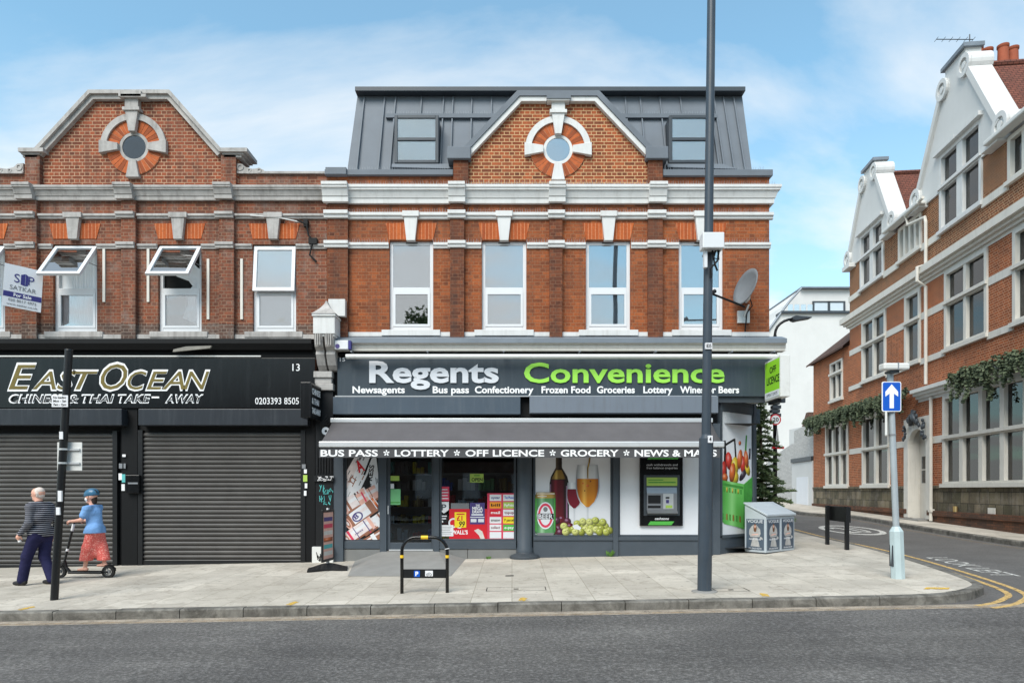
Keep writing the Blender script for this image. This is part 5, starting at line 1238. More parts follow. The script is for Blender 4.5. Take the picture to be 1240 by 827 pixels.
m = MB(); lettering('YT', m, (X(426), L(4.6), Z(588)), (math.cos(.9), 0, math.sin(.9)), (-math.sin(.9), 0, math.cos(.9)), .2, .13, .02, depth=.0008); m.build('lettering', 'brown_news', t)
m = MB(); lettering('EXPRESS', m, (X(447.5), L(5.4), Z(599)), (math.cos(1.42), 0, math.sin(1.42)), (-math.sin(1.42), 0, math.cos(1.42)), .66, .1, .02, depth=.0008); m.build('lettering', 'text_black', t)
# beer, wine and grapes
t = thing('drinks_poster', 'window poster showing a beer can, wine bottle, two glasses and grapes', 'poster', (X(694), yp, Z(648.5)))
m = MB(); rect(m, 646.8, 741.2, 551, 648.8, L(0)); m.build('backing', 'poster_white', t)
m = MB(); flat(m, [(665.5, 648), (665.5, 585), (667, 577), (673, 566), (673, 551.5), (680.5, 551.5), (680.5, 566), (687, 577), (689, 586), (689, 648)], L(1)); m.build('printed_bottle', 'bottle_dark', t)
m = MB(); flat(m, [(667.5, 580), (674, 569), (680, 569), (685, 580)], L(2)); m.build('printed_highlight', 'bottle_gold', t)
m = MB(); flat(m, [(667, 646), (667, 581), (684, 581), (684, 646)], L(2)); m.build('printed_wine', 'wine', t)
m = MB(); rect(m, 685.5, 687.2, 588, 645, L(3), .0008); rect(m, 666.2, 667.2, 586, 646, L(3), .0008); m.build('printed_shine', 'printed_mauve', t)
def goblet(cx_, top, fill, bot, stem_b, hw, liquid, k):
    m = MB(); q = []
    for s in range(9):
        u = s/8; q.append((cx_-hw*(.82+.18*math.sin(u*2.2))*math.sqrt(max(0.02, 1-(max(0, u-.35)/.65)**2.2)), top+(bot-top)*u))
    body = q+[(2*cx_-a, b) for a, b in q[::-1]]
    flat(m, body[::-1], L(k)); m.build('printed_goblet', 'glass_print', t)
    m = MB(); q2 = [(cx_+(a-cx_)*.9, b-.8) for a, b in q if b >= fill-1]; q2 = [(q2[0][0], fill)]+q2[1:] if q2 else q2
    flat(m, (q2+[(2*cx_-a, b) for a, b in q2[::-1]])[::-1], L(k+1)); m.build('printed_drink', liquid, t)
    m = MB(); rect(m, cx_-.7, cx_+.7, bot-.5, stem_b, L(k)); m.build('printed_stem', 'glass_print', t)
goblet(695.5, 584, 592, 616, 645, 10, 'dark_red', 3); goblet(711.5, 563, 579.5, 614.5, 646, 15, 'cider', 5)
m = MB(); oval(m, 711.5, 588, 2, 1.2, L(7)); oval(m, 706, 585, 1, 1, L(7)); oval(m, 715, 582.5, 1, 1, L(7)); oval(m, 708, 594, .8, .8, L(7)); m.build('printed_bubbles', 'carrot', t)
m = MB(); flat(m, [(711, 579), (710.8, 566), (712.5, 560), (713.5, 551.5), (715.5, 551.5), (714.4, 560), (712.6, 567), (712.4, 579)], L(7)); m.build('printed_pour', 'bottle_gold', t)
q = random.Random(4)
for j, c in enumerate(((676, 640), (680, 628), (687, 631), (690, 637), (674, 630), (684, 636), (678, 645), (671, 641), (667, 634))):
    m = MB(); oval(m, c[0], min(c[1], 644.3), 4.5, 4.2, L(8+.07*j), .0012); m.build('printed_grape', ('grape_red', 'wine')[j % 2], t)
    m = MB(); oval(m, c[0]-1, min(c[1], 644.3)-1.3, 1.5, 1.1, L(8.5+.07*j), .0008); m.build('printed_shine', 'printed_mauve', t)
for j, c in enumerate(((704, 636), (712, 637), (719, 633), (726, 634), (733, 637), (738, 642), (699, 634), (706, 631.5), (721, 630), (714, 632), (730, 632), (683, 637), (688, 642), (685, 646), (694, 641), (709, 641), (716, 639.5), (722, 641), (728, 640), (734, 645), (726, 646), (714, 646), (704, 645), (697, 646))):
    cy_ = min(c[1], 644); m = MB(); oval(m, c[0], cy_, 4.7, 4.3, L(9+.07*j), .0012, rot=q.random()); m.build('printed_grape', ('grape_white', 'grape_pale', 'grape_olive')[q.randrange(3)], t)
    m = MB(); oval(m, c[0]-1.1, cy_-1.4, 1.7, 1.2, L(9.5+.07*j), .0008); m.build('printed_shine', 'grape_pale', t)
m = MB(); flat(m, [(693, 636), (699, 634.5), (704, 639), (702, 641.5), (695, 640)], L(11.6)); m.build('printed_highlight', 'poster_white', t)
m = MB(); flat(m, [(647.5, 601), (649.5, 597), (672, 597), (673, 601), (673, 643), (670, 648), (650.5, 648), (647.5, 643)], L(9)); m.build('printed_can', 'can_green', t)
m = MB(); rect(m, 648.3, 650, 603, 643, L(9.5), .0008); rect(m, 670.8, 672.3, 603, 643, L(9.5), .0008); m.build('printed_can_shade', 'basket_shade', t)
m = MB(); flat(m, [(650, 645), (671, 645), (669.5, 648), (651, 648)], L(9.5), .0008); m.build('printed_can_rim', 'shelf_metal', t)
m = MB(); flat(m, [(648, 603), (649.5, 596), (672, 596), (673, 603)], L(10)); m.build('printed_can_top', 'can_gold', t)
m = MB(); rect(m, 650, 671.5, 597, 598.2, L(10.5), .0008); rect(m, 651, 662, 600, 601.2, L(10.5), .0008); m.build('printed_shine', 'poster_cream', t)
m = MB(); oval(m, 660.5, 624, 10.4, 16.5, L(10)); m.build('printed_label', 'poster_white', t)
m = MB(); oval(m, 660.5, 624, 9, 14.8, L(11)); m.build('printed_label', 'crimson', t)
m = MB(); oval(m, 660.5, 624, 6.6, 11.8, L(12)); m.build('printed_label', 'poster_white', t)
m = MB(); rect(m, 651, 670.5, 621.5, 628.5, L(13)); m.build('printed_band', 'text_black', t)
ftext('BEER', 652, 669.5, 628, 622.5, L(14), 'poster_white', t, .02, 0, 1, .001)
m = MB(); oval(m, 660.5, 616.5, 2.6, 3, L(13)); m.build('printed_crest', 'shelf_metal', t)
# white panel with the cash machine
t = thing('window_vinyl', 'plain white window panel around the cash machine', 'window panel', (X(805), yp, Z(648.8)))
m = MB(); rect(m, 749.2, 861, 551, 648.8, L(0)); m.build('sheet', 'poster_white', t)
t = thing('cash_machine', 'black cash machine with green bands set in the white window panel', 'cash machine', (X(801), ygl-.05, Z(636)))
ya = ygl-.11
m = MB(); a, b = X(775, ya), X(827, ya); m.box(a, b, ya, ygl-.033, Z(636.5, ya), Z(551.5, ya)); m.build('surround', 'black_gloss', t, bevel=.008)
def am(a, b, c, d, mat, nm, k=1, dep=.004): return MB().box(X(a, ya), X(b, ya), ya-dep*k, ya-dep*(k-1)-.0001, Z(d, ya), Z(c, ya)).build(nm, mat, t)
m = MB(); m.prism([(X(p, ya), Z(q_, ya)) for p, q_ in ((784, 556), (820.5, 556), (824, 551.6), (786.5, 551.6))], ya-.004, ya-.0001); m.build('green_band', 'green_band', t)
m = MB(); m.prism([(X(p, ya), Z(q_, ya)) for p, q_ in ((784.5, 635.5), (813, 635.5), (816.5, 631), (787.5, 631))], ya-.004, ya-.0001); m.build('green_band', 'green_band', t)
ftext('cash withdrawals and', 783, 820.5, 563.8, 561.3, ya-.001, 'text_silver', t, .0, 0, 1, .002); ftext('free balance enquiries', 783, 820.5, 567.6, 565.1, ya-.001, 'text_silver', t, 0, 0, 1, .002)
ftext('cashzone', 793, 810, 629, 626.2, ya-.001, 'text_white', t, .02, .2, 1, .002)
am(779.5, 823, 575, 624, 'zinc_dark', 'fascia_plate'); am(783, 820, 578, 588, 'lime', 'green_label', 2); am(785, 803, 580.5, 581.5, 'basket_shade', 'label_print', 3); am(785, 818, 583.3, 584.6, 'basket_shade', 'label_print', 3)
m = MB(); a, b = X(783, ya), X(819.5, ya); m.add([(a, ya-.004, Z(590, ya)), (b, ya-.004, Z(590, ya)), (b, ya-.03, Z(597, ya)), (a, ya-.03, Z(597, ya)), (a, ya-.03, Z(617, ya)), (b, ya-.03, Z(617, ya)), (b, ya-.12, Z(621, ya)), (a, ya-.12, Z(621, ya)), (a, ya-.004, Z(622.5, ya)), (b, ya-.004, Z(622.5, ya))],
    [(0, 1, 2, 3), (3, 2, 5, 4), (4, 5, 6, 7), (7, 6, 9, 8)]); m.build('keypad_console', 'steel', t)
y2 = ya-.031
def am2(a, b, c, d, mat, nm, dep=.003): return MB().box(X(a, y2), X(b, y2), y2-dep, y2, Z(d, y2), Z(c, y2)).build(nm, mat, t)
am2(784.8, 800, 599.5, 609.5, 'text_black', 'screen'); am2(784.5, 800, 612, 615, 'text_black', 'cash_slot'); am2(803, 815.5, 597.5, 616, 'alu', 'card_panel'); 
MB().box(X(806, y2), X(810.5, y2), y2-.008, y2-.0032, Z(603.5, y2), Z(601.5, y2)).build('card_slot', 'text_black', t); MB().box(X(806.5, y2), X(810, y2), y2-.008, y2-.0032, Z(609, y2), Z(605, y2)).build('symbol', 'purple', t); MB().box(X(806, y2), X(814, y2), y2-.008, y2-.0032, Z(615, y2), Z(611.5, y2)).build('receipt_slot', 'lime', t)
# groceries poster in the splayed corner window (local: u along the splay, z)
t = thing('groceries_poster', 'poster of a green basket full of vegetables in the angled corner window', 'poster', (5.1, 15.45, zs0))
def su(px, py):                                               # point of the splayed pane seen at a pixel
    k = (px-620)/F; s = (k*c0.y-c0.x)/(dv.x-k*dv.y); y = c0.y+dv.y*s; return s, Z(py, y)
def sflat(pts, k, mat, nm):
    m = MB(); m.prism([su(a, b) for a, b in pts], -.012-.002*k, -.0104-.002*k); m.xf(MS); return m.build(nm, mat, t)
m = MB(); m.box(.06, Ls-.04, -.0118, -.01, zs0+.01, zs1-.01); m.xf(MS); m.build('backing', 'poster_white', t)
def sov(cx_, cy_, rx, ry, k, mat, nm, rot=0):
    pts = []
    for j in range(14):
        a = -2*math.pi*j/14; u, v = rx*math.cos(a), ry*math.sin(a); pts.append((cx_+u*math.cos(rot)-v*math.sin(rot), cy_+u*math.sin(rot)+v*math.cos(rot)))
    return sflat(pts, k, mat, nm)
for pts in ([(875, 583), (876.5, 537), (878.5, 536), (880, 583)], [(876.5, 538), (888, 531), (889.5, 533), (878, 540)], [(888, 531), (889.8, 531), (891.5, 556), (889.5, 556)]): sflat(pts, 1, 'text_black', 'printed_basket_handle')
for cx_, cy_, rx, ry, mt, ro in ((875, 570, 4, 12, 'tomato', .1), (882, 558, 4, 11, 'tomato', -.1), (886, 572, 3.6, 12, 'carrot', .1), (889, 565, 4.5, 12, 'pepper_yellow', .05), (889, 578, 4.6, 8, 'pepper_yellow', 0), (895, 556, 3, 12, 'carrot', .1), (899, 563, 3.6, 12, 'tomato', -.1), (903, 556, 2.6, 11, 'carrot', -.1), (899, 575, 3, 8, 'aubergine', .5), (904.5, 568, 2.8, 8, 'pepper_yellow', -.2), (877, 578, 3.6, 5, 'carrot', 0), (895, 536.5, 1.6, 2.6, 'carrot', 0)):
    sov(cx_, cy_, rx, ry, 2+rnd.random()*2, mt, 'printed_vegetable', ro)
sflat([(901, 549), (902.5, 527), (904, 527), (903, 549)], 2, 'basket_shade', 'printed_leek'); sflat([(906, 556), (906.3, 543), (908.3, 543), (908, 556)], 2, 'aubergine', 'printed_vegetable')
sflat([(871.8, 581), (900, 586), (910, 577), (910, 600), (905, 638), (899, 640), (891, 637.5), (876, 634), (872, 628)], 5, 'basket_green', 'printed_basket')
sflat([(899.6, 586.6), (909.6, 578.5), (909.4, 600), (904.6, 637), (899.4, 638)], 6, 'basket_shade', 'printed_basket_side')
sflat([(872, 584), (899, 589), (899, 592), (872, 587)], 6, 'basket_shade', 'printed_basket_rim')
for k in range(7): a = 875+k*3.4; sflat([(a, 589+k*.6), (a+1.6, 589.4+k*.6), (a+1.6, 595.5+k*.5), (a, 595+k*.5)], 6, 'pepper_yellow' if k % 2 else 'basket_shade', 'printed_basket_gap')
for k in range(6): a = 874+k*4; sflat([(a, 621+k*.7), (a+2, 621.5+k*.7), (a+2, 629+k*.7), (a, 628+k*.7)], 6, 'bottle_gold' if k % 2 else 'basket_shade', 'printed_basket_gap')
# stickers on the wide window and the door
def notice(name, label, a, b, c, d, mat, k=0, cat='sticker', group=None):
    t = thing(name, label, cat, (*on((a+b)/2, d), 0)); x, z = on((a+b)/2, d); t.location = (x, L(k), z)
    m = MB(); rect(m, a, b, c, d, L(k)); m.build('sheet', mat, t); return t
t = notice('open_sign', 'green open notice hanging high in the wide shop window', 569, 585.5, 573.5, 584, 'lime', 0, 'sign')
ftext('OPEN', 571, 584.5, 582.6, 578.6, L(1), 'text_black', t, .03, 0, 1, .001); m = MB(); rect(m, 574, 581, 575, 576.3, L(1)); m.build('printed_line', 'basket_shade', t)
t = thing('services_board', 'magenta board with twelve coloured service logos at the right of the wide window', 'board', (X(607), L(0), Z(652)))
m = MB(); rect(m, 590, 624.2, 597, 652.5, L(0)); m.build('backing', 'crimson', t)
rows = [('oyster', 'paper', 'navy', 'The Phone', 'paper', 'sign_blue'), ('bill', 'orange', 'text_black', 'PayPoint', 'lime', 'text_white'), ('mail', 'red', 'text_white', 'topup', 'paper', 'dark_red'), ('amazon', 'paper', 'text_black', 'P parcel', 'yellow', 'text_black'), ('collect', 'paper', 'dark_red', 'e-pay', 'green_band', 'text_white'), ('', 'poster_white', '', '', 'poster_white', '')]
for k, (s1, m1, t1, s2, m2, t2) in enumerate(rows):
    c, d = 598.6+k*9.05, 606.3+k*9.05
    for (a, b, s_, mm, tt) in ((593, 607, s1, m1, t1), (609.3, 623.6, s2, m2, t2)):
        m = MB(); rect(m, a, b, c, d, L(1)); m.build('logo_tile', mm, t)
        if s_: ftext(s_, a+1.5, b-1.5, d-2.5, d-5.6, L(2), tt, t, .02, 0, 1, .001)
t = notice('lottery_flyer', 'purple flyer with white letters beside the magenta board', 569, 587, 608.5, 634.5, 'purple', 3, 'flyer')
for s_, c, d in (('THE', 610.5, 613), ('MEGA', 613.5, 617.2), ('DRAW', 617.8, 621)): ftext(s_, 572 if s_ != 'THE' else 576, 584.5 if s_ != 'THE' else 581, d, c, L(4), 'text_white', t, .03, 0, 1, .001)
m = MB(); rect(m, 569.5, 586.5, 625.5, 626.6, L(4)); rect(m, 570, 577, 628, 632, L(4)); rect(m, 579, 586, 628, 632, L(4)); rect(m, 571, 585, 622, 624, L(4)); m.build('printed_lines', 'text_silver', t)
t = notice('ice_cream_poster', 'large red ice cream poster along the bottom of the wide window', 544, 589.8, 616, 653, 'red', 0, 'poster')
m = MB(); rect(m, 546, 568, 609, 614.5, L(0)); rect(m, 546, 568, 614.5, 616, L(1)); m.build('grey_header', 'shelf_metal', t)
ftext("WALL'S", 546.5, 566.5, 646.5, 642, L(1), 'text_white', t, .03, 0, 1, .001)
m = MB(); x, z = on(549, 633, L(1)); m.ring(x, z, .075, .11, L(1)-.001, L(1), 20, 340, 20); x, z = on(556.5, 635, L(1)); m.ring(x, z, .06, .085, L(1)-.001, L(1), 0, 300, 18); m.build('printed_swirl', 'poster_white', t)
m = MB(); flat(m, [(574, 642), (579, 640), (584, 643), (587, 652), (582, 652.5), (580, 648)], L(1)); m.build('printed_cone', 'poster_cream', t)
t = notice('price_card', 'yellow price card stuck over the red ice cream poster', 550.5, 564.5, 620, 638.5, 'yellow', 2, 'card')
ftext('£1', 553, 560, 630, 624.5, L(3), 'red', t, .03, 0, 1, .001); ftext('99', 556, 563, 637.5, 631, L(3), 'text_black', t, .02, .2, 1, .001); m = MB(); rect(m, 553, 562.5, 621.6, 623, L(3)); m.build('printed_line', 'red', t)
t = notice('red_notice', 'small red notice at the upper left of the wide window above the parcel badge', 532.4, 544, 589, 606.5, 'crimson', 0)
m = MB()
for k in range(4): rect(m, 534, 542+(k % 2), 592+k*3.6, 593.2+k*3.6, L(1))
m.build('printed_lines', 'poster_white', t)
t = thing('parcel_badge', 'white shield badge with a grey letter in the wide window', 'sticker', (X(537.5), L(0), Z(621)))
m = MB(); flat(m, [(531.5, 607.5), (531.5, 617), (537.5, 621.5), (543.5, 617), (543.5, 607.5)][::-1], L(0)); m.build('shield', 'paper', t); ftext('P', 534.5, 540.5, 617.5, 610.5, L(1), 'shopfront_grey', t, .02, 0, 1, .001)
t = notice('small_stickers', 'little black and white sticker below the shield badge', 533, 542, 622.5, 633, 'text_black', 0)
m = MB(); rect(m, 534, 541, 624, 625.4, L(1)); rect(m, 534, 540, 627, 628.5, L(1)); rect(m, 535, 536.5, 630, 632.5, L(1)); m.build('printed_lines', 'poster_white', t)
t = notice('white_notice', 'white paper notice at the lower left corner of the wide window', 530.8, 549, 635.5, 649, 'paper', 3)
m = MB()
for k in range(5): rect(m, 533+(k % 2), 547-(k % 3), 637.5+k*2.1, 638+k*2.1, L(4))
m.build('printed_lines', 'shelf_metal', t)
yd_ = Y0+.02
def dnotice(name, label, a, b, c, d, mat): 
    t = thing(name, label, 'sticker', (X((a+b)/2, yd_), yd_, Z(d, yd_))); m = MB(); rect(m, a, b, c, d, yd_); m.build('sheet', mat, t); return t
t = dnotice('door_sticker', 'small lime sticker near the top of the shop door', 472.5, 483.5, 576, 582, 'lime')
t = dnotice('door_notice', 'pale green notice with dark base line on the shop door glass', 471.5, 485, 592, 611, 'pale_green')
m = MB(); rect(m, 472, 484.5, 607.5, 609, yd_-.002); m.build('printed_line', 'basket_shade', t)
t = dnotice('door_note', 'white slip above the green notice on the shop door', 472, 477, 585.5, 591.5, 'paper')
# ------------------------------------------------------------------ the pub across the side street: local x runs along its wall away from us, local y points to the street
PO = Vector((13.75, 18.3, 0)); PM = .109; PL = math.hypot(1, PM); PA = math.atan2(1, PM)
def pt_(px):
    k = (px-620)/F; return (PO.x-k*PO.y)/(k-PM)
def U(px): return pt_(px)*PL
def PZ(px, py): return 1.5-(py-593)/F*(PO.y+pt_(px))
pub = thing('red_brick_pub', 'tall red brick pub with white shaped gables and stone windows on the side street corner', 'building', (PO.x, PO.y, 0), PA)
def pb(m, name, mat, parent=None, **k):
    return m.build(name, mat, pub if parent is None else parent, local=True, **k)
UN, UF, UE = -6.0, U(1029), U(985)
z_pl = 1.64
z_gc0, z_gc1 = PZ(1113, 484), PZ(1113, 474)                    # cornice over the ground floor
z_s1 = PZ(1159, 418)                                           # first floor sills
z_t1 = PZ(1172, 355)                                           # first floor transoms
z_h1 = PZ(1146, 335)
z_c0, z_c1 = PZ(1103, 352), PZ(1103, 338)                      # main cornice
z_s2 = PZ(1166, 262); z_e = PZ(1192, 190)
print('PUB', UF, UE, z_pl, z_gc0, z_s1, z_t1, z_h1, z_c0, z_c1, z_s2, z_e)
def stone_window(u0, u1, z0, z1, lights, zt=None, root=None, mul=.15, name='stone_window', head=.12, trim='cream_trim', dark='pub_glass'):
    """white stone surround with mullions and transom, dark leaded glass set back"""
    m = MB(); w = u1-u0; t = .14; o0, o1 = -.1, .055
    m.box(u0, u0+t, o0, o1, z0, z1).box(u1-t, u1, o0, o1, z0, z1).box(u0+t, u1-t, o0, o1, z1-head, z1).box(u0+t, u1-t, o0, o1, z0, z0+.07)
    lw = (w-2*t-mul*(lights-1))/lights
    for k in range(1, lights): a = u0+t+k*lw+(k-1)*mul; m.box(a, a+mul, o0, o1-.015, z0+.07, z1-head)
    if zt:
        for k in range(lights): a = u0+t+k*(lw+mul); m.box(a, a+lw, o0, o1-.015, zt-.08, zt+.06)
        m.box(u0-.02, u1+.02, o1-.005, o1+.06, zt-.03, zt+.07)
    fr = pb(m, name, trim)
    for k in range(lights):
        a = u0+t+k*(lw+mul)
        for c, d in (((z0+.07, zt-.08), (zt+.06, z1-head)) if zt else ((z0+.07, z1-head),)):
            g_ = MB(); g_.box(a, a+lw, -.075, -.07, c, d); g_.build('pane', dark, fr, local=True)
    b = MB(); b.quad((u0, -.3, z0), (u1, -.3, z0), (u1, -.3, z1), (u0, -.3, z1)); b.build('curtain_or_dark', 'room_dark', fr, local=True)  # dark sheet standing in for the unlit room, no cloth there
    if lights > 1:
        c = MB(); 
        for k in range(lights):
            a = u0+t+k*(lw+mul); ww = lw*.3; c.quad((a, -.2, z0), (a+ww, -.2, z0), (a+ww, -.2, z1-.1), (a, -.2, z1-.1))
        c.build('curtain_or_dark', 'blind_grey', fr, local=True)
    s = MB(); s.box(u0-.06, u1+.06, -.02, .12, z0-.12, z0-.003); s.build('sill', trim, fr, local=True)
    return fr
W1 = [(U(1197), U(1145), 2), (U(1073.5), U(1044.5), 2), (U(1115.5), U(1096.5), 1), (U(1228)-2.4, U(1228), 2)]
WG = [(U(1078), U(1045), 2), (U(1143)-4.3, U(1143), 4), (U(1143)-9.3, U(1143)-4.9, 4)]
W2 = [(U(1117), U(1089), 4), (U(1222)-2.0, U(1222), 3)]
g2c, g1c = None, None
G2 = (U(1190.5), U(1139)); G1 = (U(1071), U(1042.5))
z_g2top, z_g1top = PZ(1165, 166), PZ(1056, 275)
holes = [(a, b, z_s1, z_h1+.15) for a, b, n in W1]+[(a, b, z_s2+.02, z_e-.06) for a, b, n in W2]+[(a, b, z_s2+.02, z_e) for a, b in (G1, G2)]
zg0, zg1 = z_pl+.06, z_gc0-.1
holes += [(a, b, zg0, zg1) for a, b, n in WG]
dr0, dr1 = U(1123), U(1102)
dh = PZ(1118, 513)
holes += [(dr0-.1, dr1+.1, 0.3, dh)]
# the wall faces the street (+y locally); wall_sheet is written for -y, so mirror it
def pub_sheet(u0, u1, z0, z1, hs, mat, name, root=None):
    m = MB(); wall_sheet(m, u0, u1, z0, z1, 0, [h for h in hs if h[0] < u1 and h[1] > u0 and h[2] < z1 and h[3] > z0], .28); m.v = [(v[0], -v[1], v[2]) for v in m.v]; return pb(m, name, mat, root)
def clip(hs, z0, z1): return [(a, b, max(c, z0), min(d, z1)) for a, b, c, d in hs if c < z1 and d > z0]
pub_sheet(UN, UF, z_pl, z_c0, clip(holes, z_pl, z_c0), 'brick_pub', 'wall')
pub_sheet(UN, UF, z_c0, z_e, clip(holes, z_c0, z_e), 'brick_pub_brown', 'upper_wall')
pub_sheet(UN, UE, .55, z_pl, clip([(dr0-.1, dr1+.1, .3, z_pl)], .55, z_pl), 'stone_plinth', 'plinth')
m = MB()
for a, b in ((UN, dr0-.12), (dr1+.12, UE)): m.box(a, b, -.1, .03, -.5, PZ(1200, 629)); m.box(a, b, -.05, .085, PZ(1200, 629)+.002, PZ(1200, 622))
pb(m, 'plinth_base', 'brick_plinth')
m = MB()
for a, b in ((UN, dr0-.12), (dr1+.12, UE)): m.box(a, b, -.04, .05, z_pl-.09, z_pl-.003)
pb(m, 'plinth_ledge', 'stone_plinth')
MB().box(U(1207), U(1198), .031, .045, .72, .98).build('vent_brick', 'cream_trim', pub, local=True)
MB().box(U(1161), U(1155.5), .031, .045, .72, .98).build('vent_brick', 'can_gold', pub, local=True)
for a, b, n in W1: stone_window(a, b, z_s1, z_h1+.15, n, z_t1)
for a, b, n in W2: stone_window(a, b, z_s2+.02, z_e-.06, n, None)
zt0 = PZ(1190, 524)
for a, b, n in WG: stone_window(a, b, zg0, zg1, n, zt0, mul=.2)
# white bands and cornices
def pband(u0, u1, z0, z1, o, mat='cream_trim', name='string_course'): return pb(MB().box(u0, u1, -.05, o, z0, z1), name, mat)
def runs(hs, u0, u1):
    out, a = [], u0
    for h in sorted(hs):
        if h[0] > a: out.append((a, min(h[0], u1)))
        a = max(a, h[1])
    if a < u1: out.append((a, u1))
    return out
h1 = [(a, b) for a, b, n in W1]; hg = [(a, b) for a, b, n in WG]
m = MB()
for a, b in runs(h1, UN, UF): m.box(a, b, -.05, .02, z_t1-.11, z_t1+.13); 
for a, b in runs(h1, UN, UF): m.box(a, b, -.05, .05, z_s1-.2, z_s1)
for a, b in runs(hg+[(dr0-.4, dr1+.4)], UN, UF): m.box(a, b, -.05, .02, zt0-.12, zt0+.12)
for a, b in runs([(a, b) for a, b, n in W2]+[G1, G2], UN, UF): m.box(a, b, -.05, .06, z_s2-.2, z_s2+.03)
pb(m, 'string_course', 'cream_trim')
m = MB(); m.box(UN, UF+.003, -.05, .015, z_h1+.15, z_c0); pb(m, 'frieze', 'cream_trim')
m = MB()
for a, b, c, d, o in ((UN, UF+.15, z_c0, z_c0+.1, .1), (UN, UF+.25, z_c0+.1, z_c0+.2, .2), (UN, UF+.35, z_c0+.2, z_c1+.02, .32)): m.box(a, b, -.05, o, c, d)
pb(m, 'cornice', 'cream_trim')
m = MB()
for c, d, o in ((zg1, z_gc0, .03), (z_gc0, z_gc0+.1, .12), (z_gc0+.1, z_gc0+.2, .22), (z_gc0+.2, z_gc1+.03, .32)): m.box(UN, U(1113), -.05, o, c, d)
pb(m, 'cornice', 'aged_plastic')
m = MB()
for c, d, o in ((zg1, z_gc0, .03), (z_gc0, z_gc1, .3)): m.box(U(1092), UE-.02, -.05, o, c, d)
pb(m, 'shelf_cornice', 'aged_plastic')
# doorway with round arch
m = MB(); cu = (dr0+dr1)/2; hw = (dr1-dr0)/2+.02; za = dh-.15-hw
n = 14; arc = [(cu+hw*math.cos(math.pi*k/n), za+hw*math.sin(math.pi*k/n)) for k in range(n+1)]
outer = [(cu+hw+.32, .5), (cu+hw+.32, dh+.25), (cu-hw-.32, dh+.25), (cu-hw-.32, .5)]
poly = outer+[(cu-hw, .5)]+arc[::-1]+[(cu+hw, .5)]
m.prism(poly, -.1, .07); pb(m, 'door_surround', 'cream_trim')
m = MB(); m.box(cu-hw-.05, cu-hw, -.4, -.101, .4, dh).box(cu+hw, cu+hw+.05, -.4, -.101, .4, dh); m.box(cu-hw-.05, cu+hw+.05, -.4, -.101, dh, dh+.05); pb(m, 'door_lining', 'cream_trim')
m = MB(); m.box(cu-hw, cu+hw, -.4, -.34, .45, dh); dd = pb(m, 'door', 'cream_trim')
for a, b in ((cu-hw*.75, cu-.04), (cu+.04, cu+hw*.75)):
    for c, d in ((1.75, 2.2), (2.25, 2.7)): MB().box(a, b, -.339, -.33, c, d).build('pane', 'pub_glass', dd, local=True)
MB().box(cu-hw-.1, cu+hw+.1, -.4, .35, .2, .48).build('door_step', 'concrete', pub, local=True)
m = MB(); q = random.Random(5)
for k in range(26):
    a = q.uniform(0, math.pi); r = hw+.1+q.uniform(-.1, .16); m.ball((cu+r*math.cos(a)*.9, .12+q.uniform(0, .1), za+.1+r*math.sin(a)*1.05+.16), q.uniform(.035, .075), .05, q.uniform(.04, .11), 7, 5)
m.tube([(cu-.25, .14, dh), (cu-.05, .2, dh+.25), (cu+.1, .16, dh+.52)], [.07, .11, .05], 8); m.tube([(cu+.3, .14, dh), (cu+.12, .2, dh+.3), (cu-.12, .16, dh+.46)], [.07, .1, .05], 8)
pb(m, 'carved_crest', 'zinc_dark', smooth=True)
# downpipes and gutters
m = MB(); uq = U(1125.5); zq = z_e-.05
m.tube([(uq-.3, .35, zq+.12), (uq+1.0, .35, zq+.02), (uq+.9, .3, zq-.35), (uq+.05, .12, zq-.42), (uq, .12, zq-.6), (uq, .12, z_c1+.1), (uq, .4, z_c1), (uq, .4, z_c0-.05), (uq, .12, z_c0-.25), (uq, .12, z_gc1+.15)], .055, 8); pb(m, 'downpipe', 'cream_trim')
m = MB(); uq = U(1131); m.tube([(uq, .1, z_gc0-.05), (uq, .1, .45)], .055, 8); m.box(uq-.09, uq+.09, .02, .16, .75, .85); pb(m, 'downpipe', 'cream_trim')
m = MB()
for a, b in ((G1[0]-.75, U(1125)-.05), (UN, G2[0]-.75)):
    m.box(min(a, b), max(a, b), .12, .42, z_e-.03, z_e+.1)
a, b = sorted((G1[0]-.75, U(1125)-.05)); m2 = MB(); m2.box(a, b, .12, .42, z_e-.03, z_e+.1); m2.box(UN, G2[0]-.75, .12, .42, z_e-.03, z_e+.1); pb(m2, 'gutter', 'aged_plastic', bevel=.03)
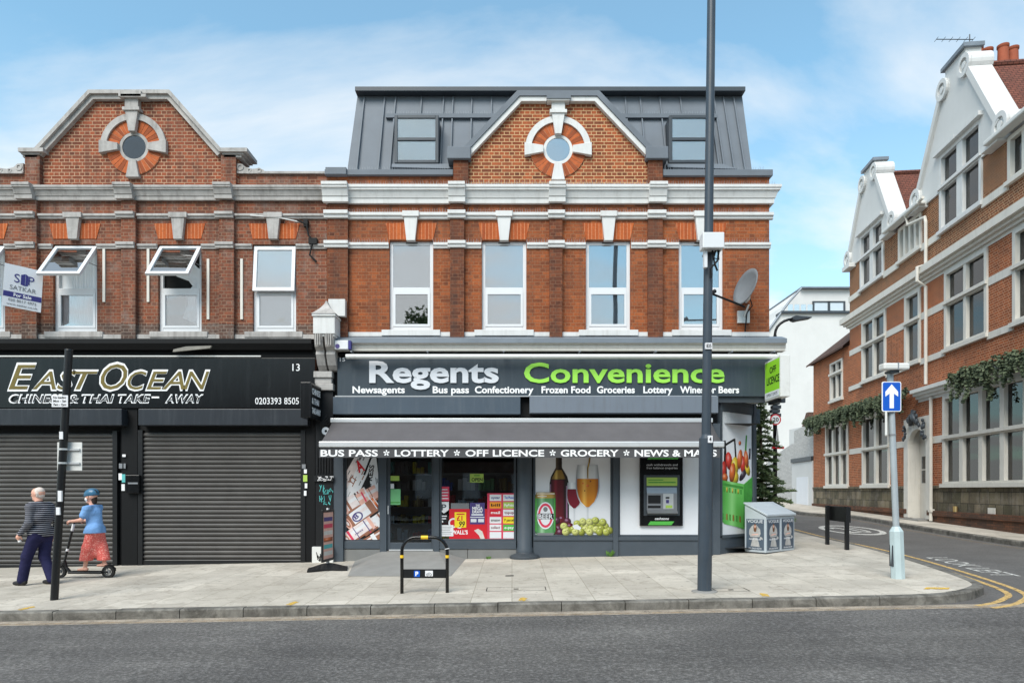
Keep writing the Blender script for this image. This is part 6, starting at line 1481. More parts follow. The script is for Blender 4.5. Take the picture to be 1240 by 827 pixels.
# shaped gables
def gable(u0, u1, w0, w1, z_cap, z_scr, hood):
    """u0..u1: half way points of the window; w0..w1: base corners"""
    c = (w0+w1)/2; hb = (w1-w0)/2; ht = hb*.235; zb = z_e
    m = MB()
    poly = [(c-hb, zb), (c+hb, zb), (c+hb, zb+.35), (c+hb-.25, zb+.5), (c+ht+.1, z_scr), (c+ht, z_scr+.1), (c+ht, z_cap-.1), (c-ht, z_cap-.1), (c-ht, z_scr+.1), (c-ht-.1, z_scr), (c-hb+.25, zb+.5), (c-hb, zb+.35)]
    wz1 = hood
    # the face around the window opening: split into the two flanks and the head
    left = [p for p in poly]
    m.prism([(c-hb, zb), (u0, zb), (u0, wz1), (c-hb+.25, min(zb+.5, wz1)), (c-hb, zb+.35)], -.4, .06)
    m.prism([(u1, zb), (c+hb, zb), (c+hb, zb+.35), (c+hb-.25, zb+.5), (u1, wz1)], -.4, .06)
    # rising flanks and top
    def flank(z, sgn): 
        t = (z-zb-.5)/(z_scr-zb-.5); return c+sgn*(hb-.25+(ht+.1-hb+.25)*t)
    m.prism([(u0, wz1), (u1, wz1), (c+hb-.25, zb+.5), (c+ht+.1, z_scr), (c+ht, z_scr+.1), (c+ht, z_cap-.1), (c-ht, z_cap-.1), (c-ht, z_scr+.1), (c-ht-.1, z_scr), (c-hb+.25, zb+.5)], -.4, .061)
    g_ = pb(m, 'shaped_gable', 'white_render')
    k = MB(); k.box(c-ht-.1, c+ht+.1, -.45, .16, z_cap-.1, z_cap+.02); k.build('cap_stone', 'lead', g_, local=True)
    r = MB()
    for s in (-1, 1):
        a, b = (c+s*(hb-.2), zb+.5), (c+s*(ht+.12), z_scr); d = Vector((b[0]-a[0], 0, b[1]-a[1])); nn = Vector((d.z, 0, -d.x)).normalized()*s
        w = .14; P = [Vector((a[0], 0, a[1]))-nn*.05, Vector((b[0], 0, b[1]))-nn*.05, Vector((b[0], 0, b[1]))+nn*w, Vector((a[0], 0, a[1]))+nn*w]
        r.prism([(p.x, p.z) for p in P], -.52, .16)
    r.build('raking_coping', 'white_render', g_, local=True)
    for s in (-1, 1):
        for (uu, zz2, rr) in ((c+s*(ht+.06), z_scr+.12, .34), (c+s*(hb-.05), zb+.42, .36)):
            s_ = MB(); s_.ring(uu, zz2, 0.001, rr, -.55, .1, 0, 360, 22); s_.ring(uu, zz2, rr*.62, rr, .09, .17, 0, 360, 22); s_.ring(uu, zz2, 0.001, rr*.3, .09, .16, 0, 360, 14); s_.build('scroll', 'white_trim', g_, local=True)
    kn = MB()
    for s in (-1, 1): a, b = sorted((c+s*(hb-.7), c+s*(hb+.12))); kn.box(a, b, -.5, .3, zb-.1, zb+.08)
    kn.build('kneeler', 'white_trim', g_, local=True)
    h = MB(); um = (u0+u1)/2; h.box(u0-.12, um-.02, .05, .2, hood+.02, hood+.14); h.box(um+.02, u1+.12, .05, .2, hood+.02, hood+.14); h.build('hood_mould', 'white_trim', g_, local=True)
    return c, hb
zc2, zs2_ = PZ(1158, 70), PZ(1172.5, 84)
zc1, zs1_ = PZ(1055, 199), PZ(1062, 211)
cc2, cc1 = U(1159), U(1054.5); hh2, hh1 = U(1112)-cc2, UF-.02-cc1
w2 = (cc2-hh2, cc2+hh2); w1 = (cc1-hh1, cc1+hh1); print('HB', hh2, hh1, U(1145)-U(1171), U(1046)-U(1063))
print('GABLES', w2, w1, zc2, zs2_, zc1, zs1_, z_g2top, z_g1top, 'win', G1, G2)
c2, hb2 = gable(G2[0], G2[1], w2[0], w2[1], zc2, zs2_, z_g2top)
c1, hb1 = gable(G1[0], G1[1], w1[0], w1[1], zc1, zs1_, z_g1top)
ztm2 = z_s2+(z_g2top-z_s2)*.56; ztm1 = z_s2+(z_g1top-z_s2)*.56
stone_window(G2[0], G2[1], z_s2+.02, z_g2top, 2, ztm2, mul=.34, trim='white_trim'); stone_window(G1[0], G1[1], z_s2+.02, z_g1top, 2, ztm1, mul=.34, trim='white_trim')
# roofs: main slope rising from the gutter, cross roofs behind the gables
m = MB(); D = 4.2; zr_ = z_e+4.0
for a, b in ((UN, c2-hb2+.1), (c2+hb2-.1, c1-hb1+.1)): m.quad((a, .25, z_e+.06), (b, .25, z_e+.06), (b, -D, zr_), (a, -D, zr_))
for a, b in ((c2-hb2+.1, c2+hb2-.1), (c1-hb1+.1, UF)): s_ = .75/(D+.25); m.quad((a, -.5, z_e+.06+(zr_-z_e-.06)*s_), (b, -.5, z_e+.06+(zr_-z_e-.06)*s_), (b, -D, zr_), (a, -D, zr_))
pb(m, 'main_roof', 'roof_tile_brown')
m = MB()
for c, hb, zt in ((c1, hb1, zs1_+.25), (c2, hb2, zs2_+.45)):
    m.quad((c-hb+.2, -.3, z_e+.1), (c, -.3, zt), (c, -2*D, zt), (c-hb+.2, -2*D, z_e+.1)); m.quad((c+hb-.2, -.3, z_e+.1), (c+hb-.2, -2*D, z_e+.1), (c, -2*D, zt), (c, -.3, zt))
pb(m, 'cross_roof', 'roof_tile_red')
m = MB(); m.tube([(c1, -.3, zs1_+.27), (c1, -2*D, zs1_+.27)], .1, 8); m.tube([(c2, -.3, zs2_+.47), (c2, -2*D, zs2_+.47)], .1, 8); pb(m, 'ridge_tiles', 'roof_tile_red')
m = MB(); m.quad((UF, 0, -.3), (UF, -8, -.3), (UF, -8, z_e), (UF, 0, z_e)); m.quad((UN, 0, -.3), (UN, -8, -.3), (UN, -8, z_e), (UN, 0, z_e)); m.quad((UN, -8, -.3), (UF, -8, -.3), (UF, -8, z_e+1), (UN, -8, z_e+1)); pb(m, 'end_wall', 'brick_pub')
# lower far end of the pub
zl = PZ(987.5, 440.5)
fw = (U(1021), U(1006), PZ(1006, 486), PZ(1006, 441)); gw = (U(1028), U(1000.5), zg0, zg1)
pub_sheet(UF+.001, UE, z_pl, zl, [fw, gw], 'brick_pub', 'wall')
stone_window(gw[0], gw[1], gw[2], gw[3], 3, zt0, mul=.2)
stone_window(fw[0], fw[1], fw[2], fw[3], 2, fw[2]+(fw[3]-fw[2])*.68, mul=.08, name='casement_window', head=.07)
zap = PZ(1029, 404)
m = MB(); m.add([(UE+.2, .3, zl-.02), (UF, .3, zl-.02), (UF, -2.4, zap+1.7), (UE-1.0, -2.4, zap+1.7), (UE+.2, -5, zl-.02), (UE+.2, .3, zl-.1), (UF, .3, zl-.1)], [(0, 1, 2, 3), (0, 3, 4), (0, 5, 6, 1)]); pb(m, 'low_roof', 'roof_tile_brown')
m = MB(); m.quad((UE, 0, -.3), (UE, -7, -.3), (UE, -7, zl), (UE, 0, zl)); pb(m, 'end_wall', 'brick_pub')
# chimney with clay pots
uc = 3.75; zst = 14.98
m = MB(); m.box(uc-.32, uc+.32, -2.15, -.62, z_e+1.5, zst); m.box(uc-.38, uc+.38, -2.2, -.56, zst-.16, zst-.04); ch = pb(m, 'chimney', 'brick_pub_brown')
for k in range(4):
    p = MB(); wy_ = -.8-.385*k; p.lathe(uc+(.1 if k % 2 else -.06), wy_, [(.165, zst), (.15, zst+.62), (.175, zst+.65), (.175, zst+.72), (.13, zst+.73)], 14); p.build('chimney_pot', 'terracotta', ch, local=True, auto=True)
ar = thing('roof_aerial', 'thin television aerial on the tip of the tallest white gable', 'aerial', tuple(pub.matrix_basis.translation))
ar.rotation_euler = (0, 0, PA); ar.location = (PO.x, PO.y, 0)
m = MB(); a_ = (U(1170), -.1, zc2); m.tube([a_, (a_[0], -.1, zc2+.35)], .018, 5); m.tube([(a_[0]-.1, -.15, zc2+.12), (a_[0]+.25, .75, zc2+.42)], .014, 5)
for k in range(6): s = k/5; m.tube([(a_[0]-.1+.35*s-.12, -.15+.9*s, zc2+.12+.3*s), (a_[0]-.1+.35*s+.12, -.15+.9*s, zc2+.12+.3*s)], .007, 4)
m.build('antenna', 'zinc_dark', ar, local=True)
# hanging greenery along the ground floor cornice
def garland(label, u0, u1, z, drop, n, seed):
    t = thing('hanging_garland', label, 'garland', (PO.x, PO.y, 0), PA, 'greenery along the pub front'); t.location = (PO.x, PO.y, 0); q = random.Random(seed); m = MB()
    L_ = u1-u0
    for k in range(n):
        u = u0+L_*(k+q.random())/n; ln = drop*(.28+.72*abs(math.sin(u*3.7+seed))**1.6)*q.uniform(.5, 1.15); s = 0
        uu, oo = u, q.uniform(.3, .5)
        top = q.uniform(-.02, .16)
        while s < ln:
            for r in range(5):
                a = q.uniform(0, 6.28); l = q.uniform(.06, .13); w = l*.34
                d = Vector((math.cos(a), math.sin(a), -q.uniform(.1, 1.1))).normalized(); sd = d.orthogonal().normalized()
                p = Vector((uu, oo, z+top-s)); e = p+d*l
                m.add([tuple(p), tuple(p+d*l*.5+sd*w), tuple(e), tuple(p+d*l*.5-sd*w)], [(0, 1, 2, 3)])
            s += .045; uu += q.uniform(-.02, .02); oo += q.uniform(-.015, .02)
    m.build('leaves', 'garland', t, local=True)
    b = MB(); b.box(u0, u1, .1, .36, z-.06, z-.01); b.build('support_rail', 'zinc_dark', t, local=True)
    return t
garland('long hanging garland over the far pub windows and doorway', U(1110), UE+.05, z_gc1+.08, .8, 230, 3)
garland('thick hanging garland over the wide four light pub window', UN, U(1166), z_gc1+.1, .95, 105, 8)
# ------------------------------------------------------------------ white walls and buildings at the end of the side street
wl_ = thing('white_brick_wall', 'white painted brick garden wall beyond the pub with a sloping top', 'wall', (PO.x, PO.y, 0), PA)
m = MB(); ua, ub = UE+.02, UE+9; zt1, zt2 = PZ(984, 510), PZ(961, 522)
m.prism([(ua, .2), (ub, .2), (ub, zt2-1.4), (U(958), zt2-.7), (U(961), zt2-.7), (U(961), zt2), (ua, zt1)], -.35, -.02); m.build('brickwork', 'brick_white', wl_, local=True)
MB().box(UE+.02, U(960), -.02, .05, .3, PZ(970, 557)-.12).build('rendered_panel', 'white_render', wl_, local=True)
MB().box(UE+.02, U(960), -.02, .12, PZ(970, 557)-.1, PZ(970, 557)+.12).build('dark_ledge', 'zinc_dark', wl_, local=True)
MB().box(U(980), U(966), .051, .07, .5, 2.2).build('gate_panel', 'poster_white', wl_, local=True)
YB = 56.0
wb = thing('white_apartment_block', 'plain white rendered block with set back glazed top storey behind the pub', 'building', (24, YB, 0))
m = MB(); m.prism([(X(895, YB), -1), (46, -1), (46, Z(380, YB)), (X(946, YB), Z(380, YB)), (X(905, YB), Z(436, YB))], YB, YB+14); m.build('wall', 'white_render', wb)
MB().box(X(945, YB), 46, YB-.25, YB+1, Z(380, YB)+.002, Z(377.3, YB)).build('roof_edge', 'zinc_dark', wb)
m = MB(); yb = YB+1.2; m.prism([(X(950, yb), Z(380, yb)), (46, Z(380, yb)), (46, Z(350.5, yb)), (X(969, yb), Z(350.5, yb)), (X(955, yb), Z(366, yb))], yb, yb+10); ph = m.build('penthouse', 'white_render', wb)
MB().box(X(968, yb), 46, yb-.4, yb+10, Z(350.4, yb), Z(348.8, yb)).build('penthouse_roof', 'lead', wb)
f = MB(); a, b, c, d = X(983.5, yb), X(1023, yb), Z(376.5, yb), Z(365, yb); f.box(a, a+.15, yb-.1, yb, c, d).box(b-.15, b, yb-.1, yb, c, d).box((a+b)/2-.1, (a+b)/2+.1, yb-.1, yb, c, d).box(a+.15, b-.15, yb-.1, yb, d-.1, d).box(a, b, yb-.1, yb, c-.1, c); fo = f.build('wide_window', 'zinc_dark', wb)
MB().box(a+.15, b-.15, yb-.05, yb-.02, c, d-.1).build('pane', 'blind_grey', fo)
m = MB(); m.tube([(X(905, YB), YB-.1, Z(434, YB)), (X(955, YB), YB-.1, Z(366, YB)), (X(970, YB), YB-.1, Z(349.5, YB))], .09, 6); m.build('verge_trim', 'lead', wb)
for k in range(4): MB().box(X(955+k*8, YB), X(961+k*8, YB), YB+.15, YB+.2, Z(376.8, YB), Z(368, YB)).build('balustrade_panel', 'glass', wb)
hs_ = thing('far_house', 'small slate roofed house end showing above the white garden wall', 'house', (X(985, 47), 48, 0))
m = MB(); y = 48.0; m.prism([(X(974, y), Z(516, y)), (X(1006, y), Z(516, y)), (X(1006, y), Z(499, y)), (X(979, y), Z(499, y))], y, y+.4); m.build('roof', 'roof_tile_brown', hs_)
m = MB(); m.box(X(975, y)+.1, X(1006, y), y+.05, y+3, 0, Z(516, y)+.02); m.build('wall', 'white_render', hs_)

# ------------------------------------------------------------------ street furniture
def post(m, base, top, r, n=14, steps=None):
    return m.tube([base, top], r, n)
# tall lamp column by the kerb
bx, by, bz = G(853, 716)
lt = thing('lamp_column', 'tall dark grey lamp column rising out of frame in front of the shop', 'lamp column', (bx, by, bz))
zj = Z(531, by)
def ln_(z): return bx+(z-bz)*.0118
m = MB(); m.tube([(bx, by, bz-.05), (ln_(zj), by, zj)], .106, 20); m.tube([(ln_(zj), by, zj), (ln_(zj+.06), by, zj+.06)], [.106, .07], 20); m.build('base_section', 'post_grey', lt, auto=True)
m = MB(); m.tube([(ln_(zj), by, zj+.02), (ln_(10.4), by, 10.4)], [.07, .06], 18); sh = m.build('shaft', 'post_grey', lt, auto=True)
MB().lathe(bx, by, [(.2, bz-.02), (.19, bz+.012), (.12, bz+.02)], 20).build('footing', 'concrete', lt)
m = MB(); m.tube([(ln_(10.35), by, 10.3), (ln_(10.6), by-.2, 10.6), (ln_(10.6), by-1.1, 10.75)], .04, 8); arm = m.build('lamp_arm', 'post_grey', lt)
m = MB(); m.box(ln_(10.6)-.13, ln_(10.6)+.13, by-1.8, by-1.05, 10.7, 10.82); m.build('lamp_head', 'post_grey', lt, bevel=.03)
m = MB(); m.box(ln_(2.6)+.02, ln_(2.6)+.115, by-.07, by+.07, .7, 1.5) if False else m.box(bx+.09, bx+.118, by-.06, by+.06, bz+.55, bz+1.25); m.build('access_door', 'post_grey', lt, bevel=.006)
wbx = thing('pole_equipment_box', 'white equipment box with hanging leads strapped to the lamp column', 'equipment box', (ln_(5), by-.1, Z(302, by)))
zb0, zb1 = Z(303, by-.15), Z(284, by-.15)
m = MB(); xm = ln_(5.2); m.box(xm-.155, xm+.165, by-.25, by-.06, zb0, zb1); m.build('case', 'white_plastic', wbx, bevel=.012)
m = MB(); m.box(xm-.11, xm-.065, by-.17, by-.09, zb0-.26, zb0-.001); m.build('antenna_stub', 'white_plastic', wbx)
m = MB(); m.tube([(xm+.02, by-.13, zb0), (xm+.05, by-.14, zb0-.2), (xm+.1, by-.12, zb0-.3)], .014, 6); m.tube([(xm+.12, by-.13, zb0), (xm+.09, by-.15, zb0-.16), (xm-.01, by-.13, zb0-.27), (xm+.01, by-.1, zb0-.4)], .014, 6); m.tube([(xm+.07, by-.13, zb0), (xm+.03, by-.16, zb0-.12), (xm+.11, by-.15, zb0-.14), (xm+.1, by-.14, zb0)], .014, 6); m.build('leads', 'rubber', wbx)
m = MB(); m.box(xm-.07, xm+.075, by-.08, by+.1, zb0-.02, zb0); m.build('bracket', 'zinc_dark', wbx)
for px, py0, py1, s, mt in ((857, 416.5, 424, '835', 'paper'), (858, 528, 536.5, '4', 'paper')):
    st = thing('post_number_label', 'small white number plate stuck on the lamp column %s' % ('level with the shop cornice' if s == '835' else 'level with the awning bar'), 'label', (X(px, by), by, Z(py1, by)))
    yy = by-.083 if s == '835' else by-.112; w = .05 if s == '835' else .035
    xx = ln_(Z(py1, by))+(0 if s == '835' else .03)
    m = MB(); m.box(xx-w, xx+w, yy-.003, by-.04, Z(py1, by), Z(py0, by)); m.build('plate', mt, st)
    m = MB(); lettering(s, m, (xx, yy-.004, Z(py1, by)+.02), (1, 0, 0), (0, 0, 1), w*1.5 if s == '835' else .035, Z(py0, by)-Z(py1, by)-.04, .02, depth=.002, center=True) ; m.build('lettering', 'text_black', st)
# leaning sign post on the left
bx, by, bz = G(65.5, 726)
tx, tz = X(83.5, by), Z(425, by)
lp_ = thing('sign_post', 'black leaning sign post at the kerb before the takeaway shutters', 'post', (bx, by, bz))
m = MB(); m.tube([(bx, by, bz-.05), (tx, by, tz)], .057, 16); m.tube([(tx, by, tz), (tx+.0005, by, tz+.025)], [.06, .055], 16); m.build('shaft', 'black_paint', lp_, auto=True)
def lean(z): return bx+(tx-bx)*(z-bz)/(tz-bz)
for py0, py1, dx in ((594, 607, .035), (614, 623, .02), (523, 532, .0)):
    z0, z1 = Z(py1, by), Z(py0, by); MB().box(lean(z0)+dx-.028, lean(z0)+dx+.028, by-.064, by-.03, z0, z1).build('sticker', 'paper', lp_)
sp_ = thing('loading_sign', 'small white no loading plate on the leaning post', 'sign', (lean(Z(486, by)), by-.08, Z(494, by)))
z0, z1 = Z(493.5, by), Z(479.5, by); xm = X(77, by)
m = MB(); m.box(xm-.125, xm+.125, by-.09, by-.083, z0, z1); m.build('plate', 'paper', sp_)
MB().box(lean(z0)-.05, lean(z0)+.05, by-.083, by+.05, z0+.04, z0+.07).build('clip', 'steel', sp_)
for k, s in enumerate(('No loading', 'Mon - Sat', '7am - 7pm')):
    m = MB(); lettering(s, m, (xm, by-.0905, z1-.05-.055*k), (1, 0, 0), (0, 0, 1), .2, .032, .02, depth=.002, center=True); m.build('lettering', 'text_black', sp_)
bp = thing('parking_sign', 'back of a square grey sign plate clamped behind the leaning post', 'sign', (lean(Z(552, by)), by+.08, Z(570, by)))
z0, z1 = Z(569.5, by), Z(535, by); xm = X(80.5, by)
m = MB(); m.box(xm-.195, xm+.195, by+.075, by+.083, z0, z1); m.build('plate', 'aged_plastic', bp, bevel=.002)
m = MB(); m.box(xm-.17, xm+.17, by+.045, by+.075, z0+.1, z0+.13).box(xm-.17, xm+.17, by+.045, by+.075, z1-.13, z1-.1); m.build('channel', 'alu', bp)
for zz2 in (z0+.115, z1-.115): MB().lathe(lean(zz2), by, [(.06, zz2-.014), (.064, zz2-.014), (.064, zz2+.014), (.06, zz2+.014)], 16).build('clamp', 'alu', bp)
# one way sign on the right
bx, by, bz = G(1087.5, 700)
tx, tz = X(1077.5, by), Z(446, by)
op = thing('traffic_sign_post', 'pale grey sign post with thick base at the pavement corner', 'post', (bx, by, bz))
zk = Z(643, by)
def lean2(z): return bx+(tx-bx)*(z-bz)/(tz-bz)
m = MB(); m.tube([(bx, by, bz-.05), (lean2(zk), by, zk)], .108, 8); m.tube([(lean2(zk), by, zk), (lean2(zk+.08), by, zk+.08)], [.108, .058], 8); m.build('base_section', 'post_pale', op)
m = MB(); m.tube([(lean2(zk), by, zk+.03), (tx, by, tz)], .05, 16); m.build('shaft', 'post_galvanised', op, auto=True)
MB().box(bx-.118, bx-.09, by-.05, by+.05, bz+.2, bz+.55).build('access_door', 'zinc_dark', op)
sl = thing('sign_lamp', 'long white sign lamp on top of the traffic sign post', 'lamp', (tx, by-.05, Z(449, by)))
m = MB(); z0, z1 = Z(448.5, by-.1), Z(440.5, by-.1); m.box(X(1066.5, by-.1), X(1098, by-.1), by-.2, by-.02, z0, z1); m.build('housing', 'aged_plastic', sl, bevel=.025)
m = MB(); m.box(X(1083, by-.1), X(1084.5, by-.1), by-.203, by-.02, z0-.004, z1+.004); m.build('joint', 'steel', sl)
m = MB(); m.box(tx-.06, tx+.08, by-.14, by+.05, z0-.04, z0-.001); m.build('lamp_bracket', 'zinc_dark', sl)
ow = thing('one_way_sign', 'blue rectangular one way sign with a white upward arrow', 'sign', (X(1079.5, by), by-.08, Z(498, by)))
ysn = by-.085; a, b, c, d = X(1068, ysn), X(1091.3, ysn), Z(498.3, ysn), Z(462, ysn)
def rrect(m, a, b, c, d, r, y0, y1):
    pts = []
    for cx_, cz_, a0 in ((b-r, d-r, 0), (a+r, d-r, 90), (a+r, c+r, 180), (b-r, c+r, 270)):
        for k in range(5): an = rad(a0+22.5*k); pts.append((cx_+r*math.cos(an), cz_+r*math.sin(an)))
    return m.prism(pts, y0, y1)
m = MB(); rrect(m, a, b, c, d, .03, ysn, ysn+.012); m.build('plate', 'text_white', ow)
m = MB(); rrect(m, a+.014, b-.014, c+.014, d-.014, .022, ysn-.003, ysn-.0002); m.build('blue_field', 'sign_blue', ow)
m = MB(); cx_ = (a+b)/2; w, h = b-a, d-c
m.prism([(cx_-w*.11, c+h*.11), (cx_+w*.11, c+h*.11), (cx_+w*.11, c+h*.6), (cx_+w*.33, c+h*.5), (cx_+w*.33, c+h*.66), (cx_, d-h*.09), (cx_-w*.33, c+h*.66), (cx_-w*.33, c+h*.5), (cx_-w*.11, c+h*.6)][::-1], ysn-.006, ysn-.0031); m.build('arrow', 'text_white', ow)
MB().box(cx_-.06, cx_+.08, ysn+.012, by+.05, c+h*.8, c+h*.87).build('clamp', 'steel', ow)
sd = thing('side_plate_sign', 'narrow pale plate seen edge on below the one way sign', 'sign', (X(1073, by), by, Z(528, by)))
m = MB(); m.box(-.016, .016, -.15, .15, Z(527.5, by), Z(497.5, by)-.02); ry = math.atan2(X(1073, by), by); m.v = [(X(1073, by)+v[0]*math.cos(ry)+v[1]*math.sin(ry), by-v[0]*math.sin(ry)+v[1]*math.cos(ry), v[2]) for v in m.v]; m.build('plate', 'aged_plastic', sd)
for py in (500, 526.5): z = Z(py, by); MB().lathe(lean2(z), by, [(.05, z-.012), (.056, z-.012), (.056, z+.012), (.05, z+.012)], 14).build('clamp', 'steel', sd)
# bicycle stand
xl, yl_, zl_ = G(486, 719); xr, yr_, zr_ = G(542, 716.5); ym = (yl_+yr_)/2
bs = thing('bicycle_stand', 'black hoop bicycle stand with yellow bands near the kerb', 'bicycle stand', ((xl+xr)/2, ym, (zl_+zr_)/2))
zt = Z(650.5, ym); rr = .22
pts = [(xl, ym, zl_-.05), (xl, ym, zt-rr)]+[(xl+rr-rr*math.cos(rad(a)), ym, zt-rr+rr*math.sin(rad(a))) for a in range(10, 90, 10)]+[(xl+rr, ym, zt), (xr-rr, ym, zt)]+[(xr-rr+rr*math.sin(rad(a)), ym, zt-rr+rr*math.cos(rad(a))) for a in range(10, 90, 10)]+[(xr, ym, zt-rr), (xr, ym, zr_-.05)]
m = MB(); m.tube(pts, .027, 12); m.build('hoop', 'black_gloss', bs, smooth=True)
m = MB(); zq0, zq1 = Z(699.5, ym), Z(689, ym); m.box(xl+.02, xr-.02, ym-.012, ym+.012, zq0, zq1); m.build('tapping_rail', 'black_paint', bs)
xm = (xl+xr)/2
MB().tube([(xm-.055, ym, zt), (xm+.055, ym, zt)], .03, 12).build('yellow_band', 'sticker_yellow', bs)
for xx in (xl, xr): z = Z(673.5, ym); MB().tube([(xx, ym, z-.022), (xx, ym, z+.022)], .0295, 12).build('yellow_band', 'sticker_yellow', bs)
a = X(501.5, ym); MB().box(a, a+.09, ym-.0155, ym-.012, zq0+.02, zq1-.02).build('blue_plate', 'sign_blue', bs)
m = MB(); lettering('P', m, (a+.045, ym-.0156, zq0+.035), (1, 0, 0), (0, 0, 1), None, .065, .03, depth=.002, center=True); m.build('lettering', 'text_white', bs)
a = X(515, ym); MB().box(a, a+.12, ym-.0155, ym-.012, zq0+.03, zq1-.02).build('white_plate', 'paper', bs)
m = MB(); zc_ = zq0+.055
for xx in (a+.035, a+.085): m.ring(xx, zc_, .013, .019, ym-.018, ym-.0156, 0, 360, 12)
m.add([(a+.035, ym-.017, zc_), (a+.05, ym-.017, zc_+.028), (a+.056, ym-.017, zc_+.028), (a+.041, ym-.017, zc_)], [(0, 1, 2, 3)]); m.add([(a+.05, ym-.017, zc_+.024), (a+.08, ym-.017, zc_+.024), (a+.08, ym-.017, zc_+.03), (a+.05, ym-.017, zc_+.03)], [(0, 1, 2, 3)]); m.build('bicycle_symbol', 'text_black', bs)
z = Z(664.5, ym); MB().tube([(xr-.035, ym-.03, z), (xr+.03, ym-.03, z+.012), (xr+.03, ym+.03, z), (xr-.03, ym+.03, z)], .006, 6).build('cable_tie', 'paper', bs)
# street name plate seen from behind
na = thing('street_nameplate', 'low black board on two posts seen from behind at the side street kerb', 'sign', G(1013, 662))
xa, ya_, za_ = G(1001.8, 659); xb, yb_, zb_ = G(1025.5, 665.5)
def bar(m, a, b, w, d, z0a, z0b, z1a, z1b, dirv):
    n_ = Vector((-dirv.y, dirv.x, 0))
    q = [a-dirv*w/2-n_*d/2, b+dirv*w/2-n_*d/2, b+dirv*w/2+n_*d/2, a-dirv*w/2+n_*d/2]
    return m.add([(q[0].x, q[0].y, z0a), (q[1].x, q[1].y, z0b), (q[2].x, q[2].y, z0b), (q[3].x, q[3].y, z0a), (q[0].x, q[0].y, z1a), (q[1].x, q[1].y, z1b), (q[2].x, q[2].y, z1b), (q[3].x, q[3].y, z1a)],
                 [(0, 3, 2, 1), (4, 5, 6, 7), (0, 1, 5, 4), (1, 2, 6, 5), (2, 3, 7, 6), (3, 0, 4, 7)])
A_, B_ = Vector((xa, ya_, 0)), Vector((xb, yb_, 0)); dn = (B_-A_).normalized()
ztA, ztB = Z(612.5, ya_), Z(612.5, yb_)
zt_ = (ztA+ztB)/2
for P_, z in ((A_, za_), (B_, zb_)): m = MB(); bar(m, P_-dn*.02, P_+dn*.02, .06, .07, z-.05, z-.05, zt_, zt_, dn); m.build('post', 'black_paint', na)
n_ = Vector((-dn.y, dn.x, 0))
m = MB(); bar(m, A_+n_*.05, B_+n_*.05, .1, .03, zt_-.36, zt_-.36, zt_-.01, zt_-.01, dn); m.build('board', 'black_paint', na)
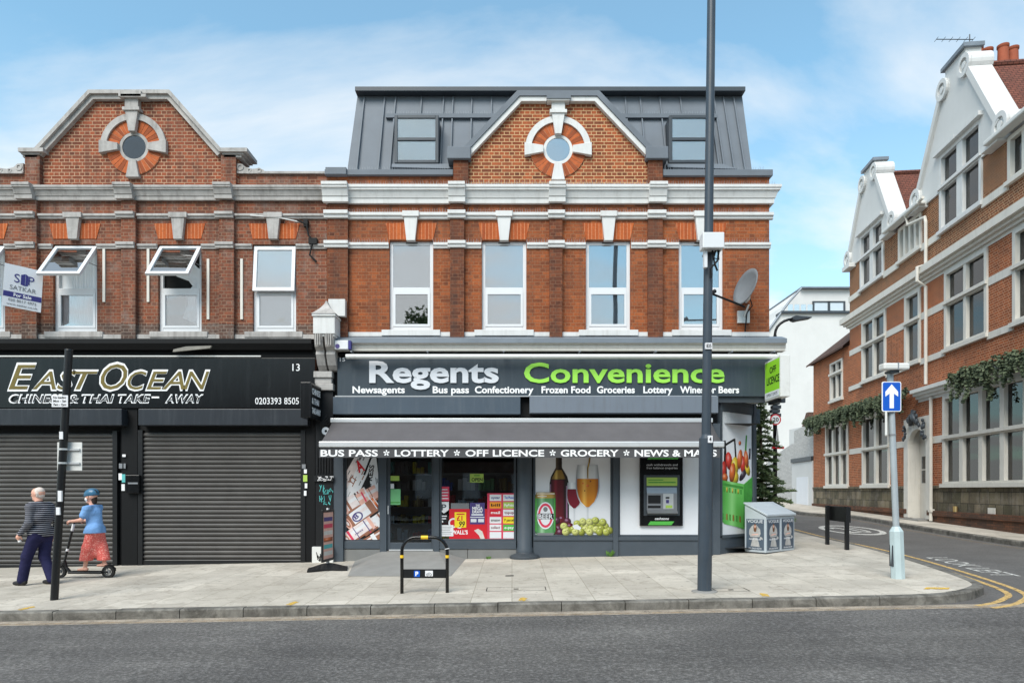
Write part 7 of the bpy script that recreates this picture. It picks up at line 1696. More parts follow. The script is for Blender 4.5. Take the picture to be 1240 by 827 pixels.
# magazine bins by the corner
fc = Vector((*G(927.5, 671)[:2], 0)); bd = Vector((6.46-5.53, 15.6-14.85, 0)).normalized(); bn = Vector((-bd.y, bd.x, 0))
MB0 = Matrix(((bd.x, bn.x, 0, fc.x), (bd.y, bn.y, 0, fc.y), (0, 0, 1, gz(fc.x, fc.y)), (0, 0, 0, 1)))   # x along the long side, y to the back
def mag_bin(x0, label, end):
    o = MB0 @ Vector((x0, 0, 0)); t = thing('newspaper_bin', label, 'bin', tuple(o), 0, 'newspaper bins at the shop corner')
    w, d, hf, hb_ = .595, .52, .82, 1.08
    m = MB(); P8 = [(x0, 0, .03), (x0+w, 0, .03), (x0+w, d, .03), (x0, d, .03), (x0, 0, hf), (x0+w, 0, hf), (x0+w, d, hb_), (x0, d, hb_)]
    m.add(P8, [(0, 3, 2, 1), (4, 5, 6, 7), (0, 1, 5, 4), (1, 2, 6, 5), (2, 3, 7, 6), (3, 0, 4, 7)]); m.xf(MB0); m.build('cabinet', 'bin_grey', t, bevel=.012)
    m = MB(); e = .02; m.add([(x0-e, -.04, hf+.002), (x0+w+e*.2, -.04, hf+.002), (x0+w+e*.2, d+.02, hb_+.012), (x0-e, d+.02, hb_+.012), (x0-e, -.04, hf+.05), (x0+w+e*.2, -.04, hf+.05), (x0+w+e*.2, d+.02, hb_+.05), (x0-e, d+.02, hb_+.05)], [(0, 3, 2, 1), (4, 5, 6, 7), (0, 1, 5, 4), (1, 2, 6, 5), (2, 3, 7, 6), (3, 0, 4, 7)]); m.xf(MB0); m.build('sloping_lid', 'bin_grey', t, bevel=.01)
    m = MB(); m.box(x0+.02, x0+w-.02, .02, d-.02, -.05, .03); m.xf(MB0); m.build('plinth', 'zinc_dark', t)
    def panel(fn, W, nrm_dir):
        def fx(m_): m_.v = [tuple(MB0 @ Vector(fn(*v))) for v in m_.v]; return m_
        m = MB(); m.box(.045, W-.045, .001, .004, .08, .76); fx(m); pn = m.build('poster_panel', 'poster_slate', t)
        m = MB(); m.prism([(W*.3, .36), (W*.7, .37), (W*.76, .44), (W*.74, .54), (W*.62, .6), (W*.56, .635), (W*.44, .635), (W*.34, .6), (W*.24, .53), (W*.22, .43)][::-1], .005, .0065); m.prism([(W*.3, .16), (W*.72, .15), (W*.68, .24), (W*.6, .35), (W*.4, .35), (W*.34, .25)][::-1], .005, .0065); m.prism([(W*.72, .33), (W*.86, .31), (W*.84, .36), (W*.74, .38)][::-1], .005, .0065); fx(m); m.build('printed_figure', 'poster_figure', pn)
        m = MB(); m.prism([(W*.44, .5), (W*.5, .47), (W*.56, .49), (W*.58, .56), (W*.55, .645), (W*.5, .66), (W*.45, .64), (W*.43, .57)][::-1], .0066, .0074); fx(m); m.build('printed_hair', 'rust', pn)
        m = MB(); m.prism([(W*.47, .6), (W*.49, .56), (W*.525, .57), (W*.535, .61), (W*.5, .635)][::-1], .0076, .0085); m.prism([(W*.34, .4), (W*.66, .42), (W*.64, .44), (W*.34, .42)][::-1], .0066, .0078); fx(m); m.build('printed_skin', 'pink_news', pn)
        m = MB()
        for s_, z_, c_, w_ in (('VOGUE', .68, .065, W*.72), ('ON SALE NOW', .1, .03, W*.62), ('NEW ISSUE', .3, .035, W*.55)): lettering(s_, m, (W*.5, -.007, z_), (1, 0, 0), (0, 0, 1), w_, c_, .01, depth=.0015, center=True)
        m.v = [(v[0], -v[1], v[2]) for v in m.v]; fx(m); m.build('lettering', 'text_silver', pn)
    panel(lambda a, b, c: (x0+a, -b, c), w, 0)
    if end: panel(lambda a, b, c: (x0-b, d-a, c), d, 0)
mag_bin(0, 'grey newspaper bin with posters on two faces, nearer the shop corner window', True)
mag_bin(.605, 'grey newspaper bin standing farther along the side street pavement', False)
# swinging pavement sign
bx, by, bz = G(397, 690)
ps = thing('pavement_sign', 'tilted swing poster sign on a black rubber base beside the shop', 'sign', (bx, by, bz), 0)
m = MB()
vs = []; L_ = 9
for k in range(L_+1):
    t = k/L_; x = -.42+.84*t; w = .2+.07*math.cos(t*2*math.pi); h = .05+.09*math.sin(math.pi*t)**1.5
    for (dy, dz) in ((-w, .0), (-w, .03), (-w*.45, h), (w*.45, h), (w, .03), (w, 0)): vs.append((x*.9*math.cos(rad(12))-dy*math.sin(rad(12))+bx, x*.9*math.sin(rad(12))+dy*math.cos(rad(12))+by, dz+bz+.018*x))
m.add(vs, [(k*6+q, k*6+q+1, (k+1)*6+q+1, (k+1)*6+q) for k in range(L_) for q in range(5)]+[(0, 1, 2, 3, 4, 5), tuple(L_*6+q for q in (5, 4, 3, 2, 1, 0))]); m.build('rubber_base', 'rubber', ps, smooth=False)
an = rad(84); dx_ = Vector((math.cos(an), math.sin(an), 0)); nx_ = Vector((dx_.y, -dx_.x, 0))
MP = Matrix(((dx_.x, -nx_.x, 0, bx), (dx_.y, -nx_.y, 0, by), (0, .0, 1, bz), (0, 0, 0, 1)))
m = MB(); 
for a, b, c, d in ((-.31, -.27, .18, 1.2), (.27, .31, .18, 1.2), (-.27, .27, .18, .23), (-.27, .27, 1.15, 1.2)): m.box(a, b, -.02, .02, c, d)
m.xf(MP); fr = m.build('frame', 'black_paint', ps, bevel=.006)
m = MB(); m.box(-.27, .27, -.008, .008, .23, 1.15); m.xf(MP); pp2 = m.build('poster_sheet', 'pink_news', fr)
for k in range(6):
    m = MB(); z = .3+k*.135; m.box(-.23, .23, -.0105, -.0085, z, z+.08); m.xf(MP); m.build('printed_band', ('poster_cream', 'teal', 'carrot', 'poster_cream', 'crimson', 'purple')[k], fr)
m = MB(); m.box(-.05, .05, -.015, .015, .08, .18); m.xf(MP); m.build('spring_neck', 'steel', ps)
m = MB(); m.box(-.04, .04, -.012, .012, 1.2, 1.235); m.xf(MP); m.build('top_tab', 'paper', ps)
# satellite dish on the corner of the upper wall
dcx, dy, dz = X(890, 14.45), 14.4, Z(349, 14.45)
sdish = thing('satellite_dish', 'weathered grey satellite dish bracketed to the right end of the brick wall', 'satellite dish', (X(903), Y0-.02, Z(370)))
ax = Vector((-.92, -.32, .3)).normalized(); u = Vector((0, 0, 1))-ax*ax.z; u.normalize(); v = ax.cross(u)
ctr = Vector((X(902, 14.5), 14.5, Z(347, 14.5)))
m = MB(); vs = [tuple(ctr-ax*.1)]; nr, nn = 5, 28
for i in range(1, nr+1):
    r = i/nr
    for k in range(nn):
        a = 2*math.pi*k/nn; vs.append(tuple(ctr+u*(.4*r*math.cos(a))+v*(.36*r*math.sin(a))-ax*(.1*(1-r*r))))
fs = [(0, 1+k, 1+(k+1) % nn) for k in range(nn)]
for i in range(nr-1):
    for k in range(nn): fs.append((1+i*nn+k, 1+(i+1)*nn+k, 1+(i+1)*nn+(k+1) % nn, 1+i*nn+(k+1) % nn))
m.add(vs, fs); dd = m.build('reflector', 'dish_grey', sdish, smooth=True); so = dd.modifiers.new('t', 'SOLIDIFY'); so.thickness = .02
bk = ctr-ax*.14
m = MB(); m.tube([tuple(bk), (X(903), Y0-.2, Z(365)), (X(903), Y0-.02, Z(366))], .03, 8); m.box(X(892.5), X(907), Y0-.05, Y0-.001, Z(391.5), Z(377)); m.tube([(X(900), Y0-.05, Z(384)), (X(903), Y0-.2, Z(372))], .02, 6); m.build('mount', 'aged_plastic', sdish)
lo = ctr-u*.42; tip = Vector((X(860, 13.95), 13.95, Z(355, 13.95)))
m = MB(); m.tube([tuple(lo-ax*.12), tuple(lo), tuple(tip)], .022, 6); m.tube([tuple(tip-u*.02), tuple(tip+u*.09-ax*.1)], .04, 8); m.build('feed_arm', 'rubber', sdish)
m = MB(); m.tube([tuple(bk), (X(905), Y0-.12, Z(360)), (X(909), Y0-.1, Z(372)), (X(903), Y0-.08, Z(380)), (X(902), Y0-.02, Z(400)), (X(902), Y0-.02, Z(408))], .014, 6); m.build('cable', 'rubber', sdish)
# street lamp behind the shop corner, with its signs
lx, ly = X(938.5, 18.6), 18.6; lz = gz(lx, ly)
sl2 = thing('street_lamp', 'black street lamp with curved arm rising behind the shop corner', 'street lamp', (lx, ly, lz))
m = MB(); za_ = Z(405, ly); pts = [(lx, ly, lz-.05), (lx, ly, za_-.1)]+[(lx+.5-.5*math.cos(rad(a)), ly, za_+.42*math.sin(rad(a))) for a in range(0, 91, 15)]+[(X(960, ly), ly, Z(386.5, ly))]
m.tube(pts, [.055]*2+[.036]*(len(pts)-2), 10); m.build('column', 'black_paint', sl2, smooth=True)
m = MB(); zq = Z(386, ly); m.prism([(X(958, ly), zq-.05), (X(962, ly), zq-.08), (X(968, ly), zq-.05), (X(981, ly), zq-.0), (X(981, ly), zq+.03), (X(968, ly), zq+.05), (X(962, ly), zq+.07), (X(958, ly), zq+.03)], ly-.12, ly+.12); m.build('lamp_head', 'zinc_dark', sl2, bevel=.02)
m = MB()
for k in range(6): z = Z(505-k*5, ly); m.box(lx-.09-.03*(k % 2), lx+.1+.03*((k+1) % 2), ly-.1, ly+.1, z, z+.09)
m.build('collar_fittings', 'zinc_dark', sl2)
def disc(m, x, y, z, r0, r1, dep): return m.ring(x, z, r0, r1, y-dep, y, 0, 360, 26)
y20 = ly-.1; x, z = X(939, y20), Z(508, y20)
ss = thing('speed_limit_sign', 'round 20 speed limit sign with red rim on the black lamp', 'sign', (x, y20, z))
m = MB(); disc(m, x, y20, z, .001, .15, .012); m.build('plate', 'red', ss)
m = MB(); m.ring(x, z, .001, .118, y20-.016, y20-.0125, 0, 360, 24); m.build('white_field', 'text_white', ss)
m = MB(); lettering('20', m, (x, y20-.0165, z-.05), (1, 0, 0), (0, 0, 1), .16, .1, .02, depth=.002, center=True); m.build('lettering', 'text_black', ss)
z0, z1 = Z(542, y20), Z(519, y20); x = X(941.5, y20)
hsn = thing('hump_warning_sign', 'narrow triangular road hump warning sign under the speed limit sign', 'sign', (x, y20, z0))
cc, s2 = math.cos(rad(60)), math.sin(rad(60))
def tri(m, k, o): 
    h = z1-z0; pts = [(-.3*k, -h/2*k), (.3*k, -h/2*k), (0, h/2*k)]
    zc2_ = (z0+z1)/2-(1-k)*h*.12
    a = [(x+p[0]*cc+o*s2, y20+p[0]*s2-o*cc, zc2_+p[1]) for p in pts]; b = [(x+p[0]*cc+(o+.008)*s2, y20+p[0]*s2-(o+.008)*cc, zc2_+p[1]) for p in pts]
    return m.add(a+b, [(0, 1, 2), (5, 4, 3), (0, 3, 4, 1), (1, 4, 5, 2), (2, 5, 3, 0)])
m = MB(); tri(m, 1, 0); m.build('plate', 'aged_plastic', hsn); 
m = MB(); tri(m, 1, -.0095); m.build('warning_face', 'poster_white', hsn)
m = MB(); m.box(x-.16, x+.16, y20-.05, y20+.02, z0-.03, z0+.025); m.build('red_edge', 'red', hsn)
# CCTV, weeds
# ------------------------------------------------------------------ trees
def conifer(name, label, x, y, h, r, seed, dens=1.0):
    t = thing(name, label, 'tree', (x, y, gz(x, y))); q = random.Random(seed); g0 = gz(x, y)
    m = MB(); m.tube([(x, y, g0-.05), (x+.03, y, g0+h*.5), (x, y, g0+h*.97)], [.07, .045, .01], 8); m.build('trunk', 'bark', t)
    m = MB(); b = MB(); z = .25
    while z < h:
        f = 1-z/h; rr = r*(f**.75)*q.uniform(.75, 1.15)+.08; k = int(6+6*f)
        for i in range(k):
            a = q.uniform(0, 6.283); L0 = rr*q.uniform(.6, 1.1); up = q.uniform(-.05, .35)
            d = Vector((math.cos(a), math.sin(a), up)).normalized(); p0 = Vector((x, y, g0+z)); 
            b.tube([tuple(p0), tuple(p0+d*L0*.9)], [.012, .004], 4, False)
            s = .12*L0
            while s < L0:
                p = p0+d*s+Vector((0, 0, -.12*(s/L0)**2))
                for w_ in range(int(5*dens)):
                    e = Vector((q.uniform(-1, 1), q.uniform(-1, 1), q.uniform(-.5, .8)))+d*.9; e.normalize(); l = q.uniform(.07, .15)*(1.1-.4*s/L0); sd = e.orthogonal().normalized()*q.uniform(.012, .024)
                    m.add([tuple(p-sd), tuple(p+sd), tuple(p+e*l+sd*.3), tuple(p+e*l-sd*.3)], [(0, 1, 2, 3)])
                s += .05
        z += .13
    m.build('crown', 'fir', t); b.build('branches', 'bark', t)
    return t
conifer('fir_tree', 'small dark green fir tree behind the shop corner', X(921, 18.0), 18.0, 3.7, .84, 5, 2.4)
def broadleaf(label, x, y, h, r, seed):
    t = thing('leafy_tree', label, 'tree', (x, y, -.2), 0, 'street trees opposite the shops'); q = random.Random(seed)
    m = MB(); m.tube([(x, y, -.4), (x+.1, y, h*.3), (x, y, h*.55)], [.22, .17, .1], 10)
    cl = []
    for k in range(16):
        a = q.uniform(0, 6.28); rr = r*q.uniform(.25, .85); zz2 = h*q.uniform(.45, .95); c = Vector((x+rr*math.cos(a), y+rr*math.sin(a), zz2)); cl.append((c, r*q.uniform(.28, .45)))
        m.tube([(x, y, h*q.uniform(.3, .5)), tuple(c)], [.07, .02], 5)
    m.build('trunk', 'bark', t); m = MB()
    for c, cr in cl:
        for k in range(220):
            d = Vector((q.gauss(0, 1), q.gauss(0, 1), q.gauss(0, .8))).normalized()*cr*q.random()**.4; p = c+d; e = Vector((q.uniform(-1, 1), q.uniform(-1, 1), q.uniform(-1, 1))).normalized(); s = e.orthogonal().normalized()*.09; e = e*.16
            m.add([tuple(p-e), tuple(p+s), tuple(p+e), tuple(p-s)], [(0, 1, 2, 3)])
    m.build('crown', 'broadleaf', t)
broadleaf('tall leafy tree on the opposite pavement, reflected in the first floor window', -6.1, -11, 13.2, 2.4, 2)
broadleaf('lower leafy tree on the opposite pavement behind the camera', 9, -11.5, 7.5, 2.3, 9)
ot = thing('opposite_terrace', 'plain brick terrace across the road behind the camera', 'building', (0, -15, 0))
m = MB(); oh = [(x0, x0+1.1, z0, z0+1.7) for x0 in [-28+3.1*k for k in range(19)] for z0 in (.9, 4.1)]; wall_sheet(m, -30, 32, -1, 7.2, 0, oh); m.v = [(v[0], -14-v[1], v[2]) for v in m.v]; m.build('wall', 'brick_sooty', ot)
m = MB()
for h in oh: m.quad((h[0], -14.15, h[2]), (h[1], -14.15, h[2]), (h[1], -14.15, h[3]), (h[0], -14.15, h[3]))
m.build('window_panes', 'net_curtain', ot)
m = MB(); m.quad((-30, -13.8, 7.2), (32, -13.8, 7.2), (32, -18, 9.5), (-30, -18, 9.5)); m.build('roof', 'roof_tile_brown', ot)
# weeds growing from the joint at the foot of the shopfront
for px, py, n, hh in ((738, 671, 16, .16), (592, 674, 8, .07)):
    x, y = X(px, Y0-.1), Y0-.1; wd = thing('pavement_weed', 'tuft of green weeds at the foot of the %s' % ('grey panel near the cash machine' if px > 700 else 'tiled panel beside the iron column'), 'weed', (x, y, gz(x, y))); m = MB(); q = random.Random(px)
    for k in range(n):
        a = q.uniform(0, 6.28); h = hh*q.uniform(.5, 1.1); d = Vector((math.cos(a)*.6, math.sin(a)*.3, 1)).normalized(); p = Vector((x+q.uniform(-.05, .05), y, gz(x, y))); s = Vector((.02, 0, .01))
        m.add([tuple(p), tuple(p+d*h*.6+s), tuple(p+d*h), tuple(p+d*h*.6-s)], [(0, 1, 2, 3)])
    m.build('leaves', 'weed', wd)
# estate agent's board
fs_ = thing('for_sale_board', 'white estate agent board with navy band hanging at the left wall', 'sign', (X(25, 14.2), Y0, Z(377)))
P0, P1 = Vector((X(2.5, 14.15), 14.15, 0)), Vector((X(49.5, 14.62), 14.62, 0)); dr = (P1-P0); Wd = dr.length; dr.normalize(); nr_ = Vector((dr.y, -dr.x, 0)); zb_, zt_ = Z(369.5, 14.15)+.0, Z(317.5, 14.15)
tilt = rad(-3.0)
rv = (dr*math.cos(tilt)+Vector((0, 0, math.sin(tilt)))).normalized(); uvv = (Vector((0, 0, math.cos(tilt)))-dr*math.sin(tilt)).normalized()
MF = Matrix(((rv.x, -nr_.x, uvv.x, P0.x), (rv.y, -nr_.y, uvv.y, P0.y), (rv.z, 0, uvv.z, zb_), (0, 0, 0, 1))); H_ = zt_-zb_
m = MB(); m.box(0, Wd, 0, .015, 0, H_); m.xf(MF); m.build('board', 'poster_white', fs_)
m = MB(); m.box(0.003, Wd-.003, -.004, -.0005, H_*.235, H_*.36); m.xf(MF); m.build('navy_band', 'navy', fs_)
def ftx(s, cx_, z, w, cap, mat, bold=.01):
    m = MB(); lettering(s, m, tuple(MF @ Vector((cx_, -.0045, z))), tuple(rv), tuple(uvv), w, cap, bold, depth=.002, center=True); m.build('lettering', mat, fs_)
ftx('For Sale', Wd/2, H_*.262, Wd*.46, H_*.075, 'text_white', .02); ftx('SATKAR', Wd/2, H_*.42, Wd*.68, H_*.1, 'shelf_metal', .0); ftx('020 8017 4973', Wd/2, H_*.14, Wd*.72, H_*.06, 'shelf_metal', 0); ftx('www.satkar.co.uk', Wd/2, H_*.05, Wd*.8, H_*.045, 'shelf_metal', 0)
ftx('S', Wd*.33, H_*.6, Wd*.14, H_*.2, 'navy', .0); ftx('P', Wd*.7, H_*.6, Wd*.15, H_*.2, 'navy', .0)
m = MB(); m.prism([(Wd*.43, H_*.57), (Wd*.54, H_*.55), (Wd*.54, H_*.84), (Wd*.43, H_*.8)][::-1], -.004, -.0005); m.prism([(Wd*.55, H_*.55), (Wd*.62, H_*.57), (Wd*.62, H_*.8), (Wd*.55, H_*.84)][::-1], -.004, -.0005); m.xf(MF); m.build('tower_logo', 'navy', fs_)
m = MB(); m.box(Wd*.2, Wd*.2+.05, .02, .07, .05, H_*.9); m.xf(MF); m.build('support_batten', 'wood_grey', fs_); m = MB(); m.tube([tuple(MF @ Vector((Wd*.25, .05, .2))), (X(32), Y0, Z(372))], .025, 6); m.tube([tuple(MF @ Vector((Wd*.25, .05, H_*.8))), (X(32), Y0, Z(330))], .025, 6); m.build('stay', 'wood_grey', fs_)
# ------------------------------------------------------------------ people: one continuous surface grown round a posed skeleton
def sdf_mesh(prims, h, k=.02, cuts=()):
    """prims: (a, b, ra, rb[, k]) tapered capsules; returns verts and quads of their smooth union; cuts: (point, normal) keeps the side away from the normal"""
    pts = np.array([p[0] for p in prims]+[p[1] for p in prims], float); R_ = max(max(p[2], p[3]) for p in prims)+.05
    lo = pts.min(0)-R_; n = np.ceil((pts.max(0)+R_-lo)/h).astype(int)+1
    gx, gy, gz_ = [lo[i]+h*np.arange(n[i]) for i in range(3)]
    Fd = np.full(tuple(n), .3, np.float32)
    for p in prims:
        a, b, ra, rb = np.array(p[0], float), np.array(p[1], float), p[2], p[3]; kk = p[4] if len(p) > 4 else k
        m = max(ra, rb)+.09; l0 = np.minimum(a, b)-m; l1 = np.maximum(a, b)+m
        i0 = np.clip(((l0-lo)/h).astype(int), 0, n-1); i1 = np.clip(((l1-lo)/h).astype(int)+2, 1, n)
        xx, yy, zz = np.meshgrid(gx[i0[0]:i1[0]], gy[i0[1]:i1[1]], gz_[i0[2]:i1[2]], indexing='ij')
        d = b-a; L2 = float(d@d)+1e-9
        t = np.clip(((xx-a[0])*d[0]+(yy-a[1])*d[1]+(zz-a[2])*d[2])/L2, 0, 1)
        dist = np.sqrt((xx-a[0]-t*d[0])**2+(yy-a[1]-t*d[1])**2+(zz-a[2]-t*d[2])**2)-(ra+(rb-ra)*t)
        s = (slice(i0[0], i1[0]), slice(i0[1], i1[1]), slice(i0[2], i1[2])); f = Fd[s]
        hh = np.clip(.5+.5*(f-dist)/kk, 0, 1); Fd[s] = f*(1-hh)+dist*hh-kk*hh*(1-hh)
    if cuts:
        xx, yy, zz = np.meshgrid(gx, gy, gz_, indexing='ij')
        for c, nn in cuts:
            nn = np.array(nn, float); nn /= np.linalg.norm(nn); Fd = np.maximum(Fd, (xx-c[0])*nn[0]+(yy-c[1])*nn[1]+(zz-c[2])*nn[2])
    ins = Fd < 0
    c8 = np.zeros(tuple(n-1), int)
    for dx in (0, 1):
        for dy in (0, 1):
            for dz in (0, 1): c8 += ins[dx:n[0]-1+dx, dy:n[1]-1+dy, dz:n[2]-1+dz]
    act = (c8 > 0) & (c8 < 8); idx = np.full(act.shape, -1, int); ijk = np.argwhere(act); idx[act] = np.arange(len(ijk))
    acc = np.zeros((len(ijk), 3)); cnt = np.zeros(len(ijk))
    corners = [(x, y, z) for x in (0, 1) for y in (0, 1) for z in (0, 1)]
    for p in corners:
        for ax in range(3):
            if p[ax]: continue
            q = list(p); q[ax] = 1
            fa = Fd[ijk[:, 0]+p[0], ijk[:, 1]+p[1], ijk[:, 2]+p[2]]; fb = Fd[ijk[:, 0]+q[0], ijk[:, 1]+q[1], ijk[:, 2]+q[2]]
            cr = (fa < 0) != (fb < 0); t = np.where(cr, fa/np.where(cr, fa-fb, 1), 0)
            pos = np.array(p, float)[None, :].repeat(len(ijk), 0); pos[:, ax] += t; acc[cr] += pos[cr]; cnt[cr] += 1
    V = lo+h*(ijk+acc/cnt[:, None])
    faces = []
    for ax in range(3):
        u, v = (ax+1) % 3, (ax+2) % 3
        sl0 = [slice(None)]*3; sl1 = [slice(None)]*3; sl0[ax] = slice(0, n[ax]-1); sl1[ax] = slice(1, n[ax])
        cr = np.argwhere(ins[tuple(sl0)] != ins[tuple(sl1)])
        cr = cr[(cr[:, u] > 0) & (cr[:, v] > 0) & (cr[:, u] < n[u]-1) & (cr[:, v] < n[v]-1)]
        def at(du, dv): q = cr.copy(); q[:, u] -= du; q[:, v] -= dv; return idx[q[:, 0], q[:, 1], q[:, 2]]
        Q = np.stack([at(1, 1), at(0, 1), at(0, 0), at(1, 0)], 1); flip = ins[tuple(sl0)][cr[:, 0], cr[:, 1], cr[:, 2]]
        Q[~flip] = Q[~flip][:, ::-1]; faces.append(Q)
    return V, np.concatenate(faces)
def sdf_obj(name, prims, h, mat, parent, k=.02, cuts=()):
    V, Q = sdf_mesh(prims, h, k, cuts); m = MB(); m.v = [tuple(v) for v in V]; m.f = [tuple(int(i) for i in q) for q in Q]
    return m.build(name, mat, parent, smooth=True, local=True)
V3 = lambda *a: Vector(a)
def head_prims(c, f, up=V3(0, 0, 1), s=1.0):
    """c: centre of the skull, f: direction the face looks"""
    f = f.normalized(); l = up.cross(f).normalized(); P = lambda a, b, d: c+f*(a*s)+l*(b*s)+up*(d*s)
    return [(P(-.03, 0, .02), P(.015, 0, .025), .088*s, .084*s), (P(.02, 0, -.02), P(.035, 0, -.075), .068*s, .048*s), (P(.055, 0, .03), P(.06, 0, .0), .045*s, .04*s),
            (P(.088, 0, .012), P(.108, 0, -.022), .009*s, .015*s, .012), (P(.075, -.02, -.052), P(.075, .02, -.052), .016*s, .016*s, .01), (P(.07, 0, -.09), P(.06, 0, -.095), .022*s, .025*s, .02),
            (P(-.005, .083, .01), P(-.012, .087, -.03), .014*s, .01*s, .006), (P(-.005, -.083, .01), P(-.012, -.087, -.03), .014*s, .01*s, .006),
            (P(.07, .03, .03), P(.075, .05, .025), .012*s, .01*s, .012), (P(.07, -.03, .03), P(.075, -.05, .025), .012*s, .01*s, .012)]
def hand_prims(w, d, n_, s=1.0, curl=.8, thumb=1):
    """w: wrist, d: direction of the palm, n_: palm normal (the side the fingers close to)"""
    d = d.normalized(); n_ = (n_-d*n_.dot(d)).normalized(); l = d.cross(n_); out = [(w, w+d*.07*s, .026*s, .03*s, .02), (w+d*.04*s-l*.02*s, w+d*.085*s-l*.028*s, .018*s, .014*s, .012), (w+d*.04*s+l*.02*s, w+d*.085*s+l*.028*s, .018*s, .014*s, .012)]
    for k, (o, L_) in enumerate(((-.03, .066), (-.01, .076), (.011, .072), (.031, .058))):
        p0 = w+d*.088*s+l*o*s; a = curl*.5; q1 = p0+(d*math.cos(a)+n_*math.sin(a))*L_*.5*s; a = curl*1.3; q2 = q1+(d*math.cos(a)+n_*math.sin(a))*L_*.5*s
        out += [(p0, q1, .0105*s, .0095*s, .004), (q1, q2, .0095*s, .008*s, .004)]
    b = w+d*.03*s-l*.03*s*thumb; q = b+(d*.6-l*.55*thumb+n_*.45).normalized()*.045*s; out += [(b, q, .014*s, .0115*s, .008), (q, q+(d*.8+n_*.55-l*.1*thumb).normalized()*.032*s, .011*s, .009*s, .004)]
    return out
def shoe_prims(an, fwd, s=1.0, z=.0):
    f = fwd.normalized(); return [(V3(an.x, an.y, z+.055)-f*.045, V3(an.x, an.y, z+.05)+f*.05, .048*s, .046*s), (V3(an.x, an.y, z+.04)+f*.05, V3(an.x, an.y, z+.032)+f*.165, .046*s, .034*s), (V3(an.x, an.y, z+.11)-f*.01, V3(an.x, an.y, z+.06)-f*.02, .042*s, .05*s)]

# ---- the man walking: local +x is the way he goes, +y his left
mx_, my_, mz_ = G(50, 708)
man = thing('person', 'balding man in a dark striped jumper and navy trousers walking past the shutter', 'person', (mx_, my_, mz_), rad(168))
hip, chest, neck = V3(0, 0, .95), V3(.02, 0, 1.28), V3(.045, 0, 1.47)
head = V3(.075, 0, 1.635); look = V3(1, .22, -.12)
hl, hr_ = V3(.0, .1, .93), V3(.0, -.1, .93)
kl, kr = V3(.2, .1, .52), V3(.04, -.1, .5)
al, ar_ = V3(.3, .1, .1), V3(-.13, -.1, .1)
shl, shr = V3(.03, .19, 1.4), V3(.03, -.19, 1.4)
ell, elr = V3(-.0, .255, 1.12), V3(-.1, -.25, 1.13)
wrl, wrr = V3(.16, .27, .93), V3(.02, -.27, .88)
def torso(k=0): return [(hip+V3(0, -.07, 0), hip+V3(0, .07, 0), .125+k, .125+k), (hip, chest, .135+k, .145+k), (V3(.0, -.06, 1.22), V3(.0, .06, 1.22), .135+k, .135+k), (V3(.03, -.1, 1.35), V3(.03, .1, 1.35), .105+k, .105+k), (shl, shr, .075+k, .075+k), (V3(.05, 0, 1.1), V3(.05, 0, 1.02), .12+k, .12+k)]
def legs(k=0): return [(hl, kl, .092+k, .062+k), (kl, al, .062+k, .042+k), (hr_, kr, .092+k, .062+k), (kr, ar_, .062+k, .042+k)]
def arms(k=0): return [(shl, ell, .056+k, .045+k), (ell, wrl, .046+k, .032+k), (shr, elr, .056+k, .045+k), (elr, wrr, .046+k, .032+k)]
dl = (wrl-ell).normalized(); dr_2 = (wrr-elr).normalized()
bod = torso(-.01)+legs(-.012)+arms(-.008)+[(neck-V3(0, 0, .06), head-V3(.01, 0, .06), .062, .058)]+head_prims(head, look)+hand_prims(wrl, dl+V3(.1, 0, -.25), V3(0, -1, .1), 1.0, .95, -1)+hand_prims(wrr, dr_2, V3(0, 1, 0), 1.0, .8, 1)
f_ = V3(1, 0, 0); bod += [(al, al-V3(0, 0, .06)+f_*.12, .035, .025), (ar_, ar_-V3(0, 0, .06)+f_*.1, .035, .025)]
sdf_obj('body', bod, .0085, 'skin', man, .018)
sdf_obj('jumper', [(p[0], p[1], p[2]+.012, p[3]+.012) for p in torso()[1:]]+[(p[0], p[1], p[2]+.016, p[3]+.012) for p in arms()]+[(neck-V3(.0, 0, .07), neck+V3(.004, 0, -.01), .085, .072)]+[(V3(.01, -.07, .95), V3(.02, .07, .95), .152, .152), (V3(.06, 0, 1.1), V3(.06, 0, 1.0), .14, .15)], .011, 'jumper', man, .03, [((0, 0, .86), (0, 0, -1))])
sdf_obj('trousers', [(V3(.01, -.06, .9), V3(.01, .06, .9), .125, .125)]+[(p[0], p[1], p[2]+.024, p[3]+(.03 if i % 2 == 0 else .042)) for i, p in enumerate(legs())], .011, 'trouser_navy', man, .035)
def hairband(c, f, s, prims_cut): pass
lk = look.normalized(); sd = V3(0, 0, 1).cross(lk).normalized()
sdf_obj('hair', [(head-lk*.03+V3(0, 0, .028), head-lk*.045+V3(0, 0, -.03), .089, .066), (head-lk*.035+sd*.052, head-lk*.03+sd*.058-V3(0, 0, .04), .042, .026), (head-lk*.035-sd*.052, head-lk*.03-sd*.058-V3(0, 0, .04), .042, .026)], .008, 'hair_grey', man, .015)
for a, d in ((al, V3(1, 0, 0)), (ar_, V3(1, 0, 0))): sdf_obj('shoe', shoe_prims(a, d, 1.0, .0 if a is al else .012), .009, 'shoe_dark', man, .02)
for s in (-1, 1): e = head+lk*.083+sd*.033*s+V3(0, 0, .014); MB().ball(tuple(e), .011, n=8, m=6).build('eye', 'text_black', man, local=True)
hp = wrl+(dl+V3(.1, 0, -.25)).normalized()*.085+V3(.01, -.035, -.01); Mw = world_of(man)
bt = thing('drink_carton', 'small white bottle held in the walking man\'s hand', 'bottle', tuple(Mw @ hp))
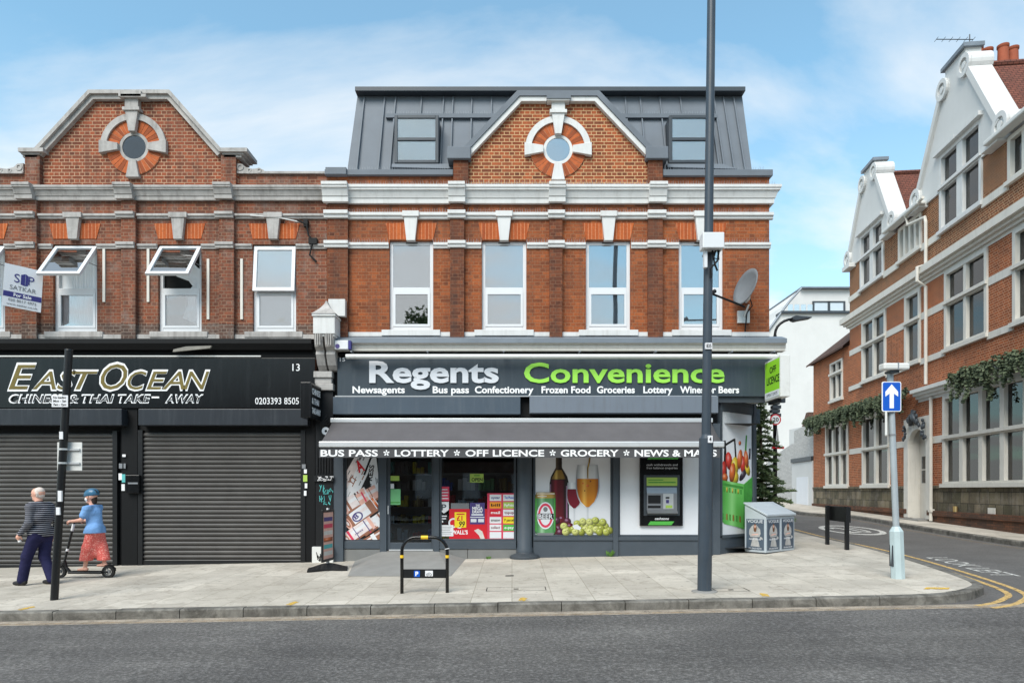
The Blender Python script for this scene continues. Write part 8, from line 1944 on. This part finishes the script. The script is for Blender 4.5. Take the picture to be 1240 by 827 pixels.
bt.rotation_euler = (0, rad(18), rad(168)); m = MB(); m.lathe(0, 0, [(.026, -.07), (.028, -.06), (.028, .04), (.014, .065), (.014, .085)], 14); m.build('bottle_body', 'mask_white', bt, local=True, auto=True); m = MB(); m.lathe(0, 0, [(.016, .0855), (.016, .1)], 12); m.build('cap', 'shelf_metal', bt, local=True)

# ---- the electric scooter and its rider
wx, wy, wz = G(104, 699.5)
HEAD = rad(178)
sx0 = (103-620)/F*wy
sco = thing('kick_scooter', 'black electric kick scooter rolling along the pavement under its rider', 'scooter', (sx0, wy, wz), HEAD)
wb2 = .46; rw = .122
for xx in (-wb2, wb2+.03):
    m = MB(); m.ring(0, 0, rw*.62, rw, -.026, .026, 0, 360, 26); m.v = [(v[0]+xx, v[1], v[2]+rw) for v in m.v]; wh = m.build('wheel', 'rubber', sco, local=True, auto=True)
    m = MB(); m.ring(0, 0, .002, .035, -.022, .022, 0, 360, 14)
    for k in range(5): a = rad(72*k); m.tube([(0, 0, 0), (rw*.66*math.cos(a), 0, rw*.66*math.sin(a))], .011, 6)
    m.ring(0, 0, rw*.56, rw*.64, -.02, .02, 0, 360, 24); m.v = [(v[0]+xx, v[1], v[2]+rw) for v in m.v]; m.build('rim', 'shelf_metal', wh, local=True)
m = MB(); m.box(-.36, .3, -.075, .075, .085, .13); m.build('deck', 'black_paint', sco, local=True, bevel=.015)
MB().box(-.34, .27, -.065, .065, .1305, .136).build('grip_mat', 'rubber', sco, local=True)
m = MB(); m.tube([(.29, 0, .11), (.37, 0, .2), (.405, 0, .33)], .03, 8); m.tube([(.49, .045, .122), (.47, .045, .25), (.42, 0, .3)], .014, 6); m.tube([(.49, -.045, .122), (.47, -.045, .25), (.42, 0, .3)], .014, 6); m.build('front_fork', 'black_paint', sco, local=True)
st0, st1 = V3(.41, 0, .28), V3(.215, 0, 1.06)
m = MB(); m.tube([tuple(st0), tuple(st1)], .022, 10); m.build('stem', 'black_paint', sco, local=True)
def onst(t): return st0+(st1-st0)*t
for t0, t1 in ((.8, .97), (.3, .36)): MB().tube([tuple(onst(t0)), tuple(onst(t1))], .026, 10).build('reflective_band', 'paper', sco, local=True)
m = MB(); m.tube([(st1.x, -.25, st1.z), (st1.x, .25, st1.z)], .016, 8); hb2 = m.build('handlebar', 'black_paint', sco, local=True)
for s in (-1, 1): MB().tube([(st1.x, s*.14, st1.z), (st1.x, s*.255, st1.z)], .021, 8).build('grip', 'rubber', hb2, local=True)
m = MB()
for k in range(8):
    a0, a1 = rad(60+k*14), rad(60+(k+1)*14); R2 = rw+.014
    m.add([(-wb2+R2*math.cos(a), s*.03, rw+R2*math.sin(a)) for a in (a0, a1) for s in (-1, 1)], [(0, 1, 3, 2)])
o = m.build('mudguard', 'black_paint', sco, local=True); so = o.modifiers.new('t', 'SOLIDIFY'); so.thickness = .006
m = MB(); m.tube([(-.34, 0, .11), (-wb2, .045, rw)], .016, 6); m.tube([(-.34, 0, .11), (-wb2, -.045, rw)], .016, 6); m.build('rear_bracket', 'black_paint', sco, local=True)
wm = thing('person', 'scooter rider in a blue helmet, blue top and red patterned culottes', 'person', (sx0, wy, wz), HEAD)
dz_ = .138
hip = V3(-.2, 0, dz_+.80); chest = V3(-.165, 0, dz_+1.1); neck = V3(-.145, 0, dz_+1.27); head = V3(-.115, 0, dz_+1.41); look = V3(1, .12, -.1)
hl, hr_ = hip+V3(0, .08, 0), hip+V3(0, -.08, 0)
kl, kr = V3(-.12, .085, dz_+.44), V3(-.27, -.07, dz_+.45)
al, ar_ = V3(-.02, .03, dz_+.08), V3(-.36, -.03, dz_+.155)
shl, shr = V3(-.15, .155, dz_+1.2), V3(-.15, -.155, dz_+1.2)
ell, elr = V3(-.06, .2, dz_+.98), V3(-.05, -.2, dz_+.98)
wrl, wrr = V3(st1.x-.11, .2, st1.z+.035), V3(st1.x-.11, -.2, st1.z+.035)
def torso(k=0): return [(hip+V3(0, -.06, 0), hip+V3(0, .06, 0), .11+k, .11+k), (hip, chest, .11+k, .115+k), (chest+V3(.02, -.06, .02), chest+V3(.02, .06, .02), .1+k, .1+k), (shl, shr, .062+k, .062+k), (chest, neck-V3(0, 0, .06), .1+k, .07+k)]
def legs(k=0): return [(hl, kl, .08+k, .056+k), (kl, al, .054+k, .034+k), (hr_, kr, .08+k, .056+k), (kr, ar_, .054+k, .034+k)]
def arms(k=0): return [(shl, ell, .046+k, .038+k), (ell, wrl, .038+k, .026+k), (shr, elr, .046+k, .038+k), (elr, wrr, .038+k, .026+k)]
bod = torso(-.01)+legs()+arms()+[(neck-V3(0, 0, .07), head-V3(.01, 0, .05), .05, .048)]+head_prims(head, look, s=.93)
for w_, th in ((wrl, -1), (wrr, 1)): bod += hand_prims(w_, V3(1, 0, -.12), V3(0, 0, -1), .92, 1.35, th)
for a_ in (al, ar_): bod += [(a_+V3(-.03, 0, -.045), a_+V3(.05, 0, -.05), .034, .03), (a_+V3(.05, 0, -.05), a_+V3(.13, 0, -.058), .03, .022)]
sdf_obj('body', bod, .0085, 'skin', wm, .018)
sdf_obj('top', [(p[0], p[1], p[2]+.024, p[3]+.026) for p in torso()[1:]]+[(hip+V3(.0, -.05, -.02), hip+V3(.0, .05, -.02), .15, .15), (hip+V3(.012, -.05, -.1), hip+V3(.012, .05, -.1), .165, .165)]+[(shl, shl+(ell-shl)*.62, .074, .072), (shr, shr+(elr-shr)*.62, .074, .072)], .011, 'tee_blue', wm, .03, [((0, 0, hip.z-.075), (0, 0, -1)), (tuple(neck+V3(0, 0, -.02)), (.25, 0, 1))])
sdf_obj('culottes', [(hip+V3(-.01, -.05, -.06), hip+V3(-.01, .05, -.06), .115, .115)]+[(hl, kl, .1, .105), (kl, kl+(al-kl)*.8, .11, .118), (hr_, kr, .1, .105), (kr, kr+(ar_-kr)*.8, .11, .112), (hip-V3(0, 0, .1), (kl+kr)*.5-V3(0, 0, .1), .12, .1)], .011, 'culotte', wm, .035, [((0, 0, dz_+.2), (0, 0, -1))])
lk = look.normalized(); sd = V3(0, 0, 1).cross(lk).normalized()
sdf_obj('hair', [(head-lk*.05-V3(0, 0, .02), head-lk*.06-V3(0, 0, .1), .062, .05)], .009, 'hair_dark', wm, .015)
sdf_obj('helmet', [(head-lk*.055+V3(0, 0, .055), head+lk*.03+V3(0, 0, .06), .092, .088), (head-lk*.02+V3(0, 0, .08), head-lk*.05+V3(0, 0, .075), .088, .088), (head+lk*.1+V3(0, 0, .045), head+lk*.12+V3(0, 0, .04), .022, .016)], .009, 'helmet_blue', wm, .03, [(tuple(head+V3(0, 0, .018)), (-.15, 0, -1))])
m = MB()
for s in (-1, 1): m.tube([tuple(head+sd*.088*s+V3(0, 0, .02)), tuple(head+lk*.02+sd*.078*s-V3(0, 0, .05)), tuple(head+lk*.05-V3(0, 0, .098))], .006, 5)
m.build('helmet_strap', 'rubber', wm, local=True)
m = MB()
for s in (-.052, 0, .052):
    m.tube([tuple(head+lk*(.112*math.cos(rad(a))-.025)+sd*s+V3(0, 0, .066+(.092-abs(s)*.35)*math.sin(rad(a)))) for a in range(40, 176, 15)], .011, 6)
m.build('helmet_vents', 'rubber', wm, local=True)
sdf_obj('face_mask', [(head+lk*.065-V3(0, 0, .035)-sd*.02, head+lk*.065-V3(0, 0, .035)+sd*.022, .036, .036), (head+lk*.05-V3(0, 0, .07), head+lk*.058-V3(0, 0, .04), .037, .04)], .008, 'mask_white', wm, .02, [(tuple(head+lk*.03), tuple(-lk))])
for s in (-1, 1): e = head+lk*.079+sd*.03*s+V3(0, 0, .013); MB().ball(tuple(e), .01, n=8, m=6).build('eye', 'text_black', wm, local=True)
